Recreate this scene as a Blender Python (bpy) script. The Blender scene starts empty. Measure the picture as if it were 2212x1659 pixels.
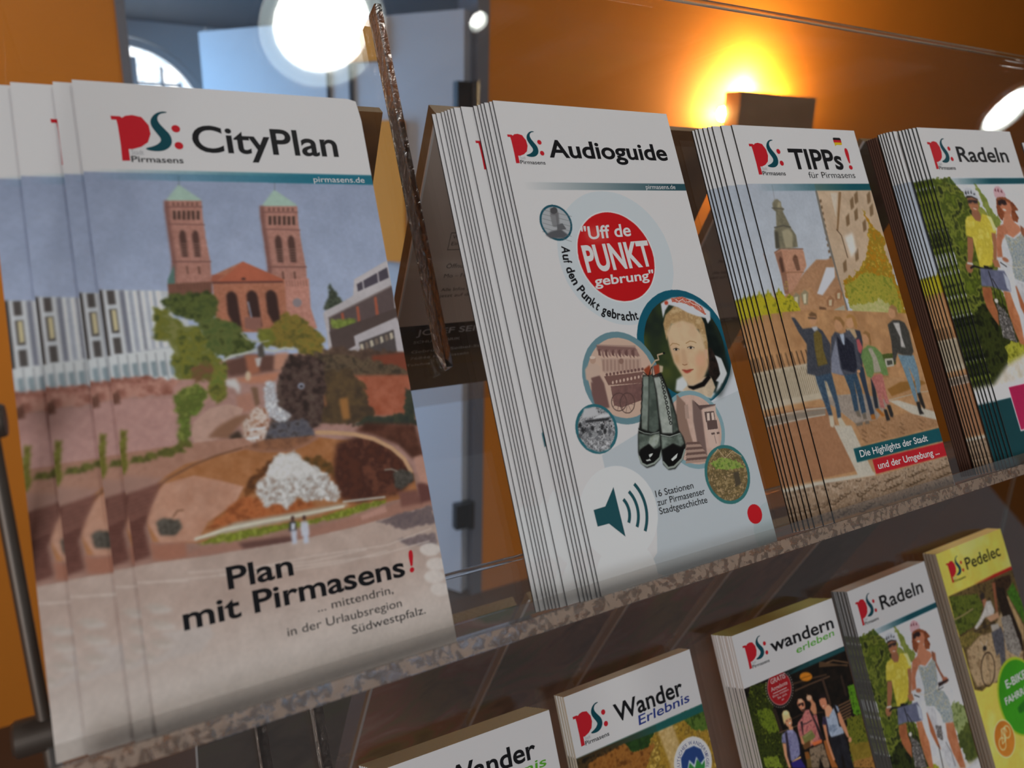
import bpy, bmesh, math, random
import numpy as np
from mathutils import Vector, Matrix

# ------------------------------------------------------------ camera, world, light, exposure
SC = bpy.context.scene
COL = SC.collection
MM = 0.001
TILT = math.radians(27.175)
SIN, COS = math.sin(TILT), math.cos(TILT)
V = Vector((0, SIN, COS))            # up along the front panel
N = Vector((0, -COS, SIN))           # out of the front panel, towards the visitor
X = Vector((1, 0, 0))
DROP = 324.7                         # the lower tier hangs this far under the upper one (mm)
FLOOR_Z, CEIL_Z, WALL_Y = -1400, 1060, 2000

cam_data = bpy.data.cameras.new('camera')
cam = bpy.data.objects.new('camera', cam_data)
COL.objects.link(cam)
SC.camera = cam
yaw, pitch, roll = math.radians(29.844), math.radians(16.363), math.radians(-1.455)
fw = Vector((math.sin(yaw) * math.cos(pitch), math.cos(yaw) * math.cos(pitch), -math.sin(pitch)))
r0 = Vector((math.cos(yaw), -math.sin(yaw), 0))
d0 = fw.cross(r0)
rt = math.cos(roll) * r0 + math.sin(roll) * d0
dn = -math.sin(roll) * r0 + math.cos(roll) * d0
cam.matrix_world = Matrix(((rt.x, -dn.x, -fw.x, -31.687 * MM), (rt.y, -dn.y, -fw.y, -200.956 * MM),
                           (rt.z, -dn.z, -fw.z, 160.433 * MM), (0, 0, 0, 1)))
cam_data.sensor_width = 36
cam_data.lens = 1589.9 / 2212 * 36
cam_data.clip_start = 0.01
cam_data.dof.use_dof = True
cam_data.dof.focus_distance = 0.36
cam_data.dof.aperture_fstop = 10.0

world = bpy.data.worlds.new('world')
SC.world = world
world.use_nodes = True
world.node_tree.nodes['Background'].inputs['Color'].default_value = (0.86, 0.93, 1.0, 1)
world.node_tree.nodes['Background'].inputs['Strength'].default_value = 0.24
SC.view_settings.view_transform = 'Standard'
SC.view_settings.look = 'None'
SC.view_settings.exposure = 0.0
SC.view_settings.gamma = 1.0
SC.cycles.max_bounces = 16
SC.cycles.transparent_max_bounces = 32
SC.cycles.transmission_bounces = 12
SC.cycles.caustics_reflective = False
SC.cycles.caustics_refractive = False


def area(name, loc, target, size, power, color):
    d = bpy.data.lights.new(name, 'AREA')
    d.shape = 'RECTANGLE'
    d.size, d.size_y = size
    d.energy = power
    d.color = color
    o = bpy.data.objects.new(name, d)
    COL.objects.link(o)
    o.location = Vector(loc) * MM
    o.rotation_euler = (Vector(target) - Vector(loc)).to_track_quat('-Z', 'Y').to_euler()
    return o


area('front_left_fill', (-2100, -2900, 850), (150, 0, 0), (1.8, 1.3), 66, (0.98, 0.985, 1.0))  # added fill from front left standing in for daylight; no window built there
area('fill_behind_the_rack', (900, 1150, 1040), (300, 120, -100), (0.5, 0.5), 24, (1.0, 0.95, 0.88))  # unseen fill added to brighten the page tops of the lower stacks
area('fill_by_the_wall', (-650, 1250, 1040), (-350, 2000, 0), (0.3, 0.3), 7, (1.0, 0.93, 0.82))  # unseen fill added to lighten the left part of the orange wall
area('next_room_daylight', (-600, 3300, -100), (800, 2900, -500), (1.2, 1.6), 40, (0.30, 0.60, 1.0))
area('next_room_fill', (-200, 3200, 840), (-200, 3300, -1000), (1.2, 1.2), 4, (0.66, 0.82, 1.0))  # fill added to lighten the far wall and window frame, not a lamp


# ------------------------------------------------------------ materials
def lin(h, k=1.0):
    c = [int(h[i:i + 2], 16) / 255 for i in (0, 2, 4)]
    return tuple(min(0.86, (v / 12.92 if v <= 0.04045 else ((v + 0.055) / 1.055) ** 2.4) / k) for v in c)


MATS = {}


def mat(name, color=(0.8, 0.8, 0.8), rough=0.5, spec=0.5, metal=0.0, emit=None, estr=0.0, bump=None, vary=None):
    if name in MATS:
        return MATS[name]
    m = bpy.data.materials.new(name)
    m.use_nodes = True
    nt = m.node_tree
    b = nt.nodes['Principled BSDF']
    b.inputs['Base Color'].default_value = (*color, 1)
    b.inputs['Roughness'].default_value = rough
    b.inputs['Specular IOR Level'].default_value = spec
    b.inputs['Metallic'].default_value = metal
    if emit:
        b.inputs['Emission Color'].default_value = (*emit, 1)
        b.inputs['Emission Strength'].default_value = estr
    if vary:      # (scale, amount): a little uneven colour
        tc = nt.nodes.new('ShaderNodeTexCoord'); nz = nt.nodes.new('ShaderNodeTexNoise')
        nz.inputs['Scale'].default_value = vary[0]; nz.inputs['Detail'].default_value = 4
        mx = nt.nodes.new('ShaderNodeMix'); mx.data_type = 'RGBA'
        mx.inputs[6].default_value = (*[c * (1 - vary[1]) for c in color], 1)
        mx.inputs[7].default_value = (*[min(1, c * (1 + vary[1])) for c in color], 1)
        nt.links.new(tc.outputs['Object'], nz.inputs['Vector'])
        nt.links.new(nz.outputs['Fac'], mx.inputs[0]); nt.links.new(mx.outputs[2], b.inputs['Base Color'])
    if bump:      # (scale, strength, distance)
        tc = nt.nodes.new('ShaderNodeTexCoord'); nz = nt.nodes.new('ShaderNodeTexNoise')
        nz.inputs['Scale'].default_value = bump[0]; nz.inputs['Detail'].default_value = 5
        bp = nt.nodes.new('ShaderNodeBump'); bp.inputs['Strength'].default_value = bump[1]; bp.inputs['Distance'].default_value = bump[2]
        nt.links.new(tc.outputs['Object'], nz.inputs['Vector'])
        nt.links.new(nz.outputs['Fac'], bp.inputs['Height']); nt.links.new(bp.outputs['Normal'], b.inputs['Normal'])
    MATS[name] = m
    return m


def mat_attr(name, rough, spec):
    m = bpy.data.materials.new(name); m.use_nodes = True
    nt = m.node_tree; b = nt.nodes['Principled BSDF']
    at = nt.nodes.new('ShaderNodeAttribute'); at.attribute_name = 'Col'
    nt.links.new(at.outputs['Color'], b.inputs['Base Color'])
    b.inputs['Roughness'].default_value = rough; b.inputs['Specular IOR Level'].default_value = spec
    return m


def mat_acrylic(name, tint, rough=0.0, dust=0.0):
    """Thin clear sheet: Fresnel mirror over a straight-through transparency."""
    m = bpy.data.materials.new(name); m.use_nodes = True
    nt = m.node_tree; nt.nodes.clear()
    out = nt.nodes.new('ShaderNodeOutputMaterial'); mx = nt.nodes.new('ShaderNodeMixShader')
    fr = nt.nodes.new('ShaderNodeFresnel')
    ge = nt.nodes.new('ShaderNodeNewGeometry'); mr = nt.nodes.new('ShaderNodeMapRange')   # a thin sheet mirrors alike from both faces
    mr.inputs['To Min'].default_value = 1.49; mr.inputs['To Max'].default_value = 1 / 1.49
    nt.links.new(ge.outputs['Backfacing'], mr.inputs['Value']); nt.links.new(mr.outputs['Result'], fr.inputs['IOR'])
    tr = nt.nodes.new('ShaderNodeBsdfTransparent'); tr.inputs['Color'].default_value = (*tint, 1)
    gl = nt.nodes.new('ShaderNodeBsdfGlossy'); gl.inputs['Roughness'].default_value = rough
    nt.links.new(fr.outputs['Fac'], mx.inputs['Fac']); nt.links.new(tr.outputs[0], mx.inputs[1]); nt.links.new(gl.outputs[0], mx.inputs[2])
    last = mx
    if dust:
        df = nt.nodes.new('ShaderNodeBsdfDiffuse'); df.inputs['Color'].default_value = (0.7, 0.7, 0.7, 1)
        m2 = nt.nodes.new('ShaderNodeMixShader'); m2.inputs['Fac'].default_value = dust
        nt.links.new(mx.outputs[0], m2.inputs[1]); nt.links.new(df.outputs[0], m2.inputs[2]); last = m2
    nt.links.new(last.outputs[0], out.inputs['Surface'])
    return m


def mat_cut_edge(name, tint, scale, strength, r0, r1, dull=0.0, dull_color=(.4, .34, .29)):
    """Sawn or flame-cut acrylic edge: refracting, frosted in patches, a little dull."""
    m = bpy.data.materials.new(name); m.use_nodes = True
    nt = m.node_tree; b = nt.nodes['Principled BSDF']; out = nt.nodes['Material Output']
    b.inputs['Base Color'].default_value = (*tint, 1)
    b.inputs['Transmission Weight'].default_value = 1.0
    b.inputs['IOR'].default_value = 1.49
    tc = nt.nodes.new('ShaderNodeTexCoord'); nz = nt.nodes.new('ShaderNodeTexNoise')
    nz.inputs['Scale'].default_value = scale; nz.inputs['Detail'].default_value = 2.5; nz.inputs['Distortion'].default_value = 0.6
    mr = nt.nodes.new('ShaderNodeMapRange'); mr.inputs['From Min'].default_value = .42; mr.inputs['From Max'].default_value = .56
    mr.inputs['To Min'].default_value = r0; mr.inputs['To Max'].default_value = r1
    bp = nt.nodes.new('ShaderNodeBump'); bp.inputs['Strength'].default_value = strength; bp.inputs['Distance'].default_value = 0.001
    nt.links.new(tc.outputs['Object'], nz.inputs['Vector']); nt.links.new(nz.outputs['Fac'], mr.inputs['Value'])
    nt.links.new(mr.outputs['Result'], b.inputs['Roughness'])
    nt.links.new(nz.outputs['Fac'], bp.inputs['Height']); nt.links.new(bp.outputs['Normal'], b.inputs['Normal'])
    if dull:
        df = nt.nodes.new('ShaderNodeBsdfPrincipled'); df.inputs['Base Color'].default_value = (*dull_color, 1); df.inputs['Roughness'].default_value = .4
        rp = nt.nodes.new('ShaderNodeMapRange'); rp.inputs['From Min'].default_value = .44; rp.inputs['From Max'].default_value = .56
        rp.inputs['To Min'].default_value = dull * .25; rp.inputs['To Max'].default_value = dull
        mx = nt.nodes.new('ShaderNodeMixShader')
        nt.links.new(nz.outputs['Fac'], rp.inputs['Value']); nt.links.new(rp.outputs['Result'], mx.inputs['Fac'])
        nt.links.new(b.outputs[0], mx.inputs[1]); nt.links.new(df.outputs[0], mx.inputs[2]); nt.links.new(mx.outputs[0], out.inputs['Surface'])
    return m


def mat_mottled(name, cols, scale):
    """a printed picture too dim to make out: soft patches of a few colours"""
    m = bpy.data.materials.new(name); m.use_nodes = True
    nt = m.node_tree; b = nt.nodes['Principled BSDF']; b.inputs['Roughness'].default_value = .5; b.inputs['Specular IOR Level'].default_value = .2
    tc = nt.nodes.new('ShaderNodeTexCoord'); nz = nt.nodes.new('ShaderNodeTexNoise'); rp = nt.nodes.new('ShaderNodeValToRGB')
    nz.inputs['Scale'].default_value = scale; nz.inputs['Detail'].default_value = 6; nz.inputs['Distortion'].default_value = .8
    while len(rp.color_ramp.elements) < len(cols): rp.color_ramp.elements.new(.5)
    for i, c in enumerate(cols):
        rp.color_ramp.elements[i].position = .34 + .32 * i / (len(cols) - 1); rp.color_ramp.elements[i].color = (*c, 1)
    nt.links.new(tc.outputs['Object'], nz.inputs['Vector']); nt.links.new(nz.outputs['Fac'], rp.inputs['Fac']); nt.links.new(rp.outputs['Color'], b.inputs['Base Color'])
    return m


PRINT = mat_attr('printed_cover', 0.45, 0.16)
PAPER = mat('white_paper', (0.80, 0.80, 0.80), 0.5, 0.16)
ACRYLIC = mat_acrylic('clear_acrylic', (0.975, 0.972, 0.968))
ACRYLIC_OLD = mat_acrylic('scratched_acrylic', (0.90, 0.885, 0.87), 0.03, 0.02)
EDGE = mat_cut_edge('sawn_acrylic_edge', (0.98, 0.97, 0.96), 320, 0.25, 0.05, 0.45, 0.5, (.52, .38, .28))
SOLID = bpy.data.materials.new('solid_acrylic'); SOLID.use_nodes = True
_b = SOLID.node_tree.nodes['Principled BSDF']
_b.inputs['Base Color'].default_value = (0.93, 0.92, 0.91, 1); _b.inputs['Transmission Weight'].default_value = 1
_b.inputs['IOR'].default_value = 1.49; _b.inputs['Roughness'].default_value = 0.02
FIN = mat_cut_edge('chipped_acrylic_fin', (0.30, 0.25, 0.21), 300, 0.5, 0.03, 0.2)
ORANGE = mat('orange_plaster', (0.66, 0.235, 0.028), 0.7, 0.2, bump=(120, 0.25, 0.003), vary=(6, 0.06))
CEILING = mat('ceiling_paint', (0.36, 0.36, 0.36), 0.7, 0.2)
FLOORM = mat('dark_brown_floor', (0.075, 0.042, 0.028), 0.5, 0.3, vary=(3, 0.3))
JAMB = mat('grey_door_frame', (0.17, 0.19, 0.24), 0.4, 0.4)
COOLWHITE = mat('white_door_paint', (0.62, 0.66, 0.72), 0.35, 0.4)
ROOMWHITE = mat('white_plaster', (0.66, 0.68, 0.70), 0.7, 0.2)
GREYCEIL = mat('grey_ceiling_paint', (0.20, 0.21, 0.23), 0.7, 0.2)
BLACKMETAL = mat('black_metal', (0.012, 0.012, 0.014), 0.35, 0.5)
BRONZE = mat('dark_bronze_metal', (0.10, 0.08, 0.065), 0.42, 0.5, metal=0.5)
INK = {
    'black': mat('black_ink', (0.012, 0.012, 0.014), 0.4, 0.14),
    'red': mat('red_ink', (0.62, 0.018, 0.03), 0.4, 0.14),
    'teal': mat('teal_ink', (0.006, 0.075, 0.10), 0.4, 0.14),
    'grey': mat('grey_ink', (0.45, 0.46, 0.48), 0.4, 0.14),
    'white': mat('white_ink', (0.82, 0.82, 0.82), 0.4, 0.14),
    'blue': mat('blue_ink', (0.03, 0.055, 0.27), 0.4, 0.14),
    'green': mat('green_ink', (0.12, 0.46, 0.03), 0.4, 0.14),
    'gold': mat('gold_ink', (0.80, 0.55, 0.02), 0.4, 0.14),
    'pale': mat('pale_ink', (0.72, 0.50, 0.48), 0.4, 0.14),
    'dim': mat('dim_ink', (0.025, 0.022, 0.02), 0.4, 0.14),
    'cool': mat('dark_teal_ink', (0.02, 0.10, 0.12), 0.4, 0.14),
}


# ------------------------------------------------------------ mesh helpers (millimetres in, metres out)
def mesh_obj(name, verts, faces, m, parent=None, smooth=False, mats=None, fmat=None):
    me = bpy.data.meshes.new(name)
    me.from_pydata([tuple(c * MM for c in v) for v in verts], [], faces)
    for mm_ in (mats or [m]):
        me.materials.append(mm_)
    if fmat:
        me.polygons.foreach_set('material_index', fmat)
    if smooth:
        me.polygons.foreach_set('use_smooth', [True] * len(me.polygons))
    me.update()
    o = bpy.data.objects.new(name, me)
    COL.objects.link(o)
    if parent:
        o.parent = parent
    return o


BOXF = [(0, 3, 2, 1), (4, 5, 6, 7), (0, 1, 5, 4), (1, 2, 6, 5), (2, 3, 7, 6), (3, 0, 4, 7)]


def hexa(p8):
    return [Vector(p) for p in p8], BOXF


def box(x0, x1, y0, y1, z0, z1):
    return [(x0, y0, z0), (x1, y0, z0), (x1, y1, z0), (x0, y1, z0), (x0, y0, z1), (x1, y0, z1), (x1, y1, z1), (x0, y1, z1)], list(BOXF)


def merge(*vf):
    vs, fs = [], []
    for v, f in vf:
        b = len(vs); vs += list(v); fs += [tuple(i + b for i in q) for q in f]
    return vs, fs


def tube(p0, p1, r, n=24, r1=None, caps=True):
    p0, p1 = Vector(p0), Vector(p1)
    d = (p1 - p0).normalized()
    a = d.orthogonal().normalized(); b = d.cross(a)
    vs, fs = [], []
    for p, rr in ((p0, r), (p1, r if r1 is None else r1)):
        for i in range(n):
            t = 2 * math.pi * i / n
            vs.append(p + a * rr * math.cos(t) + b * rr * math.sin(t))
    for i in range(n):
        j = (i + 1) % n
        fs.append((i, j, n + j, n + i))
    if caps:
        fs.append(tuple(range(n))[::-1]); fs.append(tuple(range(n, 2 * n)))
    return vs, fs


def lathe(c, axis, prof, n=40):
    """prof: list of (radius, height along axis)."""
    c, axis = Vector(c), Vector(axis).normalized()
    a = axis.orthogonal().normalized(); b = axis.cross(a)
    vs, fs = [], []
    for r, h in prof:
        for i in range(n):
            t = 2 * math.pi * i / n
            vs.append(c + axis * h + (a * math.cos(t) + b * math.sin(t)) * r)
    for k in range(len(prof) - 1):
        for i in range(n):
            j = (i + 1) % n
            fs.append((k * n + i, k * n + j, (k + 1) * n + j, (k + 1) * n + i))
    return vs, fs


def tag(o, label=None, cat=None, group=None, kind=None):
    if label: o['label'] = label
    if cat: o['category'] = cat
    if group: o['group'] = group
    if kind: o['kind'] = kind
    return o


def empty(name, loc_mm):
    o = bpy.data.objects.new(name, None)
    o.empty_display_size = 0.02
    o.matrix_world = Matrix.Translation(Vector(loc_mm) * MM)
    COL.objects.link(o)
    return o


def structure(name, vf, m, parent=None):
    o = mesh_obj(name, vf[0], vf[1], m, parent)
    if parent is None:
        o['kind'] = 'structure'
    return o


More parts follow.
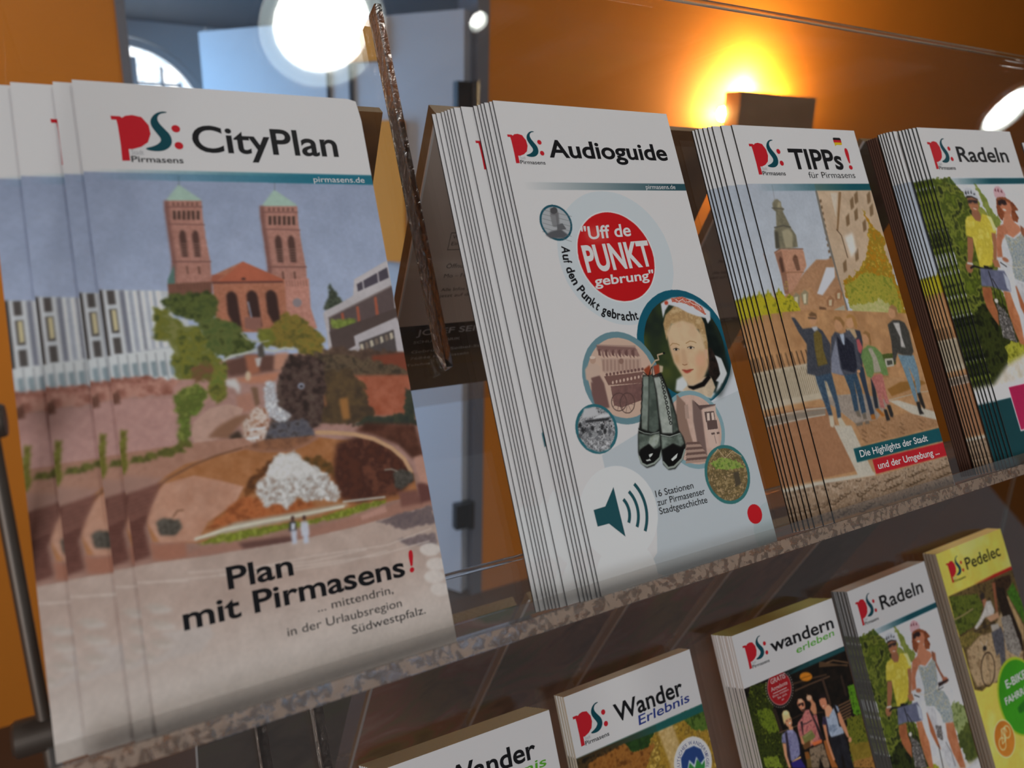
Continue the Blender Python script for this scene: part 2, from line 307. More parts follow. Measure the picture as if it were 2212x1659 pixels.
# ------------------------------------------------------------ cover pictures: drawn on a fine grid of coloured vertices
ART = {
'city': '''
p|7f8aa0,98a4bb|g=0,33,0,95;n=0.02;s=6|-10 330 990 330 990 1200 -10 1200
p|8d6e62|n=0.03;s=3|-10 1000 990 1000 990 2120 -10 2120
p|a9aeb2||-10 735 200 750 205 850 245 850 260 1030 -10 1050
p|3a3634|f=0.15|-6 736 10 737 10 956 -6 956
p|b9bdc0|f=0.15|10 737 20 738 20 954 10 954
p|4a4644||20 739 43 740 43 787 20 787
p|4a4644||20 802 43 802 43 882 20 882
p|b3aa86||27 805 39 805 39 872 27 875
p|4a4644||20 897 43 897 43 950 20 950
p|b4b8ba|f=0.15|43 739 55 740 55 951 43 951
p|6c6f7a|f=0.15|55 740 71 741 71 950 55 950
p|c3c7c8|f=0.15|71 741 81 742 81 948 71 948
p|8f95a0|f=0.15|81 742 94 743 94 947 81 947
p|c4c8c9|f=0.15|94 743 106 744 106 946 94 946
p|787b85|f=0.15|106 743 116 744 116 944 106 944
p|bfc3c6|f=0.15|116 744 129 745 129 943 116 943
p|9aa0aa|f=0.15|129 745 139 746 139 942 129 942
p|c6cacb|f=0.15|139 746 151 747 151 941 139 941
p|8d939d|f=0.15|151 747 161 748 161 940 151 940
p|c8cccd|f=0.15|161 747 174 748 174 939 161 939
p|b7bcbd||-10 956 200 943 205 1050 -10 1060
p|78868c|f=0.2|10 985 26 984 27 1035 11 1036
p|8b8f92||-2 956 2 956 4 1050 0 1050
p|78868c|f=0.2|37 985 53 984 54 1035 38 1036
p|8b8f92||25 956 29 956 31 1050 27 1050
p|78868c|f=0.2|64 985 80 984 81 1035 65 1036
p|8b8f92||52 956 56 956 58 1050 54 1050
p|78868c|f=0.2|91 985 107 984 108 1035 92 1036
p|8b8f92||79 956 83 956 85 1050 81 1050
p|78868c|f=0.2|118 985 134 984 135 1035 119 1036
p|8b8f92||106 956 110 956 112 1050 108 1050
p|78868c|f=0.2|145 985 161 984 162 1035 146 1036
p|8b8f92||133 956 137 956 139 1050 135 1050
p|78868c|f=0.2|172 985 188 984 189 1035 173 1036
p|8b8f92||160 956 164 956 166 1050 162 1050
p|b9bfc1||200 890 240 882 246 910 255 1010 210 1020
p|3c3d3d||210 918 218 917 224 1010 216 1012
p|3c3d3d||225 918 233 917 239 1010 231 1012
p|3c3d3d||240 918 248 917 254 1010 246 1012
p|8fa79b|f=0.2|235 425 279 370 344 425 341 434 234 434
l|5a5f66|w=2|280 373 284 338
p|9a7064|n=0.05;s=0.8|227 430 345 429 341 484 340 566 343 655 333 776 203 769 224 651 224 551 224 470
p|6d4c46|f=0.4|227 430 240 430 235 497 236 571 235 658 215 770 203 769 224 651 224 551 224 470
l|6d4c46|w=4|229 453 343 452
l|6d4c46|w=4|229 514 342 518
l|6d4c46|w=5|224 648 344 652
p|47352f||249 466 258 466 255 498 246 498
p|47352f||264 466 273 466 269 499 260 498
p|47352f||279 466 288 466 284 499 275 499
p|47352f||294 466 303 466 299 499 290 499
p|47352f||308 466 317 466 314 499 305 499
p|47352f||324 466 333 466 329 499 320 499
p|6a4a42||251 436 258 436 257 449 250 449
p|6a4a42||266 436 273 435 271 449 264 449
p|6a4a42||281 435 288 435 286 449 279 449
p|6a4a42||296 435 303 435 301 449 294 449
p|6a4a42||311 435 318 435 316 449 309 449
p|6a4a42||326 435 333 435 331 449 324 449
p|4b3530|f=0.15|257 555 263 539 271 535 278 545 279 565 275 634 256 632
l|8f6f62|w=2|257 585 277 586
l|8f6f62|w=2|256 595 276 595
l|8f6f62|w=2|255 604 275 605
l|8f6f62|w=2|254 613 274 614
l|8f6f62|w=2|253 623 273 623
p|5d4138||265 666 270 666 270 694 264 694
p|4b3530|f=0.15|297 555 304 540 311 536 318 545 319 566 315 635 296 633
l|8f6f62|w=2|298 586 318 587
l|8f6f62|w=2|296 596 316 596
l|8f6f62|w=2|295 605 315 606
l|8f6f62|w=2|294 614 314 615
l|8f6f62|w=2|293 624 313 624
p|5d4138||301 667 307 668 306 696 300 696
p|4f6a62||203 710 229 658 221 744 200 730
p|6b4a3e||200 726 338 723 330 796 198 788
l|5c4036|w=2|230 721 228 744
l|5c4036|w=2|240 722 238 745
l|5c4036|w=2|250 722 248 745
l|5c4036|w=2|261 723 259 746
l|5c4036|w=2|271 723 269 746
l|5c4036|w=2|282 724 280 747
l|5c4036|w=2|292 724 290 747
l|5c4036|w=2|303 725 301 748
l|5c4036|w=2|314 725 312 748
l|5c4036|w=2|324 726 322 749
p|8fa79b|f=0.2|547 443 597 384 669 443 666 452 545 452
l|5a5f66|w=2|598 388 604 351
p|9a7064|n=0.05;s=0.8|537 448 670 448 664 505 662 592 664 686 651 814 505 805 530 681 532 575 533 490
p|6d4c46|f=0.4|537 448 552 448 545 519 545 597 542 689 518 806 505 805 530 681 532 575 533 490
l|6d4c46|w=4|539 472 667 472
l|6d4c46|w=4|538 536 665 541
l|6d4c46|w=5|531 678 665 683
p|47352f||562 486 572 486 567 520 557 520
p|47352f||578 486 588 486 584 520 574 520
p|47352f||595 486 605 486 600 520 590 520
p|47352f||612 486 622 487 617 521 607 521
p|47352f||628 487 639 487 634 521 624 521
p|47352f||645 487 655 487 651 521 641 521
p|6a4a42||565 454 573 454 571 468 563 468
p|6a4a42||581 454 589 454 587 468 579 468
p|6a4a42||598 454 606 454 604 468 596 468
p|6a4a42||615 454 623 454 620 468 612 468
p|6a4a42||632 454 640 454 637 468 629 468
p|6a4a42||648 454 657 454 654 468 646 468
p|4b3530|f=0.15|569 580 576 563 585 559 593 569 593 591 587 664 567 661
l|8f6f62|w=2|569 612 591 612
l|8f6f62|w=2|568 622 590 622
l|8f6f62|w=2|566 632 588 632
l|8f6f62|w=2|565 641 587 642
l|8f6f62|w=2|563 651 585 652
p|5d4138||576 697 582 697 581 727 574 727
p|4b3530|f=0.15|614 581 622 564 630 560 638 570 639 592 633 665 612 663
l|8f6f62|w=2|614 613 637 613
l|8f6f62|w=2|612 623 635 623
l|8f6f62|w=2|611 633 634 633
l|8f6f62|w=2|609 643 632 643
l|8f6f62|w=2|608 653 630 653
p|5d4138||617 699 623 699 622 729 615 728
p|a8796c|n=0.05;s=0.8|577 727 667 727 656 837 667 915 544 919
l|6b4a40|w=2|586 731 586 752
l|6b4a40|w=2|596 731 595 752
l|6b4a40|w=2|606 732 605 753
l|6b4a40|w=2|616 732 615 753
l|6b4a40|w=2|626 733 625 754
l|6b4a40|w=2|636 733 635 754
l|6b4a40|w=2|646 733 645 755
l|6b4a40|w=2|656 734 655 755
p|9a6650|n=0.05;s=0.7|341 703 449 655 580 727 563 921 329 902
p|9c5842||363 721 449 655 577 727 572 735 347 729
p|8f5543||342 699 384 701 353 724 335 723
l|5a3a34|w=7|341 728 572 735
p|402c2a||450 719 449 721 446 723 443 723 440 723 437 722 435 720 435 718 436 716 438 715 441 714 444 714 447 715 449 717
p|7d7578||627 816 625 823 619 829 612 832 605 831 600 828 596 821 596 814 598 807 604 801 611 799 618 799 623 803 627 809
p|382825|f=0.15|377 775 384 765 397 760 409 770 412 784 412 896 385 877 373 842
p|382825|f=0.15|443 776 451 765 464 760 477 771 480 785 479 897 452 878 440 844
p|382825|f=0.15|507 778 515 767 529 762 542 773 545 787 543 901 516 882 504 847
p|7f5a50||426 856 479 860 474 914 421 896
l|8e99ad|w=4|445 803 448 858
p|33382f,4a5142|s=0.7;d=0.7;f=0.35|742 745 777 826 764 872 699 847 724 798
p|a39fa1||697 861 819 800 834 738 980 665 987 955 1006 1015 692 1029 699 932
p|544847||714 880 980 771 968 894 809 962 706 989
p|6a5d59||818 807 980 752 978 771 711 880 709 869
p|a5a1a3||701 854 979 737 977 767 707 879
p|aaa6a8||834 738 980 669 981 737 823 800
p|454049||841 757 971 695 971 737 840 786
l|a5a1a3|w=5|930 713 927 761
l|a5a1a3|w=5|866 743 864 784
p|94523f||762 865 772 862 770 934 758 940
p|94523f||823 844 833 841 830 913 818 920
p|94523f||898 812 908 808 905 882 892 889
p|59652f,7b8a44|s=1;d=0.5;f=0.35|720 884 814 890 801 925 718 919
p|4b403d||705 932 983 857 972 916 699 1030
p|a39fa2||796 954 972 894 980 1035 796 1054
p|4a4443||809 980 952 941 949 1036 813 1041
p|a9a18f||813 987 824 985 825 1006 813 1012
p|6e6257||833 982 843 979 845 1001 833 1007
p|a9a18f||852 976 863 974 865 996 852 1002
p|6e6257||872 971 883 968 885 990 872 996
p|a9a18f||893 965 903 962 905 985 892 991
p|6e6257||913 960 924 957 926 979 913 985
p|a9a18f||933 954 944 951 946 973 933 980
l|aaa6a8|w=7|704 918 706 1052
p|6f7040,5d622e,6b6a2b,434b26|s=2.2;d=1.6;f=0.35|140 804 176 812 202 844 248 878 281 889 315 927 321 997 349 1026 310 1083 208 1096 183 1043 178 920 142 912
p|3f4a28,525a2e,323c20|s=2;d=1.2;f=0.35|170 788 205 766 252 760 319 757 350 792 337 845 307 874 254 857 212 832
p|45532c,585f33,363f20|s=2;d=1.2;f=0.35|278 854 341 854 395 876 427 936 448 965 403 988 345 1000 292 951 283 907
p|66632f,7a6830,565229|s=2;d=1.4;f=0.35|499 906 550 850 609 864 659 914 684 958 670 1013 624 1022 573 985 498 965
p|60622c,6d7030|s=1.5;d=1;f=0.35|457 903 508 898 518 944 489 969 459 944
p|96766d|n=0.03;s=3|-199 1025 195 1053 337 1055 452 1046 620 1072 993 1111 994 1495 -230 1360
p|5c4a3e,45372f|s=2.5;d=1.5;f=0.35|629 1018 702 988 988 1033 979 1158 609 1139
p|6e3b2c|f=0.6|849 1034 978 1032 976 1119 843 1119
p|4d4034,5b4d3c,3d352c|s=2;d=1.2;f=0.35|640 1005 742 1019 856 1049 975 1100 980 1125 661 1095 620 1072
p|8e523d|f=0.5;n=0.05;s=3|649 1089 981 1120 961 1277 617 1226
p|3f342a,54442f|s=2.5;d=1.3;f=0.35|611 1071 757 1073 801 1138 819 1253 794 1287 613 1252 588 1159
p|2e322d,3a3d30|s=2;d=0.8;f=0.35|789 1258 934 1263 956 1170 980 1178 975 1312 738 1283
p|94603f|f=0.5|616 1149 652 1149 653 1199 618 1190
p|8a6138|f=0.5|701 1178 734 1177 729 1255 702 1255
p|5a4038|f=0.8|336 1007 411 988 506 997 497 1055 344 1061
p|94604a|f=0.4|407 988 448 992 447 1054 409 1063
p|a57a66|f=0.4|507 993 554 993 519 1053 494 1050
l|a8aca5|w=7|337 1003 363 988 412 984 463 973 504 984 544 976 573 983
l|9a9a8a|w=4|406 912 423 936 467 949 493 946
l|a8aca5|w=4|353 996 387 986 421 978
p|4a4640|f=0.3|452 965 473 949 471 1003 451 999
p|b0aeac|f=0.3|438 1004 461 1002 450 1032 441 1036
p|a5725b|f=0.6|343 1069 497 1059 517 1061 487 1094 413 1090
p|2f2623,463733,54473f|s=2;d=0.8;f=0.35|557 1002 630 1009 670 1041 665 1123 623 1267 425 1287 472 1189 501 1086 523 1053
p|b5a48c|f=0.3|415 1064 413 1071 410 1077 406 1080 402 1079 399 1076 398 1070 398 1062 400 1055 403 1049 407 1046 411 1046 414 1050 416 1056
p|b5b3b1|f=0.4|331 1068 367 1067 377 1099 369 1126 359 1101 332 1089
p|6d5442|f=0.3|411 1103 431 1105 431 1162 413 1173
p|9b7161|f=0.5|359 1127 408 1120 416 1182 358 1187
p|b8bfc5,8f8d90,c9ced2|s=1.2;d=0.5;f=0.35|463 1087 492 1090 490 1183 528 1214 502 1241 452 1213 447 1164 451 1107
p|9c7a66,bcb6b0,8a5f49|s=1.3;d=0.5;f=0.35|362 1218 413 1173 453 1178 450 1230 428 1291 359 1290
p|4b4a52,5c5a60,3b3635|s=1.6;d=0.5;f=0.35|457 1235 572 1233 597 1295 540 1300 424 1291
l|b9bcbf|w=7|390 1247 435 1245
l|c5c8ca|w=8|374 1275 410 1276
p|8a93a5|f=0.2|588 1119 586 1123 582 1127 578 1128 573 1127 568 1125 566 1121 566 1116 567 1112 571 1108 576 1107 581 1107 585 1110 588 1114
p|2e2624||583 1119 583 1121 581 1122 578 1123 575 1123 573 1121 572 1120 571 1118 572 1116 574 1114 577 1114 579 1114 582 1115 583 1117
p|a07d76|n=0.03;s=2|-108 1086 165 1112 160 1263 38 1300 -162 1297
p|7b4f42,8e6256,a37a6c|s=2.2;d=1;f=0.35|-102 1028 105 1030 190 1056 170 1100 -108 1086
p|a27d74|f=0.4|170 1071 223 1068 303 1073 289 1119 230 1158 180 1110
p|5f6f31,4c5526,717a3b|s=1.8;d=1;f=0.35|166 1100 250 1067 276 1104 248 1168 208 1180 202 1253 158 1279 176 1171
p|5e6a30,6f6c31,474c25|s=1.6;d=0.8;f=0.35|294 1025 344 1008 331 1128 293 1145 272 1100
p|6a4a36,5a5a2c|s=1.5;d=0.8;f=0.35|229 1022 287 994 302 1021 289 1063 238 1066
p|a5877a|n=0.03;s=2|206 1237 217 1198 268 1158 332 1150 376 1172 354 1217 285 1262 214 1276
p|7d5c48|f=0.4|252 1252 291 1220 349 1195 398 1192 343 1236 315 1266
p|3c3128|f=0.5|317 1258 350 1242 362 1269 352 1288 325 1280
p|95705f|n=0.03;s=2|-159 1268 186 1263 362 1269 413 1311 251 1343 30 1369 -169 1371
p|5d5c2c,454621|s=1;d=0.6;f=0.35|20 1299 33 1278 61 1280 65 1305
p|5d5c2c,454621|s=1;d=0.6;f=0.35|56 1297 69 1275 97 1278 101 1302
p|5d5c2c,454621|s=1;d=0.6;f=0.35|106 1289 120 1267 148 1270 153 1295
p|5d5c2c,454621|s=1;d=0.6;f=0.35|135 1286 149 1264 178 1266 182 1291
p|5d5c2c,454621|s=1;d=0.6;f=0.35|159 1273 173 1251 202 1253 206 1279
p|5d5c2c,454621|s=1;d=0.6;f=0.35|95 1292 109 1270 137 1272 141 1297
p|93633f|n=0.05;s=3|58 1404 101 1364 174 1328 270 1317 366 1309 497 1336 602 1302 672 1322 771 1337 848 1374 926 1473 929 1565 708 1573 421 1591 177 1579 55 1549 46 1487
p|a17863,ab8470|s=4;n=0.03|46 1487 58 1430 107 1379 197 1368 276 1399 340 1429 307 1478 217 1522 178 1575 74 1557
p|4b2c22,3e2620,5d392c|s=3;f=1|632 1443 665 1336 753 1319 850 1364 914 1450 923 1513 857 1552 712 1554 651 1533
p|54352a,402820|s=3;f=0.8|781 1277 968 1308 978 1430 933 1433 890 1375 804 1326 736 1301
l|ab8a6b|w=15|605 1287 657 1295 734 1312 802 1339 862 1381 902 1428 919 1477
l|6a4a38|w=6|30 1442 69 1402 117 1367 202 1333 271 1315 368 1300
l|8b6450|w=9|358 1303 417 1324 498 1335 556 1324 602 1306
p|8a5f45,6d4c3a|f=0.3|368 1300 423 1285 603 1297 556 1319 498 1332 409 1319
p|8f4f2c,a05f38,7b4527|s=2.2;d=0.8;f=0.35|206 1542 280 1490 336 1456 393 1485 553 1515 558 1539 384 1547
p|4a3020,6d4526|s=1.3;d=0.8;f=0.35|346 1421 391 1383 455 1346 459 1375 405 1404 371 1453 335 1465
p|4a3a22,6b4a28|s=1.3;d=0.8;f=0.35|540 1365 596 1369 639 1400 642 1444 584 1415
p|c7c8c6,a9a8a5,8e7d72|s=1.1;d=1.0;f=0.35|461 1338 525 1341 531 1363 573 1394 618 1440 651 1504 635 1540 581 1520 538 1521 505 1496 468 1527 431 1501 398 1513 382 1473 373 1444 416 1392
p|c5c6c4,b4b3b0|s=0.9;d=0.9;f=0.35|454 1351 524 1348 559 1392 600 1432 493 1424 404 1413
p|9d9484|f=0.4|170 1569 299 1539 429 1542 664 1545 672 1554 540 1564 425 1567 252 1569
l|bcb9a9|w=9|175 1566 263 1554 383 1553 472 1555 652 1555
l|a9a9a0|w=6|655 1539 804 1550
p|767f2a,5c6423,858a3c|s=1.6;d=0.5;f=0.35|176 1583 252 1567 380 1571 538 1578 711 1559 808 1560 806 1572 655 1592 536 1591 377 1595 269 1595
p|8f6a5c|f=0.4|142 1606 179 1593 298 1601 453 1616 533 1605 704 1597 862 1578 972 1573 977 1605 849 1650 503 1650 286 1625 144 1619
p|5a403a|f=0.4|297 1605 445 1614 484 1623 463 1643 311 1628
p|6d4a42|f=0.6|858 1542 928 1545 939 1598 859 1597
p|5a3a36|f=0.5|932 1525 982 1524 979 1595 934 1597
p|a67f70|f=0.4|939 1429 974 1424 988 1545 944 1517
p|4e4a44,37342f|s=0.8;d=0.4;f=0.35|851 1470 885 1461 928 1486 923 1513 871 1534 847 1520
l|8b8a80|w=4|822 1455 848 1457 867 1468
p|57524a,3c3831|s=0.8;d=0.4;f=0.35|70 1492 94 1484 136 1497 144 1525 118 1545 77 1532
l|6a4a35|w=4|121 1485 135 1469 151 1470
p|8f6250|f=0.5|48 1547 73 1561 146 1568 144 1615 89 1615 49 1602
p|8d6e62|f=0.8|-249 1299 -49 1321 120 1363 -1 1394 -72 1431 -241 1435
p|4f3029,5d3b33|s=1.2;f=0.5|-1 1394 101 1373 62 1445 38 1504 45 1589 -47 1606 -241 1596 -230 1425 -137 1431 -68 1394
l|7a564b|w=3|10 1396 100 1376
l|7a564b|w=3|8 1403 96 1383
l|7a564b|w=3|6 1409 93 1390
l|7a564b|w=3|3 1416 89 1396
l|7a564b|w=3|1 1423 85 1403
l|7a564b|w=3|-2 1429 81 1409
l|7a564b|w=3|-4 1436 78 1416
l|7a564b|w=3|-7 1442 74 1422
l|7a564b|w=3|-9 1449 70 1429
l|7a564b|w=3|-12 1455 66 1435
l|7a564b|w=3|-14 1462 63 1442
l|7a564b|w=3|-17 1468 59 1448
l|7a564b|w=3|-19 1475 55 1454
l|7a564b|w=3|-21 1481 52 1461
l|6f4e44|w=2|-10 1475 47 1477
l|6f4e44|w=2|-11 1486 47 1488
l|6f4e44|w=2|-12 1497 47 1499
l|6f4e44|w=2|-14 1507 46 1510
l|6f4e44|w=2|-15 1518 46 1521
l|6f4e44|w=2|-16 1528 46 1532
l|6f4e44|w=2|-17 1538 46 1543
l|6f4e44|w=2|-19 1549 46 1553
l|6f4e44|w=2|-20 1559 46 1564
l|6f4e44|w=2|-21 1570 45 1575
l|6f4e44|w=2|-22 1580 45 1586
l|6f4e44|w=2|-23 1590 45 1597
p|8e6552|f=0.6|-116 1435 -84 1391 -38 1374 -57 1547 -91 1558 -120 1521
p|9c8a80,a6958b|s=6;n=0.02|-335 1591 -227 1602 -48 1609 65 1613 207 1625 467 1635 683 1631 973 1613 1019 2087 967 2334 -362 1909
p|00000000,b5afa9|g=0,176,0,205|-10 1760 990 1760 990 2120 -10 2120
p|5e5355,6a5d5c|s=1;d=0.8;f=0.35|752 1630 973 1613 977 1675 854 1673
p|665a5a,75696a|s=1;d=0.6;f=0.35|824 1704 970 1712 969 1758 859 1734
l|b3a79e|w=4|141 1662 324 1692 526 1697 782 1717 956 1694
l|b3a79e|w=4|24 1666 260 1697 522 1724 739 1744 940 1736
l|b3a79e|w=4|229 1689 452 1728 627 1741 779 1735
l|b3a79e|w=4|-188 1627 -30 1653 138 1687
l|b3a79e|w=4|261 1684 524 1714 706 1715
p|bab3ad|f=0.3|978 1775 972 1784 959 1790 942 1791 925 1787 910 1779 900 1768 898 1758 904 1748 917 1743 934 1742 951 1746 966 1754 976 1764
p|bab3ad|f=0.3|992 1831 986 1841 973 1846 956 1847 938 1843 923 1834 914 1824 912 1813 918 1804 930 1799 947 1798 965 1802 980 1810 990 1820
p|bab3ad|f=0.3|975 1873 969 1882 956 1887 939 1888 922 1884 907 1875 898 1865 896 1854 902 1845 914 1840 931 1839 948 1843 963 1851 973 1862
p|bab3ad|f=0.3|990 1922 984 1931 971 1936 954 1936 937 1932 922 1924 913 1913 911 1902 917 1893 929 1888 946 1888 963 1892 979 1900 988 1911
p|aea69f|f=0.4|-83 1755 -86 1759 -95 1760 -106 1759 -119 1756 -130 1751 -138 1745 -140 1740 -137 1737 -129 1735 -117 1736 -104 1740 -93 1745 -85 1750
p|a2988f|f=0.4|-100 1741 -103 1744 -111 1745 -121 1744 -133 1741 -143 1736 -150 1732 -152 1728 -149 1725 -142 1724 -131 1725 -120 1728 -109 1732 -103 1737
p|aea69f|f=0.4|-73 1806 -76 1810 -84 1811 -96 1810 -109 1806 -120 1801 -127 1796 -130 1790 -126 1787 -118 1786 -107 1787 -94 1790 -83 1796 -75 1801
p|a2988f|f=0.4|-90 1792 -93 1795 -100 1796 -111 1794 -122 1791 -132 1787 -139 1782 -141 1778 -138 1775 -131 1774 -121 1775 -109 1778 -99 1783 -92 1788
p|aea69f|f=0.4|-72 1848 -75 1852 -84 1853 -95 1851 -108 1848 -119 1843 -126 1837 -129 1832 -126 1829 -117 1827 -106 1829 -93 1832 -82 1838 -74 1843
p|a2988f|f=0.4|-89 1834 -92 1837 -100 1837 -110 1836 -122 1833 -132 1828 -138 1823 -141 1819 -138 1817 -130 1816 -120 1817 -108 1820 -98 1825 -91 1830
p|aea69f|f=0.4|-137 1765 -141 1768 -149 1769 -160 1768 -172 1765 -183 1760 -191 1755 -193 1750 -190 1746 -182 1745 -170 1746 -158 1749 -147 1754 -140 1760
p|a2988f|f=0.4|-154 1751 -157 1753 -164 1754 -175 1753 -186 1750 -196 1746 -202 1741 -204 1737 -202 1734 -194 1733 -184 1735 -173 1738 -163 1742 -156 1746
p|aea69f|f=0.4|-137 1812 -140 1815 -148 1817 -160 1815 -172 1812 -183 1807 -190 1801 -192 1796 -189 1793 -181 1792 -170 1793 -158 1796 -147 1801 -139 1807
p|a2988f|f=0.4|-154 1798 -157 1801 -164 1801 -174 1800 -185 1797 -195 1793 -202 1788 -204 1784 -201 1781 -194 1780 -184 1782 -173 1785 -163 1789 -156 1794
p|aea69f|f=0.4|84 1762 81 1766 72 1767 59 1766 45 1763 33 1758 25 1752 23 1747 26 1743 35 1742 48 1743 61 1746 74 1751 82 1757
p|a2988f|f=0.4|66 1748 63 1751 54 1752 43 1750 31 1747 20 1743 13 1738 10 1733 14 1730 22 1730 33 1731 45 1734 56 1738 63 1743
p|aea69f|f=0.4|89 1814 86 1817 77 1819 64 1817 50 1814 39 1808 31 1803 28 1797 32 1794 40 1792 53 1794 67 1797 79 1803 87 1808
p|a2988f|f=0.4|71 1799 68 1802 60 1803 48 1801 36 1798 25 1793 18 1788 16 1784 19 1781 27 1780 38 1782 50 1785 61 1789 69 1794
p|aea69f|f=0.4|88 1869 84 1873 75 1874 63 1872 49 1869 37 1863 30 1857 27 1852 31 1849 39 1848 52 1849 65 1853 77 1858 85 1864
p|a2988f|f=0.4|70 1854 66 1857 58 1858 47 1856 35 1853 24 1848 17 1843 15 1839 18 1836 26 1835 37 1837 49 1840 60 1845 67 1850
p|aea69f|f=0.4|44 1900 40 1903 32 1904 19 1903 6 1899 -6 1893 -13 1888 -16 1882 -12 1879 -4 1878 8 1879 22 1883 33 1889 41 1895
p|a2988f|f=0.4|26 1885 23 1888 15 1888 4 1887 -8 1883 -19 1879 -26 1874 -28 1869 -25 1866 -17 1866 -6 1867 6 1871 16 1875 24 1880
p|aea69f|f=0.4|-5 1837 -8 1841 -17 1842 -29 1840 -42 1837 -53 1832 -61 1826 -63 1821 -60 1817 -52 1816 -40 1817 -27 1821 -15 1826 -7 1832
p|a2988f|f=0.4|-23 1823 -26 1825 -33 1826 -44 1825 -56 1821 -66 1817 -73 1812 -75 1808 -72 1805 -65 1804 -54 1806 -42 1809 -32 1813 -25 1818
p|a9a09a|f=0.6|40 1819 179 1832 187 1865 145 1904 -4 1898 86 1863
p|4a3530||483 1563 482 1566 480 1569 477 1570 474 1570 472 1568 471 1564 471 1560 472 1557 474 1554 477 1553 480 1553 482 1555 483 1559
p|33323a|f=0.2|465 1570 486 1572 483 1605 459 1602
p|aab0bd|f=0.2|465 1600 484 1602 479 1646 463 1645
p|4a3530||521 1568 519 1572 517 1575 514 1576 512 1575 510 1573 508 1570 508 1566 510 1562 512 1559 515 1558 517 1558 519 1561 521 1564
p|9b8f8d|f=0.2|503 1576 523 1578 521 1611 496 1608
p|aab0bd|f=0.2|502 1605 521 1608 517 1652 500 1651
p|b1b6c0||470 1576 483 1579 478 1599 467 1597
p|b0b4be|f=0.2|501 1579 525 1584 523 1626 496 1624
p|a57f72|f=0.3|706 1598 800 1580 804 1603 709 1614
p|6a6a2e,55501f|s=0.7;d=0.5;f=0.35|8 1193 28 1196 16 1254 18 1306 -6 1341 -1 1271
p|6d4a3e,54392f|s=0.7;d=0.5;f=0.35|2 1072 19 1067 18 1108 0 1112
p|00000000,1b6072|g=2,0,75,0|-10 319 990 319 990 359 -10 356
''',
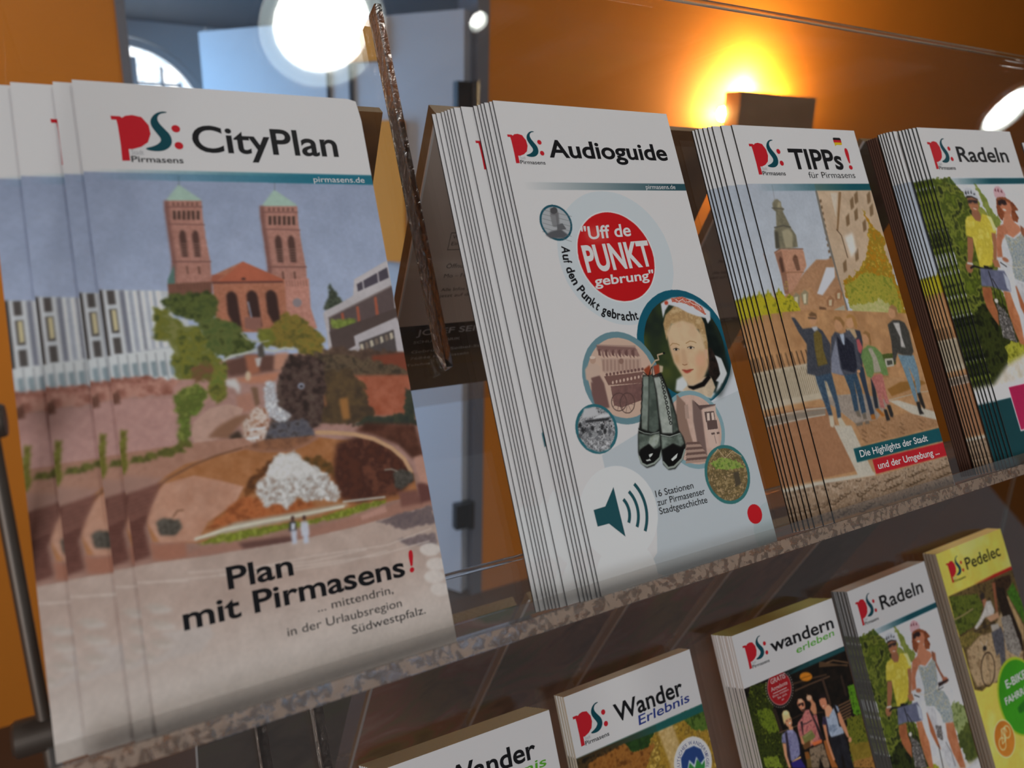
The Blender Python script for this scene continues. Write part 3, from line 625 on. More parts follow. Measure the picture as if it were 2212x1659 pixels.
'audio': '''
p|00000000,2a4c55|g=60,0,900,0|-10 368 990 368 990 402 -10 402
p|b4bdc2||148 1560 148 1680 220 1640 360 1820 310 2000 240 2050 340 2110 990 2110 990 1240 600 1240 360 1500
p|cdd0d4||990 1240 990 1140 800 1240 500 1300 500 1260
p|c3c9cf||400 1380 990 1200 990 1400 400 1500
p|bec7cb||781 720 779 753 774 785 766 817 754 847 739 876 721 904 701 929 677 953 652 973 624 991 595 1006 565 1018 533 1026 501 1031 468 1033 435 1031 403 1026 371 1018 341 1006 312 991 284 973 259 953 235 929 215 904 197 876 182 847 170 817 162 785 157 753 155 720 157 687 162 655 170 623 182 593 197 564 215 536 235 511 259 487 284 467 311 449 341 434 371 422 403 414 435 409 468 407 501 409 533 414 565 422 595 434 624 449 652 467 677 487 701 511 721 536 739 564 754 593 766 623 774 655 779 687
p|d9d9dc||679 716 678 738 674 760 669 782 660 803 650 823 638 842 624 859 608 875 591 889 572 901 552 911 531 920 509 925 487 929 465 930 443 929 421 925 399 920 378 911 358 901 339 889 322 875 306 859 292 842 280 823 270 803 261 782 256 760 252 738 251 716 252 694 256 672 261 650 270 629 280 609 292 590 306 573 322 557 339 543 358 531 378 521 399 512 421 507 443 503 465 502 487 503 509 507 531 512 552 521 572 531 591 543 608 557 624 573 638 590 650 609 660 629 669 650 674 672 678 694
p|b91a1e,b3161b|g=30,50,60,90|673 716 672 738 668 759 663 780 655 801 645 820 633 838 620 855 604 871 587 884 569 896 550 906 529 914 508 919 487 923 465 924 443 923 422 919 401 914 380 906 361 896 343 884 326 871 310 855 297 838 285 820 275 801 267 780 262 759 258 738 257 716 258 694 262 673 267 652 275 631 285 612 297 594 310 577 326 561 343 548 361 536 380 526 401 518 422 513 443 509 465 508 487 509 508 513 529 518 550 526 569 536 587 548 604 561 620 577 633 594 645 612 655 631 663 652 668 673 672 694
p|c4443f|f=2.2|445 615 442 622 436 629 427 635 417 640 405 644 392 646 378 647 365 647 352 645 341 642 332 637 324 632 320 625 317 618 318 611 321 604 327 597 335 591 346 586 358 582 371 579 384 578 397 578 410 580 422 583 431 588 439 594 444 600 446 607
p|d0d3d8||363 1805 362 1825 359 1845 354 1865 346 1884 337 1902 326 1918 313 1934 299 1948 283 1961 266 1972 249 1981 230 1989 210 1994 190 1997 170 1998 150 1997 130 1994 110 1989 91 1981 74 1972 57 1961 41 1948 27 1934 14 1918 3 1902 -6 1884 -14 1865 -19 1845 -22 1825 -23 1805 -22 1785 -19 1765 -14 1745 -6 1726 3 1708 14 1692 27 1676 41 1662 57 1649 73 1638 91 1629 110 1621 130 1616 150 1613 170 1612 190 1613 210 1616 230 1621 249 1629 266 1638 283 1649 299 1662 313 1676 326 1692 337 1708 346 1726 354 1745 359 1765 362 1785
p|d0d3d8||290 2060 288 2083 283 2106 274 2128 261 2148 246 2166 228 2181 208 2194 186 2203 163 2208 140 2210 117 2208 94 2203 72 2194 52 2181 34 2166 19 2148 6 2128 -3 2106 -8 2083 -10 2060 -8 2037 -3 2014 6 1992 19 1972 34 1954 52 1939 72 1926 94 1917 117 1912 140 1910 163 1912 186 1917 208 1926 228 1939 246 1954 261 1972 274 1992 283 2014 288 2037
p|a9b7bb||1126 2060 1124 2081 1119 2102 1111 2122 1100 2140 1086 2156 1070 2170 1052 2181 1032 2189 1011 2194 990 2196 969 2194 948 2189 928 2181 910 2170 894 2156 880 2140 869 2122 861 2102 856 2081 854 2060 856 2039 861 2018 869 1998 880 1980 894 1964 910 1950 928 1939 948 1931 969 1926 990 1924 1011 1926 1032 1931 1052 1939 1070 1950 1086 1964 1100 1980 1111 1998 1119 2018 1124 2039
p|1b4f5e||264 552 263 565 260 577 255 589 248 600 240 610 230 618 219 625 207 630 195 633 182 634 169 633 157 630 145 625 134 618 124 610 116 600 109 589 104 577 101 565 100 552 101 539 104 527 109 515 116 504 124 494 134 486 145 479 157 474 169 471 182 470 195 471 207 474 219 479 230 486 240 494 248 504 255 515 260 527 263 539
p|a5a9ac||254 552 253 563 250 574 246 585 240 594 233 603 224 610 215 616 204 620 193 623 182 624 171 623 160 620 149 616 140 610 131 603 124 594 118 585 114 574 111 563 110 552 111 541 114 530 118 519 124 510 131 501 140 494 149 488 160 484 171 481 182 480 193 481 204 484 215 488 224 494 233 501 240 510 246 519 250 530 253 541
l|6f7375|w=2|128 493 270 525
l|6f7375|w=2|123 512 264 548
l|6f7375|w=2|118 532 257 571
l|6f7375|w=2|113 551 251 594
l|6f7375|w=2|108 571 245 616
l|6f7375|w=2|103 590 239 639
p|55565a|f=0.2|136 621 115 605 144 591 198 581 230 608 204 623
p|6d6e70|f=0.2|167 486 197 484 206 509 200 547 192 569 162 569 161 523
p|4c4c4e||204 497 200 504 194 509 185 512 177 512 170 509 166 504 166 497 170 490 176 485 185 482 193 482 200 485 204 491
p|5e5f62||184 562 214 555 228 582 179 588
p|7d7f81||163 516 188 520 184 562 161 565
p|14566a||1002 1162 999 1205 989 1246 972 1285 950 1322 922 1354 890 1382 853 1404 814 1421 773 1431 730 1434 687 1431 646 1421 607 1404 570 1382 538 1354 510 1322 488 1285 471 1246 461 1205 458 1162 461 1119 471 1078 488 1039 510 1002 538 970 570 942 607 920 646 903 687 893 730 890 773 893 814 903 853 920 890 942 922 970 950 1002 972 1039 989 1078 999 1119
p|4a5228,2e3a22,1d2621|s=14|964 1162 961 1199 953 1234 938 1268 919 1300 895 1327 868 1351 836 1370 802 1385 767 1393 730 1396 693 1393 658 1385 624 1370 592 1351 565 1327 541 1300 522 1268 507 1234 499 1199 496 1162 499 1125 507 1090 522 1056 541 1024 565 997 592 973 624 954 658 939 693 931 730 928 767 931 802 939 836 954 868 973 895 997 919 1024 938 1056 953 1090 961 1125
p|1a2420,0f1715|s=6;f=2|854 1010 924 1054 967 1200 966 1309 859 1412 767 1357 837 1186
p|c9cfd0|f=0.6|631 1303 689 1285 690 1347 838 1393 890 1321 895 1225 924 1244 935 1316 873 1372 803 1415 609 1351
p|c9b79c,b8a58c|s=3;f=0.4|689 1305 837 1314 846 1368 805 1410 647 1356 686 1336
p|151210,2b201c|s=2;f=0.4|837 1186 881 1180 898 1236 894 1310 853 1348 827 1302 835 1234
p|b49468,a3845a,c0a67c|s=3;f=0.4|633 1044 658 1004 723 967 806 963 862 1005 877 1066 868 1157 840 1261 837 1186 834 1089 678 1048 628 1122 630 1096
p|cdb592,c9a987|s=5;f=0.5|638 1091 678 1048 748 1038 809 1060 841 1111 844 1187 837 1261 797 1309 739 1338 699 1338 680 1314 664 1281 641 1227 635 1164
p|c6a07c|f=1.4|797 1182 847 1198 830 1271 774 1316 733 1337 774 1253
p|cfa182|f=1.4|776 1206 830 1207 814 1258 759 1257
p|c09a72|f=1|651 1187 680 1190 672 1236 648 1228
p|b59878|f=0.2|651 1164 674 1158 692 1168 686 1175 669 1176 653 1171
p|d0c5b4||654 1166 673 1162 688 1170 669 1173
p|2e2a28||678 1169 677 1171 674 1173 671 1174 668 1173 665 1172 664 1170 664 1167 666 1165 668 1163 671 1162 674 1163 677 1164 678 1166
l|4a3a2c|w=3|655 1165 673 1161 688 1169
p|b59878|f=0.2|736 1165 762 1159 783 1170 777 1177 756 1178 737 1173
p|d0c5b4||739 1167 761 1163 778 1172 757 1175
p|2e2a28||766 1170 764 1173 762 1174 759 1175 755 1175 753 1173 751 1171 751 1169 753 1166 756 1165 759 1164 762 1164 765 1166 766 1168
l|4a3a2c|w=3|739 1166 761 1162 779 1171
l|a88258|w=4|643 1147 659 1138 681 1142 696 1150
l|a88258|w=4|737 1146 763 1138 786 1143 797 1150
p|c19f7e|f=0.5|699 1171 722 1173 718 1226 724 1239 705 1245 688 1238
l|98694c|w=4|687 1239 697 1244 713 1242
p|a84a3a|f=0.12|676 1263 693 1264 701 1268 719 1266 743 1268 718 1280 700 1283 688 1278
l|6e2c24|w=2|676 1264 700 1271 743 1269
p|c9a488|f=0.3|837 1186 854 1188 844 1230 830 1228
p|100d0d|f=0.12|685 1339 717 1344 775 1332 822 1304 835 1319 782 1354 712 1361 689 1349
p|c9ccd0|f=0.2|648 950 679 937 722 927 783 928 846 947 892 980 931 1011 922 1049 898 1068 893 1040 842 1025 793 1005 741 974 692 959 664 983 640 1018 643 987
p|b0452f,c98a78,a63d28|s=0.7;d=0.3|715 929 783 927 844 955 890 986 905 1025 886 1018 835 981 774 955 716 948
p|b0452f|f=0.2|692 950 690 954 686 957 680 958 675 958 671 955 669 952 669 948 671 944 675 941 681 939 686 940 690 942 692 945
l|e3dcd6|w=3|740 936 756 948 780 939 795 954 823 953 839 968 865 975 879 996
p|c6cacb|f=0.4|890 1219 925 1239 937 1310 894 1353 857 1338 911 1302 898 1257
p|64868f||543 1256 541 1288 533 1319 521 1348 504 1375 484 1400 459 1420 432 1437 403 1449 372 1457 340 1459 308 1457 277 1449 248 1437 221 1420 196 1400 176 1375 159 1348 147 1319 139 1288 137 1256 139 1224 147 1193 159 1164 176 1137 196 1112 221 1092 248 1075 277 1063 308 1055 340 1053 372 1055 403 1063 432 1075 459 1092 484 1112 504 1137 521 1164 533 1193 541 1224
p|c2a795||516 1256 514 1284 507 1310 497 1336 482 1359 464 1380 443 1398 420 1413 394 1423 368 1430 340 1432 312 1430 286 1423 260 1413 237 1398 216 1380 198 1359 183 1336 173 1310 166 1284 164 1256 166 1228 173 1202 183 1176 198 1153 216 1132 237 1114 260 1099 286 1089 312 1082 340 1080 368 1082 394 1089 420 1099 443 1114 464 1132 482 1153 497 1176 507 1202 514 1228
p|7d5f5a|f=0.2|244 1102 446 1133 459 1175 366 1155 243 1126
l|a58a7d|w=5|250 1102 447 1128
p|6a4d49||247 1122 259 1120 256 1152 244 1146
p|8f7068||263 1127 276 1122 271 1165 261 1148
p|6a4d49||280 1132 294 1124 289 1164 278 1150
p|8f7068||296 1137 311 1126 307 1162 295 1151
p|6a4d49||312 1143 328 1128 325 1161 312 1153
p|8f7068||333 1133 346 1130 339 1174 330 1155
p|6a4d49||349 1139 363 1132 358 1172 347 1157
p|8f7068||366 1144 381 1134 376 1171 365 1159
p|6a4d49||383 1149 399 1136 395 1170 382 1161
p|8f7068||404 1140 417 1138 410 1183 400 1163
p|6a4d49||421 1146 435 1140 429 1182 418 1165
p|8f7068||438 1151 453 1142 448 1180 436 1167
p|b59a8b||251 1161 462 1185 449 1249 251 1225
p|9c7f72|f=0.2|258 1167 270 1168 258 1218 246 1217
p|9c7f72|f=0.2|278 1169 289 1170 277 1220 265 1219
p|9c7f72|f=0.2|297 1171 309 1173 296 1223 285 1221
p|9c7f72|f=0.2|317 1174 328 1175 316 1225 304 1224
p|9c7f72|f=0.2|336 1176 348 1177 336 1228 324 1226
p|9c7f72|f=0.2|356 1178 368 1180 355 1230 344 1229
p|9c7f72|f=0.2|376 1181 388 1182 375 1233 363 1231
p|9c7f72|f=0.2|396 1183 408 1184 395 1235 383 1234
p|9c7f72|f=0.2|416 1185 428 1187 415 1238 403 1236
p|9c7f72|f=0.2|437 1188 449 1189 436 1240 424 1239
p|8a6c60||367 1187 364 1192 359 1196 354 1198 348 1197 343 1194 341 1190 341 1184 344 1179 349 1175 355 1173 361 1174 365 1177 367 1181
p|6d4f4b||270 1234 268 1237 266 1239 263 1240 260 1240 258 1238 257 1236 257 1233 258 1230 261 1228 264 1227 266 1227 269 1229 270 1231
p|6d4f4b||288 1234 287 1237 285 1239 282 1240 279 1240 277 1238 276 1235 276 1233 277 1230 280 1228 283 1227 285 1227 287 1229 289 1231
p|6d4f4b||307 1234 306 1237 304 1239 301 1240 298 1240 296 1238 295 1235 295 1232 296 1230 299 1228 302 1227 304 1227 307 1229 308 1231
p|6d4f4b||327 1234 325 1237 323 1239 320 1240 317 1240 315 1238 314 1235 314 1232 315 1230 318 1228 321 1227 323 1227 326 1229 327 1231
p|6d4f4b||346 1234 344 1237 342 1239 339 1240 336 1239 334 1238 333 1235 333 1232 334 1230 337 1227 340 1226 343 1227 345 1228 346 1231
p|6d4f4b||365 1234 364 1237 361 1239 358 1240 355 1239 353 1238 352 1235 352 1232 354 1229 356 1227 359 1226 362 1227 364 1228 365 1231
p|6d4f4b||385 1234 383 1237 381 1239 378 1240 375 1239 373 1238 371 1235 372 1232 373 1229 376 1227 379 1226 381 1227 384 1228 385 1231
p|6d4f4b||404 1234 403 1237 400 1239 397 1240 394 1239 392 1238 391 1235 391 1232 393 1229 395 1227 398 1226 401 1227 403 1228 404 1231
p|6d4f4b||424 1234 422 1237 420 1239 417 1240 414 1239 412 1238 411 1235 411 1232 412 1229 415 1227 418 1226 421 1226 423 1228 424 1231
p|6d4f4b||444 1234 442 1236 440 1239 437 1240 434 1239 431 1238 430 1235 431 1232 432 1229 435 1227 438 1226 441 1226 443 1228 444 1231
p|6d4f4b||464 1234 462 1236 460 1239 457 1240 454 1239 451 1238 450 1235 450 1232 452 1229 454 1227 458 1226 460 1226 463 1228 464 1231
p|75564f||247 1239 456 1245 442 1293 259 1279
p|c3a99a||290 1271 287 1276 283 1278 280 1275 280 1270 283 1265 287 1263 290 1266
p|c3a99a||310 1270 307 1275 303 1277 300 1274 300 1269 303 1264 307 1262 310 1265
p|c3a99a||330 1269 327 1275 323 1276 320 1274 320 1268 323 1263 327 1261 330 1264
p|c3a99a||350 1269 347 1274 343 1275 340 1273 340 1267 343 1262 347 1260 350 1263
p|c3a99a||371 1268 367 1273 363 1275 360 1272 360 1266 363 1261 367 1259 371 1262
p|c3a99a||391 1267 388 1272 383 1274 380 1271 380 1266 383 1260 388 1259 391 1261
p|c3a99a||411 1266 408 1271 404 1273 401 1270 401 1265 404 1259 408 1258 411 1260
p|c3a99a||432 1265 429 1270 424 1272 421 1269 421 1264 424 1259 429 1257 432 1260
p|c3a99a||453 1264 449 1270 445 1271 442 1269 442 1263 445 1258 450 1256 453 1259
p|7a5a55,6c4f4b|s=2|269 1285 442 1293 421 1365 301 1382 264 1367
p|705450|f=0.2|179 1235 226 1231 239 1267 239 1373 204 1372 170 1353 166 1305
p|bda595|f=0.2|160 1199 190 1173 218 1177 241 1199 226 1231 178 1237 184 1259 154 1241
p|b0917f||225 1166 222 1172 216 1177 209 1180 202 1179 196 1175 194 1169 194 1162 197 1155 203 1150 210 1148 217 1148 223 1152 226 1158
p|d0bdae||225 1154 223 1157 219 1159 212 1159 206 1159 200 1157 197 1154 196 1151 199 1148 203 1146 209 1146 216 1147 221 1149 225 1151
l|54403c|w=4|333 1362 328 1372 322 1380 314 1387 304 1392 293 1394 283 1394 273 1391 265 1386 259 1379 255 1370 254 1361 255 1351 259 1342 265 1333 274 1326 283 1322 294 1319 304 1319 314 1322 322 1327 329 1334 333 1343 334 1352 333 1362
l|6b524c|w=2|294 1357 330 1370
l|6b524c|w=2|294 1357 306 1391
l|6b524c|w=2|294 1357 276 1392
l|6b524c|w=2|294 1357 256 1372
l|6b524c|w=2|294 1357 258 1344
l|6b524c|w=2|294 1357 281 1322
l|6b524c|w=2|294 1357 312 1321
l|6b524c|w=2|294 1357 332 1341
l|54403c|w=4|373 1373 368 1384 362 1393 353 1401 343 1407 333 1410 323 1409 314 1407 306 1401 300 1393 297 1384 296 1373 298 1362 302 1351 309 1342 317 1334 327 1328 337 1325 347 1325 357 1328 365 1333 370 1341 374 1351 375 1362 373 1373
l|6b524c|w=2|335 1367 370 1381
l|6b524c|w=2|335 1367 346 1406
l|6b524c|w=2|335 1367 316 1408
l|6b524c|w=2|335 1367 298 1386
l|6b524c|w=2|335 1367 301 1354
l|6b524c|w=2|335 1367 325 1329
l|6b524c|w=2|335 1367 355 1327
l|6b524c|w=2|335 1367 373 1349
p|2c6670||256 1450 255 1466 251 1482 245 1497 236 1511 226 1524 213 1534 199 1543 184 1549 168 1553 152 1554 136 1553 120 1549 105 1543 91 1534 78 1524 68 1511 59 1497 53 1482 49 1466 48 1450 49 1434 53 1418 59 1403 68 1389 78 1376 91 1366 105 1357 120 1351 136 1347 152 1346 168 1347 184 1351 199 1357 213 1366 226 1376 236 1389 245 1403 251 1418 255 1434
p|9a9c9e,5b5d60,b9bbbd,3a3b3d|s=1.2|243 1450 242 1464 239 1478 233 1491 226 1503 216 1514 205 1524 193 1531 180 1537 166 1540 152 1541 138 1540 124 1537 111 1531 99 1524 88 1514 78 1503 71 1491 65 1478 62 1464 61 1450 62 1436 65 1422 71 1409 78 1397 88 1386 99 1376 111 1369 124 1363 138 1360 152 1359 166 1360 180 1363 193 1369 205 1376 216 1386 226 1397 233 1409 239 1422 242 1436
p|b6b8ba|f=0.3|112 1359 168 1360 180 1397 90 1398
p|c4c6c8|f=0.2|132 1409 182 1393 227 1395 228 1412
p|2c2d2f|f=0.2|104 1407 228 1414 219 1425 107 1417
p|2b2c2e|f=0.2|84 1425 81 1429 78 1432 74 1434 70 1433 68 1431 66 1427 67 1422 69 1417 72 1414 76 1412 80 1413 83 1416 84 1420
p|55575a|f=0.2|114 1449 112 1453 109 1457 105 1458 101 1457 98 1455 97 1451 97 1446 99 1441 103 1438 107 1436 111 1437 113 1440 115 1444
p|8a8c8e|f=0.2|146 1473 143 1477 140 1481 136 1482 132 1482 129 1479 128 1475 128 1470 130 1466 134 1462 138 1461 142 1461 145 1464 146 1468
p|2b2c2e|f=0.2|191 1448 188 1452 185 1456 181 1457 177 1457 174 1454 173 1450 173 1445 175 1440 179 1437 183 1435 187 1436 190 1439 191 1443
p|55575a|f=0.2|222 1472 220 1477 217 1480 213 1482 209 1481 206 1479 204 1474 205 1469 207 1465 210 1462 215 1460 218 1461 221 1463 223 1468
p|8a8c8e|f=0.2|96 1471 94 1475 91 1479 87 1480 83 1480 80 1477 79 1473 79 1468 81 1464 85 1460 89 1459 92 1459 95 1462 97 1466
p|2b2c2e|f=0.2|140 1446 138 1450 135 1454 131 1455 127 1455 124 1452 123 1448 123 1443 125 1439 129 1435 133 1434 137 1434 140 1437 141 1441
p|55575a|f=0.2|172 1470 170 1475 166 1478 162 1480 158 1479 155 1476 154 1472 154 1467 157 1463 160 1459 164 1458 168 1459 171 1461 172 1465
p|8a8c8e|f=0.2|203 1495 201 1499 198 1503 194 1504 190 1504 187 1501 185 1497 186 1492 188 1487 192 1484 196 1482 200 1483 202 1486 204 1490
p|2b2c2e|f=0.2|91 1444 89 1448 86 1452 82 1453 78 1453 75 1450 74 1446 74 1441 76 1437 80 1433 83 1432 87 1432 90 1435 92 1439
p|55575a|f=0.2|122 1468 120 1473 117 1476 113 1477 109 1477 106 1474 105 1470 105 1465 107 1461 110 1457 114 1456 118 1457 121 1459 122 1463
p|8a8c8e|f=0.2|167 1443 165 1448 161 1451 157 1452 153 1452 150 1449 149 1445 149 1440 151 1436 155 1432 159 1431 163 1431 166 1434 167 1438
p|2b2c2e|f=0.2|198 1468 196 1472 193 1475 189 1477 185 1476 182 1474 180 1469 181 1465 183 1460 186 1457 191 1455 194 1456 197 1458 199 1463
p|55575a|f=0.2|73 1466 71 1471 68 1474 64 1475 60 1475 57 1472 56 1468 56 1463 58 1459 62 1455 65 1454 69 1455 72 1457 73 1461
p|c2c4c6,8f9194,5a5b5d|s=0.8;f=0.4|105 1489 196 1509 198 1542 140 1546 81 1517
p|7d9ea6||839 1535 837 1563 830 1589 820 1615 805 1638 787 1659 766 1677 743 1692 717 1702 691 1709 663 1711 635 1709 609 1702 583 1692 560 1677 539 1659 521 1638 506 1615 496 1589 489 1563 487 1535 489 1507 496 1481 506 1455 521 1432 539 1411 560 1393 583 1378 609 1368 635 1361 663 1359 691 1361 717 1368 743 1378 766 1393 787 1411 805 1432 820 1455 830 1481 837 1507
p|c7ab9c,c0a394||819 1535 817 1559 811 1583 802 1606 789 1627 773 1645 755 1661 734 1674 711 1683 687 1689 663 1691 639 1689 615 1683 592 1674 571 1661 553 1645 537 1627 524 1606 515 1583 509 1559 507 1535 509 1511 515 1487 524 1464 537 1443 553 1425 571 1409 592 1396 615 1387 639 1381 663 1379 687 1381 711 1387 734 1396 755 1409 773 1425 789 1443 802 1464 811 1487 817 1511
p|8c7264|f=0.4|611 1367 648 1413 633 1482 633 1543 637 1594 539 1577
p|75605a|f=0.2|691 1404 731 1446 696 1675 659 1608 668 1498
p|5d4b47||694 1404 722 1434 821 1443 809 1457 722 1455
p|c9b0a2|f=0.1|736 1452 819 1448 773 1668 720 1623
p|5f4d49||744 1468 801 1472 796 1518 739 1514
p|5f4d49||743 1514 804 1514 798 1554 738 1550
p|5f4d49||752 1567 773 1566 773 1576 753 1575
p|5f4d49||786 1568 801 1569 801 1578 784 1577
p|d4c0b3||756 1475 772 1477 764 1510 748 1509
p|d4c0b3||782 1477 796 1477 792 1512 776 1511
l|54413d|w=2|768 1580 767 1616
p|a88f82||639 1422 660 1420 649 1484 627 1481
p|6a534c||601 1583 670 1592 679 1605 591 1593
p|a58b7d||598 1594 674 1604 683 1617 588 1605
p|6a534c||594 1605 679 1616 688 1629 584 1616
p|a58b7d||590 1617 683 1627 692 1641 580 1627
p|6a534c||587 1628 687 1639 696 1652 577 1639
p|a58b7d||583 1639 691 1651 700 1664 573 1650
p|6a534c||580 1651 695 1663 704 1676 570 1661
p|a58b7d||576 1662 699 1675 708 1688 566 1672
p|1a1b19|f=0.15|449 1259 505 1261 509 1343 494 1445 474 1521 464 1584 438 1628 398 1650 357 1653 332 1628 331 1580 352 1506 390 1429 424 1336
p|828d84,6a756c|s=3;f=0.2|451 1265 482 1264 452 1365 406 1500 379 1486 393 1430 428 1336
p|59645c,434d46|s=3;f=0.2|485 1264 504 1266 504 1347 488 1444 470 1501 438 1516 411 1501
p|1a1b19||360 1478 376 1496 409 1511 445 1512 470 1511 468 1520 406 1520 361 1498
l|98a39b|w=3|361 1491 386 1506 419 1516 466 1515
p|6c786e,454e47|s=3;f=0.2|356 1502 406 1520 468 1520 458 1573 417 1585 402 1553 368 1567 336 1581 343 1543
p|9ca69e,86907f|s=2;f=0.4|409 1530 442 1521 465 1530 442 1565 414 1575 396 1552
p|100f0f|f=0.2|342 1572 369 1562 395 1557 418 1581 454 1587 431 1622 395 1639 359 1638 336 1614
l|8d978f|w=8|331 1599 337 1629 360 1644 401 1640 437 1623 457 1592
p|c9cfcb||383 1599 407 1598 399 1606 384 1613
p|b9c0bb||361 1619 383 1618 387 1626 366 1625
l|171716|w=4|439 1288 438 1304 428 1318 427 1334 417 1349 417 1364 407 1379 406 1395 396 1409 395 1424 385 1439 385 1454
p|1a1b19|f=0.15|505 1272 556 1263 565 1305 577 1372 582 1459 575 1523 590 1556 594 1596 560 1650 505 1684 468 1682 446 1654 452 1601 466 1525 482 1443 498 1346
p|a3aba3,8b938b|s=3;f=0.2|507 1277 548 1277 558 1329 564 1391 550 1479 537 1532 480 1522 488 1444 504 1347
p|59645c,3d463f|s=3;f=0.2|567 1381 576 1458 572 1523 540 1532 553 1469
p|7d8a80,4c564e|s=3;f=0.2|471 1531 522 1547 582 1539 587 1585 565 1596 527 1575 485 1587 458 1592
l|a9b3ab|w=3|471 1528 517 1544 576 1539
p|100f0f|f=0.2|461 1593 492 1584 523 1577 551 1599 583 1599 560 1640 510 1670 475 1669 456 1641
l|8d978f|w=9|449 1644 468 1673 502 1674 554 1649 581 1614
p|c9cfcb||520 1628 538 1621 526 1639 500 1649 494 1640
l|1a1b19|w=4|555 1280 552 1285 547 1286 542 1283 542 1279 545 1274 550 1273 555 1276 555 1280
l|1a1b19|w=4|544 1266 552 1275
l|1a1b19|w=4|554 1304 551 1308 545 1309 541 1307 541 1302 544 1298 549 1296 554 1299 554 1304
l|1a1b19|w=4|543 1289 551 1298
l|1a1b19|w=4|553 1327 550 1331 544 1332 540 1330 540 1325 543 1321 548 1320 553 1322 553 1327
l|1a1b19|w=4|542 1312 550 1321
l|1a1b19|w=4|552 1350 549 1354 543 1355 539 1353 539 1348 542 1344 547 1343 552 1345 552 1350
l|1a1b19|w=4|541 1335 549 1345
l|1a1b19|w=4|551 1373 548 1377 542 1378 538 1376 538 1371 541 1367 546 1366 551 1368 551 1373
l|1a1b19|w=4|540 1358 548 1368
l|1a1b19|w=4|550 1396 547 1400 541 1401 537 1399 537 1394 540 1390 545 1389 550 1391 550 1396
l|1a1b19|w=4|539 1381 547 1391
l|1a1b19|w=4|549 1419 546 1423 540 1424 536 1422 536 1417 539 1413 544 1412 549 1414 549 1419
l|1a1b19|w=4|538 1404 546 1414
l|1a1b19|w=4|548 1442 545 1446 539 1447 535 1445 535 1440 538 1436 543 1435 547 1437 548 1442
l|1a1b19|w=4|537 1427 545 1437
l|1a1b19|w=4|547 1465 544 1469 538 1470 534 1468 534 1463 537 1459 542 1458 546 1460 547 1465
l|1a1b19|w=4|536 1450 544 1460
l|1a1b19|w=4|546 1488 543 1492 537 1493 533 1490 533 1486 536 1482 541 1481 545 1483 546 1488
l|1a1b19|w=4|535 1473 543 1482
p|8d4229|f=0.2|462 1236 501 1220 499 1261 472 1267
p|97442c|f=0.2|518 1228 552 1221 554 1257 517 1273
p|b9a98f|f=0.2|554 1227 574 1234 563 1259 546 1262
l|1a1b19|w=4|455 1245 481 1268 514 1222 502 1271 552 1262
l|b39c80|w=7|509 1226 538 1204 558 1202 558 1181 591 1177
p|1a1b19||604 1177 603 1179 600 1181 597 1181 594 1181 591 1180 589 1178 589 1175 591 1173 593 1172 597 1171 600 1172 603 1173 604 1175
p|35706f||921 1762 919 1783 914 1803 907 1822 896 1840 882 1856 866 1870 848 1881 829 1888 809 1893 788 1895 767 1893 747 1888 728 1881 710 1870 694 1856 680 1840 669 1822 662 1803 657 1783 655 1762 657 1741 662 1721 669 1702 680 1684 694 1668 710 1654 728 1643 747 1636 767 1631 788 1629 809 1631 829 1636 848 1643 866 1654 882 1668 896 1684 907 1702 914 1721 919 1741
p|9a8660,7a6844,5d5136,a38c66|s=1.3|906 1762 905 1780 900 1798 893 1816 883 1831 871 1845 857 1857 842 1867 824 1874 806 1879 788 1880 770 1879 752 1874 734 1867 719 1857 705 1845 693 1831 683 1816 676 1798 671 1780 670 1762 671 1744 676 1726 683 1708 693 1693 705 1679 719 1667 734 1657 752 1650 770 1645 788 1644 806 1645 824 1650 842 1657 857 1667 871 1679 883 1693 893 1708 900 1726 905 1744
p|7da03e,8f9a52,5d7a34|s=1;d=0.6|705 1698 776 1682 857 1709 899 1751 822 1745 728 1727
p|4c4436|f=0.3|822 1761 856 1760 853 1817 816 1827
l|b39d7c|w=4|738 1663 767 1643 796 1690 849 1666 895 1699
p|b91a22||931 1963 930 1970 929 1977 926 1983 923 1989 918 1994 913 1999 907 2002 901 2005 894 2006 887 2007 880 2006 873 2005 867 2002 861 1999 856 1994 851 1989 848 1983 845 1977 844 1970 843 1963 844 1956 845 1949 848 1943 851 1937 856 1932 861 1927 867 1924 873 1921 880 1920 887 1919 894 1920 901 1921 907 1924 913 1927 918 1932 923 1937 926 1943 929 1949 930 1956
''',
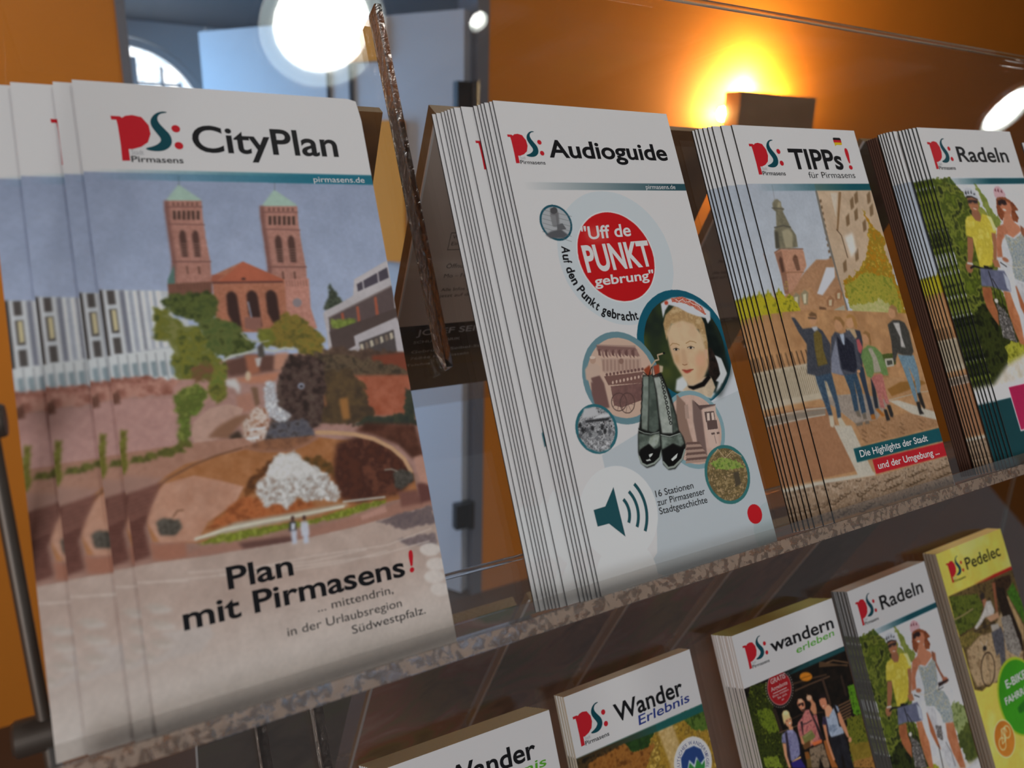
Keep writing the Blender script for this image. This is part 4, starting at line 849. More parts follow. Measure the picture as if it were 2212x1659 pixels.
'tipps': '''
p|aab3be,bfc6cd|g=0,33,0,110;n=0.01;s=8|-10 330 990 330 990 1500 -10 1500
p|b79f84,c4ad92|s=7|504 332 978 332 959 827 935 1288 463 959 486 722
p|c7bba9|f=0.2|614 386 671 387 604 531
p|8a6c4c||684 382 705 383 593 612 582 604
l|4a3524|w=5|582 604 608 638 609 768
p|7d6448|f=0.2|757 434 795 409 776 476 744 492
p|7d6448|f=0.2|806 400 844 375 825 443 792 459
p|7d6448|f=0.2|684 533 721 508 702 575 670 590
p|7d6448|f=0.2|766 501 804 476 785 543 752 559
p|7d6448|f=0.2|810 569 848 545 829 612 796 627
p|7d6448|f=0.2|678 739 715 716 696 780 665 795
p|7d6448|f=0.2|558 798 594 775 576 839 546 853
p|7d6448|f=0.2|914 401 953 376 933 444 899 461
p|7d6448|f=0.2|907 478 946 453 926 521 892 537
p|6e573f|f=0.1|507 431 527 423 524 439 505 447
p|6e573f|f=0.1|502 467 522 459 519 476 500 484
p|6e573f|f=0.1|497 504 517 496 514 512 496 520
p|6e573f|f=0.1|492 540 512 533 509 549 491 557
p|6e573f|f=0.1|488 577 507 569 505 585 486 593
p|6e573f|f=0.1|483 613 502 605 500 622 481 629
p|6e573f|f=0.1|478 649 498 642 495 658 477 665
p|6e573f|f=0.1|474 685 493 678 490 694 472 701
p|6e573f|f=0.1|469 721 488 714 486 730 467 737
p|6e573f|f=0.1|464 757 484 750 481 765 463 773
p|6e573f|f=0.1|460 792 479 785 476 801 458 808
p|6e573f|f=0.1|455 828 474 821 472 837 453 844
p|dcd8cf|f=1|628 646 706 624 698 731 637 769
l|77726a|w=16|503 381 491 593 490 770 488 921 492 1055
p|a9805f|f=0.15;n=0.04;s=1|104 925 253 828 360 767 435 771 482 762 488 921 487 1039 46 1004
p|a17a5a||429 787 482 762 470 880 296 970 295 916
p|c9ccd2|f=0.1|419 814 483 817 468 872 335 965 296 954
p|b58c68,a87d58|s=2|-50 996 67 945 264 914 293 977 484 960 490 1118 518 1245 -132 1177
p|8f8468|f=0.1|42 977 79 954 101 970 75 1032 47 1033
p|c6bfa2||58 978 83 975 66 1024 49 1026
p|8f8468|f=0.1|109 960 146 936 169 953 143 1015 113 1017
p|c6bfa2||125 961 151 958 133 1007 116 1009
p|8f8468|f=0.1|174 949 212 925 235 942 208 1005 179 1007
p|c6bfa2||191 951 217 947 199 997 181 999
p|9a6f4f||350 997 393 969 416 995 391 1032 348 1032
p|c3b394||372 995 397 993 382 1027 361 1025
p|9a6f4f||428 964 471 936 495 961 469 999 425 999
p|c3b394||450 962 475 960 460 994 439 992
p|a9a38f||301 1070 479 1031 475 1070 300 1101
p|6a4c38|f=0.3|287 1023 336 1035 302 1124 259 1128
p|b98a70|f=0.1;n=0.04;s=1|67 714 113 697 276 704 281 720 274 798 165 899 86 947 64 938 73 840
p|8f6854|f=0.3|70 718 120 705 113 827 94 940 64 938 73 840
l|7a543e|w=5|67 714 119 694 282 703
l|8d6448|w=4|75 836 130 824 241 831
p|6a4a3a|f=0.1|185 755 200 736 214 731 225 745 220 818 193 820
p|5a3f33|f=0.1|84 757 100 735 111 747 103 819 83 825
l|a07a62|w=2|193 755 232 755
l|a07a62|w=2|189 766 228 766
l|a07a62|w=2|186 776 224 777
l|a07a62|w=2|182 787 220 787
l|a07a62|w=2|178 797 216 798
l|a07a62|w=2|174 808 213 808
p|a5884f||87 915 86 917 84 919 82 920 80 920 78 919 77 917 78 914 79 912 81 910 83 910 85 910 87 911 88 913
p|a5884f||98 908 97 910 95 912 92 913 90 912 88 911 88 909 88 907 89 905 91 903 94 902 96 903 97 904 98 906
p|a5884f||106 890 105 893 103 894 100 895 98 895 97 894 96 892 96 890 97 887 99 886 102 885 104 885 106 886 106 888
p|a5884f||106 876 104 878 102 880 100 881 98 881 96 879 95 878 96 875 97 873 99 871 101 871 103 871 105 872 106 874
p|a5884f||97 876 96 878 94 879 91 880 89 880 87 879 87 877 87 875 88 873 90 871 93 870 95 870 96 871 97 873
p|a5884f||87 889 85 892 83 893 81 894 79 894 77 893 76 891 77 889 78 887 80 885 82 884 84 884 86 885 87 887
p|a5884f||82 907 81 909 79 911 77 912 75 912 73 910 72 909 73 906 74 904 76 902 78 902 80 902 82 903 83 905
p|6f6b58,837d66|s=2;f=0.1|84 692 110 589 130 574 155 489 138 477 145 442 167 423 189 419 210 435 205 462 220 475 206 490 232 577 257 625 247 691 175 696
p|a39b80|f=0.6|158 598 214 585 234 617 207 694 156 691
p|4e4b40|f=0.5|84 692 107 597 132 598 114 693
p|a29a7e|f=0.3|192 435 207 443 194 466 173 466
l|57534a|w=7|114 578 179 568 232 579
l|57534a|w=5|133 469 219 476
l|75767a|w=2|169 419 179 336
p|b07a1c,a3781f,8c7a26,c29a3a|s=1.6;d=2|849 486 881 571 955 658 940 784 967 954 969 1153 935 1288 733 1140 645 1068 505 993 530 900 683 829 773 751 852 612
p|8e8f34,a79a3c,75802c|s=1.6;d=1.6|532 924 731 856 924 909 952 1077 863 1200 572 1110 515 1026
p|a6a866,b9b27c|s=1.5;d=1.5|519 1042 781 1023 898 1089 792 1226 548 1170
p|a39a1e,b8ad30,6f6f1c|s=1.1;d=1|-243 973 -176 913 -130 945 -131 1033 -202 1440 -283 1457 -291 1288
p|a39a1e,b8ad30,6f6f1c|s=1.1;d=1|-163 957 -94 896 -47 929 -48 1018 -122 1430 -204 1447 -213 1276
p|a39a1e,b8ad30,6f6f1c|s=1.1;d=1|-78 979 -8 917 40 951 38 1040 -39 1455 -123 1472 -130 1300
p|a39a1e,b8ad30,6f6f1c|s=1.1;d=1|-10 950 30 900 60 960 100 940 140 1000 160 1220 100 1280 -10 1280
p|b98d62,a67c55|s=6;n=0.03|7 1031 271 1038 1014 1125 981 1497 991 1765 552 1634 154 1500 -59 1366
p|b0875f|n=0.04;s=2|-79 1423 297 1411 1043 1505 984 1781 976 1944 955 2102 -91 2159 -363 2098 -203 1523
p|9c7152|n=0.03;s=1.5|-224 1499 158 1546 254 1894 10 1886 -191 1884 -214 1666
p|8f8478,a3968a|s=0.9|86 1483 426 1514 633 1582 478 1671 348 1682 199 1552
p|a07a58|f=0.3;n=0.06;s=1|312 1661 1009 1668 988 1773 356 1775
p|bdb7a8|f=0.15;n=0.05;s=0.6|164 1645 288 1665 360 1936 243 1922
p|bdb7a8|f=0.15;n=0.04;s=0.6|621 1581 691 1586 983 1698 976 1742 776 1675
p|bdb7a8|f=0.2|-228 1877 365 1922 369 1941 -217 1900
l|b5b2a6|w=7|-223 1524 64 1544 166 1553
l|b5b2a6|w=7|-235 1573 123 1583
p|857a6c|f=0.3|-221 1532 134 1554 130 1580 -219 1568
l|ada89c|w=4|623 1577 898 1570 999 1575
p|a78f78,8c745c,b5a08a,6a5542|s=1.2;n=0.08|-215 1894 357 1943 976 1944 958 2095 -67 2094 -229 2128
l|4a3826|w=4|-199 1904 -180 1912 -163 1909
l|4a3826|w=4|-52 1981 -33 1989 -15 1986
l|4a3826|w=4|98 2060 118 2068 137 2066
l|4a3826|w=4|317 1983 338 1992 358 1988
l|4a3826|w=4|504 2010 526 2019 547 2016
l|4a3826|w=4|726 1976 750 1985 771 1982
l|4a3826|w=4|922 2027 946 2036 968 2033
l|4a3826|w=4|-94 2061 -75 2069 -58 2066
l|4a3826|w=4|114 1986 134 1994 153 1991
l|4a3826|w=4|270 2067 291 2075 310 2072
l|4a3826|w=4|507 1970 529 1979 549 1976
l|4a3826|w=4|693 2020 716 2029 737 2026
l|4a3826|w=4|925 1986 950 1995 972 1992
l|4a3826|w=4|-80 1988 -60 1996 -43 1993
l|4a3826|w=4|70 2067 90 2076 108 2073
l|4a3826|w=4|287 1991 308 1999 327 1996
l|4a3826|w=4|475 2013 497 2022 517 2019
l|4a3826|w=4|696 1979 719 1988 740 1985
l|4a3826|w=4|890 2030 914 2039 936 2036
l|4a3826|w=4|-65 1915 -46 1923 -28 1920
l|4a3826|w=4|85 1993 106 2002 124 1999
l|4a3826|w=4|241 2074 262 2083 281 2080
l|4a3826|w=4|477 1973 499 1982 520 1979
l|4a3826|w=4|662 2023 685 2032 706 2029
l|4a3826|w=4|893 1989 917 1998 939 1995
l|4a3826|w=4|-107 1996 -87 2004 -70 2001
l|4a3826|w=4|42 2075 62 2083 80 2080
l|4a3826|w=4|257 1999 278 2007 297 2004
l|4a3826|w=4|446 2016 468 2025 488 2021
l|4a3826|w=4|665 1983 688 1991 709 1988
l|4a3826|w=4|858 2033 882 2042 904 2039
l|4a3826|w=4|-92 1923 -73 1931 -56 1928
l|4a3826|w=4|57 2001 77 2009 95 2006
l|4a3826|w=4|212 2081 232 2090 251 2087
l|4a3826|w=4|448 1976 470 1985 490 1982
l|4a3826|w=4|632 2026 655 2035 675 2032
l|4a3826|w=4|861 1992 885 2001 907 1998
l|4a3826|w=4|-134 2003 -114 2011 -97 2008
l|4a3826|w=4|73 1927 93 1935 111 1932
l|4a3826|w=4|228 2006 249 2015 268 2012
l|4a3826|w=4|417 2019 439 2027 459 2024
l|4a3826|w=4|635 1986 657 1995 678 1991
l|4a3826|w=4|826 2036 850 2045 872 2042
l|4a3826|w=4|-119 1931 -100 1939 -83 1936
l|4a3826|w=4|29 2008 49 2017 67 2014
l|4a3826|w=4|183 2089 203 2097 222 2095
l|4a3826|w=4|419 1980 441 1988 461 1985
l|4a3826|w=4|602 2029 624 2038 645 2035
l|4a3826|w=4|829 1995 853 2004 875 2001
l|4a3826|w=4|-160 2010 -141 2019 -124 2016
l|4a3826|w=4|44 1934 64 1943 83 1940
l|4a3826|w=4|199 2014 219 2023 238 2020
l|4a3826|w=4|358 2096 379 2105 399 2102
l|4a3826|w=4|604 1989 627 1998 648 1994
l|4a3826|w=4|795 2039 818 2048 840 2045
l|4a3826|w=4|-146 1938 -127 1946 -110 1943
l|4a3826|w=4|1 2016 21 2024 39 2021
l|4a3826|w=4|215 1939 236 1947 255 1944
l|4a3826|w=4|376 2020 397 2029 417 2025
l|4a3826|w=4|572 2032 594 2041 615 2037
l|64482f|w=3|353 1698 369 1702
l|64482f|w=3|484 1746 501 1750
l|64482f|w=3|646 1728 664 1732
l|64482f|w=3|815 1709 834 1714
l|64482f|w=3|339 1744 356 1748
l|64482f|w=3|496 1727 513 1731
l|64482f|w=3|659 1708 677 1713
l|64482f|w=3|799 1758 817 1763
l|64482f|w=3|351 1726 367 1730
l|64482f|w=3|509 1708 526 1712
l|64482f|w=3|644 1756 661 1761
l|64482f|w=3|813 1738 831 1743
l|64482f|w=3|363 1707 379 1711
l|64482f|w=3|494 1755 511 1759
l|64482f|w=3|657 1737 674 1741
l|64482f|w=3|826 1719 845 1723
l|64482f|w=3|349 1753 366 1757
l|64482f|w=3|506 1736 523 1740
l|64482f|w=3|670 1718 688 1722
l|64482f|w=3|810 1768 828 1772
l|64482f|w=3|361 1735 377 1739
l|64482f|w=3|519 1717 536 1721
l|64482f|w=3|654 1766 672 1770
l|64482f|w=3|824 1748 842 1752
l|64482f|w=3|373 1716 389 1720
l|64482f|w=3|504 1764 521 1768
l|64482f|w=3|667 1746 685 1751
l|64482f|w=3|837 1728 856 1733
l|64482f|w=3|359 1762 376 1766
l|64482f|w=3|517 1745 534 1749
p|c3bca9|f=0.1|-97 1332 -36 1330 -27 1348 -95 1354
l|b9b3a4|w=4|-93 1354 -117 1470
l|b9b3a4|w=4|-80 1356 -102 1472
l|b9b3a4|w=4|-66 1358 -87 1474
l|b9b3a4|w=4|-52 1360 -71 1476
l|b9b3a4|w=4|-39 1361 -56 1478
l|5d5546|w=3|-95 1384 -77 1446
l|5d5546|w=3|-54 1382 -101 1457
p|c3bca9|f=0.1|-39 1333 23 1331 33 1349 -37 1355
l|b9b3a4|w=4|-35 1356 -60 1472
l|b9b3a4|w=4|-21 1357 -44 1474
l|b9b3a4|w=4|-7 1359 -28 1476
l|b9b3a4|w=4|7 1361 -13 1478
l|b9b3a4|w=4|21 1363 3 1481
l|5d5546|w=3|-37 1385 -18 1448
l|5d5546|w=3|5 1383 -43 1459
p|c3bca9|f=0.1|20 1334 84 1332 93 1350 23 1357
l|b9b3a4|w=4|25 1357 -1 1474
l|b9b3a4|w=4|39 1359 15 1476
l|b9b3a4|w=4|53 1360 31 1478
l|b9b3a4|w=4|67 1362 47 1481
l|b9b3a4|w=4|81 1364 63 1483
l|5d5546|w=3|22 1387 41 1450
l|5d5546|w=3|65 1385 16 1461
p|c3bca9|f=0.1|81 1335 145 1333 154 1352 83 1358
l|b9b3a4|w=4|85 1358 59 1476
l|b9b3a4|w=4|99 1360 75 1478
l|b9b3a4|w=4|113 1362 91 1481
l|b9b3a4|w=4|127 1364 107 1483
l|b9b3a4|w=4|142 1365 123 1485
l|5d5546|w=3|82 1389 101 1452
l|5d5546|w=3|126 1386 76 1463
p|2f3340||-53 1322 -38 1322 -44 1376 -59 1381
p|2f3340||8 1322 24 1322 18 1376 2 1381
p|2f3340||71 1322 86 1322 81 1376 65 1382
p|b9ae98|f=0.4|-10 1310 220 1310 220 1500 -10 1500
p|7d6a4f||0 1320 4 1320 8 1470 5 1470
p|7d6a4f||14 1330 18 1320 22 1470 19 1470
p|7d6a4f||28 1340 32 1320 36 1470 33 1470
p|7d6a4f||42 1320 46 1320 50 1470 47 1470
p|7d6a4f||56 1330 60 1320 64 1470 61 1470
p|7d6a4f||70 1340 74 1320 78 1470 75 1470
p|7d6a4f||84 1320 88 1320 92 1470 89 1470
p|7d6a4f||98 1330 102 1320 106 1470 103 1470
p|7d6a4f||112 1340 116 1320 120 1470 117 1470
p|7d6a4f||126 1320 130 1320 134 1470 131 1470
p|7d6a4f||140 1330 144 1320 148 1470 145 1470
p|7d6a4f||154 1340 158 1320 162 1470 159 1470
p|7d6a4f||168 1320 172 1320 176 1470 173 1470
p|7d6a4f||182 1330 186 1320 190 1470 187 1470
p|7d6a4f||196 1340 200 1320 204 1470 201 1470
p|7d6a4f||210 1320 214 1320 218 1470 215 1470
p|55402e||0 1240 8 1240 12 1310 4 1310
p|55402e||34 1240 42 1240 46 1310 38 1310
p|55402e||68 1240 76 1240 80 1310 72 1310
p|55402e||102 1240 110 1240 114 1310 106 1310
p|55402e||136 1240 144 1240 148 1310 140 1310
p|55402e||170 1240 178 1240 182 1310 174 1310
p|8f6532|f=0.2|635 1518 755 1493 937 1508 967 1529 653 1561
p|54602c,3f4a24|s=0.8;d=0.4|666 1327 774 1330 759 1395 663 1392
p|b1aea0||679 1353 751 1357 739 1401 669 1401
p|4a4a40||692 1366 736 1368 731 1390 688 1391
p|b68b66|f=0.2|65 1045 98 1043 93 1066 63 1068
p|3c4f62|f=0.12;n=0.08;s=0.7|127 1378 163 1335 226 1343 246 1379 244 1493 239 1577 231 1614 203 1619 214 1536 197 1420 180 1413 176 1531 175 1596 147 1592 136 1497 125 1420
p|bfb8a4|f=0.1|147 1592 178 1596 171 1642 155 1656 139 1646
p|bfb8a4|f=0.1|204 1614 231 1614 253 1664 218 1666 204 1652
p|41444c|f=0.12;n=0.06;s=0.7|65 1064 89 1068 125 1131 171 1131 231 1132 263 1154 296 1230 246 1379 144 1385 74 1362 125 1213 89 1142
p|6b5c30|f=0.12;n=0.06;s=0.7|193 1162 226 1146 250 1172 233 1253 238 1330 163 1335 172 1246
p|a9acb2|f=0.12;n=0.06;s=0.7|189 1128 233 1127 232 1146 203 1153
p|bd8f6a|f=0.15|243 1094 236 1106 224 1116 211 1120 199 1119 190 1113 187 1102 189 1089 196 1077 207 1067 220 1063 232 1064 241 1070 245 1081
p|6e5238|f=0.12|194 1060 222 1046 251 1061 247 1089 239 1074 200 1071
p|2e2824|f=0.12|185 1074 243 1082 239 1088 185 1080
p|3a3d47|f=0.2|438 1166 488 1166 546 1182 546 1237 489 1379 453 1326
p|c19470|f=0.15|519 1134 511 1147 499 1156 484 1161 470 1160 460 1153 456 1141 458 1128 466 1116 478 1106 493 1101 507 1102 517 1109 522 1121
p|a67b45|f=0.2|464 1099 499 1082 535 1100 539 1146 520 1174 511 1143 512 1103 476 1105
p|b39a78|f=0.2|448 1157 508 1168 512 1213 477 1230 447 1197
p|b25a5c|f=0.2|477 1230 522 1224 531 1275 504 1307 479 1279
p|2f3a4a|f=0.15|451 1350 496 1380 484 1501 485 1623 478 1656 450 1637 454 1521 450 1423
p|2b3038|f=0.15|528 1443 552 1456 526 1609 499 1605 508 1529
p|a2642c|f=0.15|452 1632 481 1632 483 1661 449 1658
p|a2642c|f=0.15|497 1610 526 1609 562 1654 536 1655
p|34495c|f=0.12;n=0.08;s=0.7|331 1389 431 1402 436 1495 424 1614 388 1618 395 1528 396 1436 387 1512 371 1606 340 1597 348 1488
p|6f665a|f=0.1|347 1598 375 1597 380 1636 349 1627
p|6f665a|f=0.1|391 1618 419 1618 416 1651 390 1647
p|6f665a|f=0.1|322 1660 378 1660 372 1675 330 1676
p|6f665a|f=0.1|400 1658 427 1660 427 1677 393 1674
p|4a4d57|f=0.12;n=0.06;s=0.7|316 1194 354 1168 402 1187 465 1169 498 1232 476 1378 458 1405 416 1405 326 1403 248 1374 271 1295
p|252733|f=0.12;n=0.06;s=0.7|360 1188 391 1250 423 1204 470 1249 449 1374 417 1400 332 1370 341 1274
p|a7b3c4|f=0.12;n=0.06;s=0.7|382 1185 417 1184 400 1246 388 1240
p|7d8190|f=0.12;n=0.06;s=0.7|274 1305 346 1206 334 1293 322 1359 332 1404 246 1379
p|bd8f6a|f=0.15|426 1138 417 1152 404 1164 388 1169 374 1167 364 1160 359 1147 362 1132 371 1117 384 1106 400 1101 414 1102 425 1110 429 1122
p|8f6a40|f=0.12|362 1110 384 1087 424 1093 446 1127 428 1155 414 1119 386 1102
p|bd8f6a||464 1398 461 1402 456 1405 450 1406 444 1405 439 1403 437 1399 437 1395 440 1391 445 1388 451 1387 457 1388 462 1390 464 1394
p|b06e66|f=0.12;n=0.08;s=0.7|530 1438 584 1430 628 1431 618 1544 618 1598 590 1594 581 1529 574 1616 541 1607 546 1524
p|2c2a2a|f=0.1|562 1619 586 1623 590 1682 561 1683
p|2c2a2a|f=0.1|595 1600 623 1604 628 1654 617 1672 598 1664
p|6a8750|f=0.12;n=0.06;s=0.7|527 1285 578 1265 630 1281 666 1320 677 1402 673 1446 638 1442 616 1424 567 1418 535 1444 505 1430 502 1366 498 1321
p|a39d8b|f=0.12;n=0.06;s=0.7|570 1284 600 1282 621 1340 625 1420 567 1418 584 1341
p|bd8f6a|f=0.15|605 1228 597 1241 584 1251 570 1256 557 1255 548 1248 544 1236 547 1222 555 1208 568 1198 582 1193 595 1194 604 1202 608 1213
p|8f6a40|f=0.12|558 1198 588 1186 617 1204 608 1263 590 1271 599 1232 587 1206
p|6d8796|f=0.12;n=0.08;s=0.7|794 1339 836 1349 925 1359 928 1442 912 1533 884 1580 864 1572 875 1492 855 1413 861 1526 853 1616 829 1618 820 1531 807 1417
p|2a2826|f=0.1|836 1619 867 1618 861 1668 875 1690 836 1689
p|2a2826|f=0.1|864 1572 896 1571 900 1658 885 1666 868 1633
p|41403c|f=0.12;n=0.06;s=0.7|781 1168 836 1147 888 1152 927 1171 943 1225 934 1339 908 1362 836 1349 796 1334 750 1390 747 1359 774 1260
p|b3b0ac|f=0.12;n=0.06;s=0.7|830 1162 882 1167 870 1249 875 1312 840 1303 855 1248
p|bd8f6a|f=0.15|882 1107 872 1122 858 1133 841 1139 826 1138 815 1130 811 1117 814 1101 823 1086 838 1075 855 1069 870 1070 881 1078 885 1091
p|9a744c|f=0.12|828 1074 865 1058 896 1079 887 1136 867 1129 874 1093 848 1080
p|bd8f6a|f=0.2|789 1400 785 1406 778 1410 770 1412 763 1412 758 1408 756 1402 757 1396 761 1390 768 1385 775 1383 782 1384 788 1388 790 1393
p|00000000,14505a|g=5,0,80,0|-10 331 980 331 980 373 -10 373
p|155058||260 1782 980 1784 980 1857 260 1854
p|b3202a||374 1859 980 1866 980 1940 374 1934
''',
'radeln': '''
p|c3c6cb,cfd1d4|g=0,33,90,33|-10 325 1000 325 1000 1400 -10 1400
p|5d6b1f,3c4718,77802f,262d14|s=5;d=2.5|-10 330 200 330 260 420 340 480 360 600 420 800 360 1000 400 1250 360 1600 300 2120 -10 2120
p|7a8136,8f9340|s=2.5;d=2|300 460 400 500 460 580 500 700 440 760 360 660
p|6d7a35,8a9448|s=2;d=1.5|410 360 460 400 520 550 580 620 540 700 460 580
p|22280f,343c16,151a0c|s=4;d=3|-10 1180 300 1100 400 1250 380 1720 -10 1720
p|7d8a4a,94a06c,5d6c38|s=3;d=2|780 1120 880 1080 1000 1140 1000 1500 840 1400
p|3d4720,565f28|s=3;d=2|800 1320 1000 1260 1000 1600 860 1580
p|8f9028,a9a83c,6a6c1c|s=3;d=2|240 1400 440 1380 520 1460 600 1500 600 1580 200 1600
p|d3cfc9,c3bba8|s=5;f=1.5|200 1520 500 1460 990 1560 990 1720 -10 1720 -10 1630
p|c9c9cb,b8b9bb|s=4;f=1|600 1600 990 1540 990 1720 400 1720
p|8f5f45|f=0.2|294 473 308 455 404 467 386 530 334 567 301 528
p|a46d4e|f=0.3|288 501 324 504 397 510 377 542 327 569 302 539
p|8f5f45|f=0.2|306 544 379 550 384 597 358 627 313 615 292 577
p|b9bdc2|f=0.12|275 445 281 417 315 397 358 399 398 423 411 465 402 470 348 451 287 460
p|34343c||289 427 308 413 307 436 295 443
p|34343c||319 424 333 413 330 435 319 435
p|34343c||348 428 363 410 362 432 354 437
p|34343c||373 435 393 433 392 442 376 444
p|2a211f||279 465 299 448 348 450 402 470 405 478 344 459 305 462
p|2b2527|f=0.15|294 481 312 475 348 477 398 480 393 498 358 499 344 488 314 498 294 494
p|c9b1a2||360 539 358 541 352 541 345 540 338 538 331 535 328 532 327 529 330 527 335 527 342 528 350 530 356 533 360 536
l|5d352a|w=2|326 524 350 530 368 530
p|c9b944,bfae3c,d2c45a|s=4;f=0.15|211 605 239 584 293 574 315 610 361 620 404 566 477 590 497 630 496 690 466 726 435 709 425 759 395 854 346 905 293 910 219 909 223 844 227 765 230 718 174 704
p|d9d48f|f=0.4|441 583 488 593 502 677 470 690 463 620
p|9a6648|f=0.15|183 711 234 723 213 783 185 832 149 886 112 874 148 791
p|9a6648|f=0.15|146 914 136 928 121 937 106 940 92 935 82 924 78 909 82 893 91 879 106 870 121 867 136 872 145 883 149 898
p|c3bdb5||108 869 159 878 159 893 102 882
p|9a6648|f=0.2|441 696 484 702 468 764 411 874 379 860 419 787
p|a76e4e|f=0.2|364 866 424 874 427 924 367 916
l|1c1a1a|w=13|127 908 162 898 250 922 337 925
p|1c1a1a||260 900 307 908 304 943 258 932
p|585c72,6a6e86|s=4;f=0.15|216 915 334 931 455 947 476 1014 463 1083 384 1072 285 1039 179 1026
p|b3b9c6|f=0.3|438 957 476 999 461 1087 430 1058
p|a5643f,8f5434|s=4;f=0.2|183 1031 271 1042 253 1123 266 1192 237 1283 200 1227 169 1159 165 1086
p|a5643f,b97a55|s=4;f=0.2|384 1072 449 1086 455 1169 470 1248 444 1414 438 1426 394 1410 378 1333 370 1214
l|1a1919|w=8|293 940 296 1043 271 1180 263 1363
l|1a1919|w=7|308 989 345 1074 337 1202 328 1387
p|2a2826,5d5a55,8a8682|s=1;d=0.7|270 1129 359 1210 352 1280 270 1237
p|c9c6be||300 1133 296 1139 289 1142 281 1142 273 1140 267 1135 264 1128 265 1122 270 1116 277 1113 285 1113 293 1115 299 1120 301 1127
p|7a7672,3a3735,a9a5a0|s=1.1;d=0.6|257 1211 369 1243 372 1402 241 1356
p|7a4028,92512f,5f2f20|s=1.3;d=0.5|597 483 616 457 706 462 770 499 812 554 768 561 787 606 759 637 700 620 722 572 614 603 593 620 568 589 575 530
p|b9785a|f=0.2|617 496 695 486 739 507 741 546 722 572 701 589 668 587 636 555 617 527
p|2a1d1d|f=0.15|609 486 659 477 697 483 703 512 673 519 645 508 626 521 603 513
p|e0cdc3||674 554 671 556 665 557 657 556 648 554 641 550 637 547 636 544 640 542 646 541 654 542 662 544 669 547 673 551
p|bf7f60|f=0.2|642 572 704 582 720 633 762 661 772 695 658 738 571 697 602 630
p|c4a0a6|f=0.12|592 450 599 414 634 388 667 387 703 411 720 447 706 462 667 459 598 467
p|6b2f3a||610 417 629 399 627 425
p|6b2f3a||639 421 658 399 657 430
p|6b2f3a||672 426 690 411 692 435
p|a9694a,b9785a|s=4;f=0.2|522 660 596 643 623 697 535 747 505 783 483 859 426 856 465 756
p|7f4e38,a0654a|s=3;f=0.2|777 657 818 685 801 750 820 825 848 880 818 886 785 783 760 722
p|a9aeb0,6f8088,c3c5c0,8d8a6c|s=0.9;f=0.2|570 712 666 748 757 713 789 746 761 861 726 935 791 970 828 1035 833 1137 810 1213 689 1180 682 1110 637 1036 545 1006 547 947 577 881
p|a8664a|f=0.15|884 914 876 922 862 927 846 927 830 922 817 913 811 902 812 892 820 884 834 879 850 880 866 884 879 893 885 904
p|2c2020|f=0.1|751 896 890 908 891 920 798 926 750 927
p|a86b4e|f=0.2|535 887 529 892 518 894 504 893 490 888 478 882 472 874 472 867 478 861 489 859 503 860 517 865 528 872 535 879
l|c3bfb4|w=6|502 902 567 931 656 939 702 927 747 918
l|22201f|w=7|442 891 493 922
l|22201f|w=5|750 927 734 945 804 943
p|a5623f|f=0.2|524 1051 602 1054 568 1208 582 1346 548 1304 512 1188
p|a5623f,b87a58|s=4;f=0.2|712 1188 810 1213 805 1363 810 1545 804 1557 746 1536 702 1402 691 1286
p|b3b4b8,c9cacd|s=3;f=0.2|528 1015 634 1042 628 1138 682 1306 722 1528 618 1491 582 1346 563 1191
p|8a8684,3f3a38,c9c6c2|s=0.8;d=0.4|590 1163 656 1192 632 1296 576 1247
l|3a3533|w=4|658 1313 691 1398 693 1503
l|28231f|w=8|563 1302 550 1466
p|d0d1d4|f=1|-10 1630 990 1580 990 1720 -10 1720
p|143f44||-10 1712 400 1712 1000 1680 1000 2120 -10 2120
p|e0d9dc||142 1644 600 1644 600 1916 142 1916
p|a8214e||150 1652 590 1652 590 1908 150 1908
p|1d1a14|f=0.1|3063 -1218 3132 -1216 3179 -1181 3187 -1121 3237 -1210
p|8d9224|f=0.1|3158 -1183 3281 -1204 3245 -1102 3162 -1112
p|00000000,134a54|g=12,0,60,0|-10 332 1000 332 1000 372 -10 372
''',
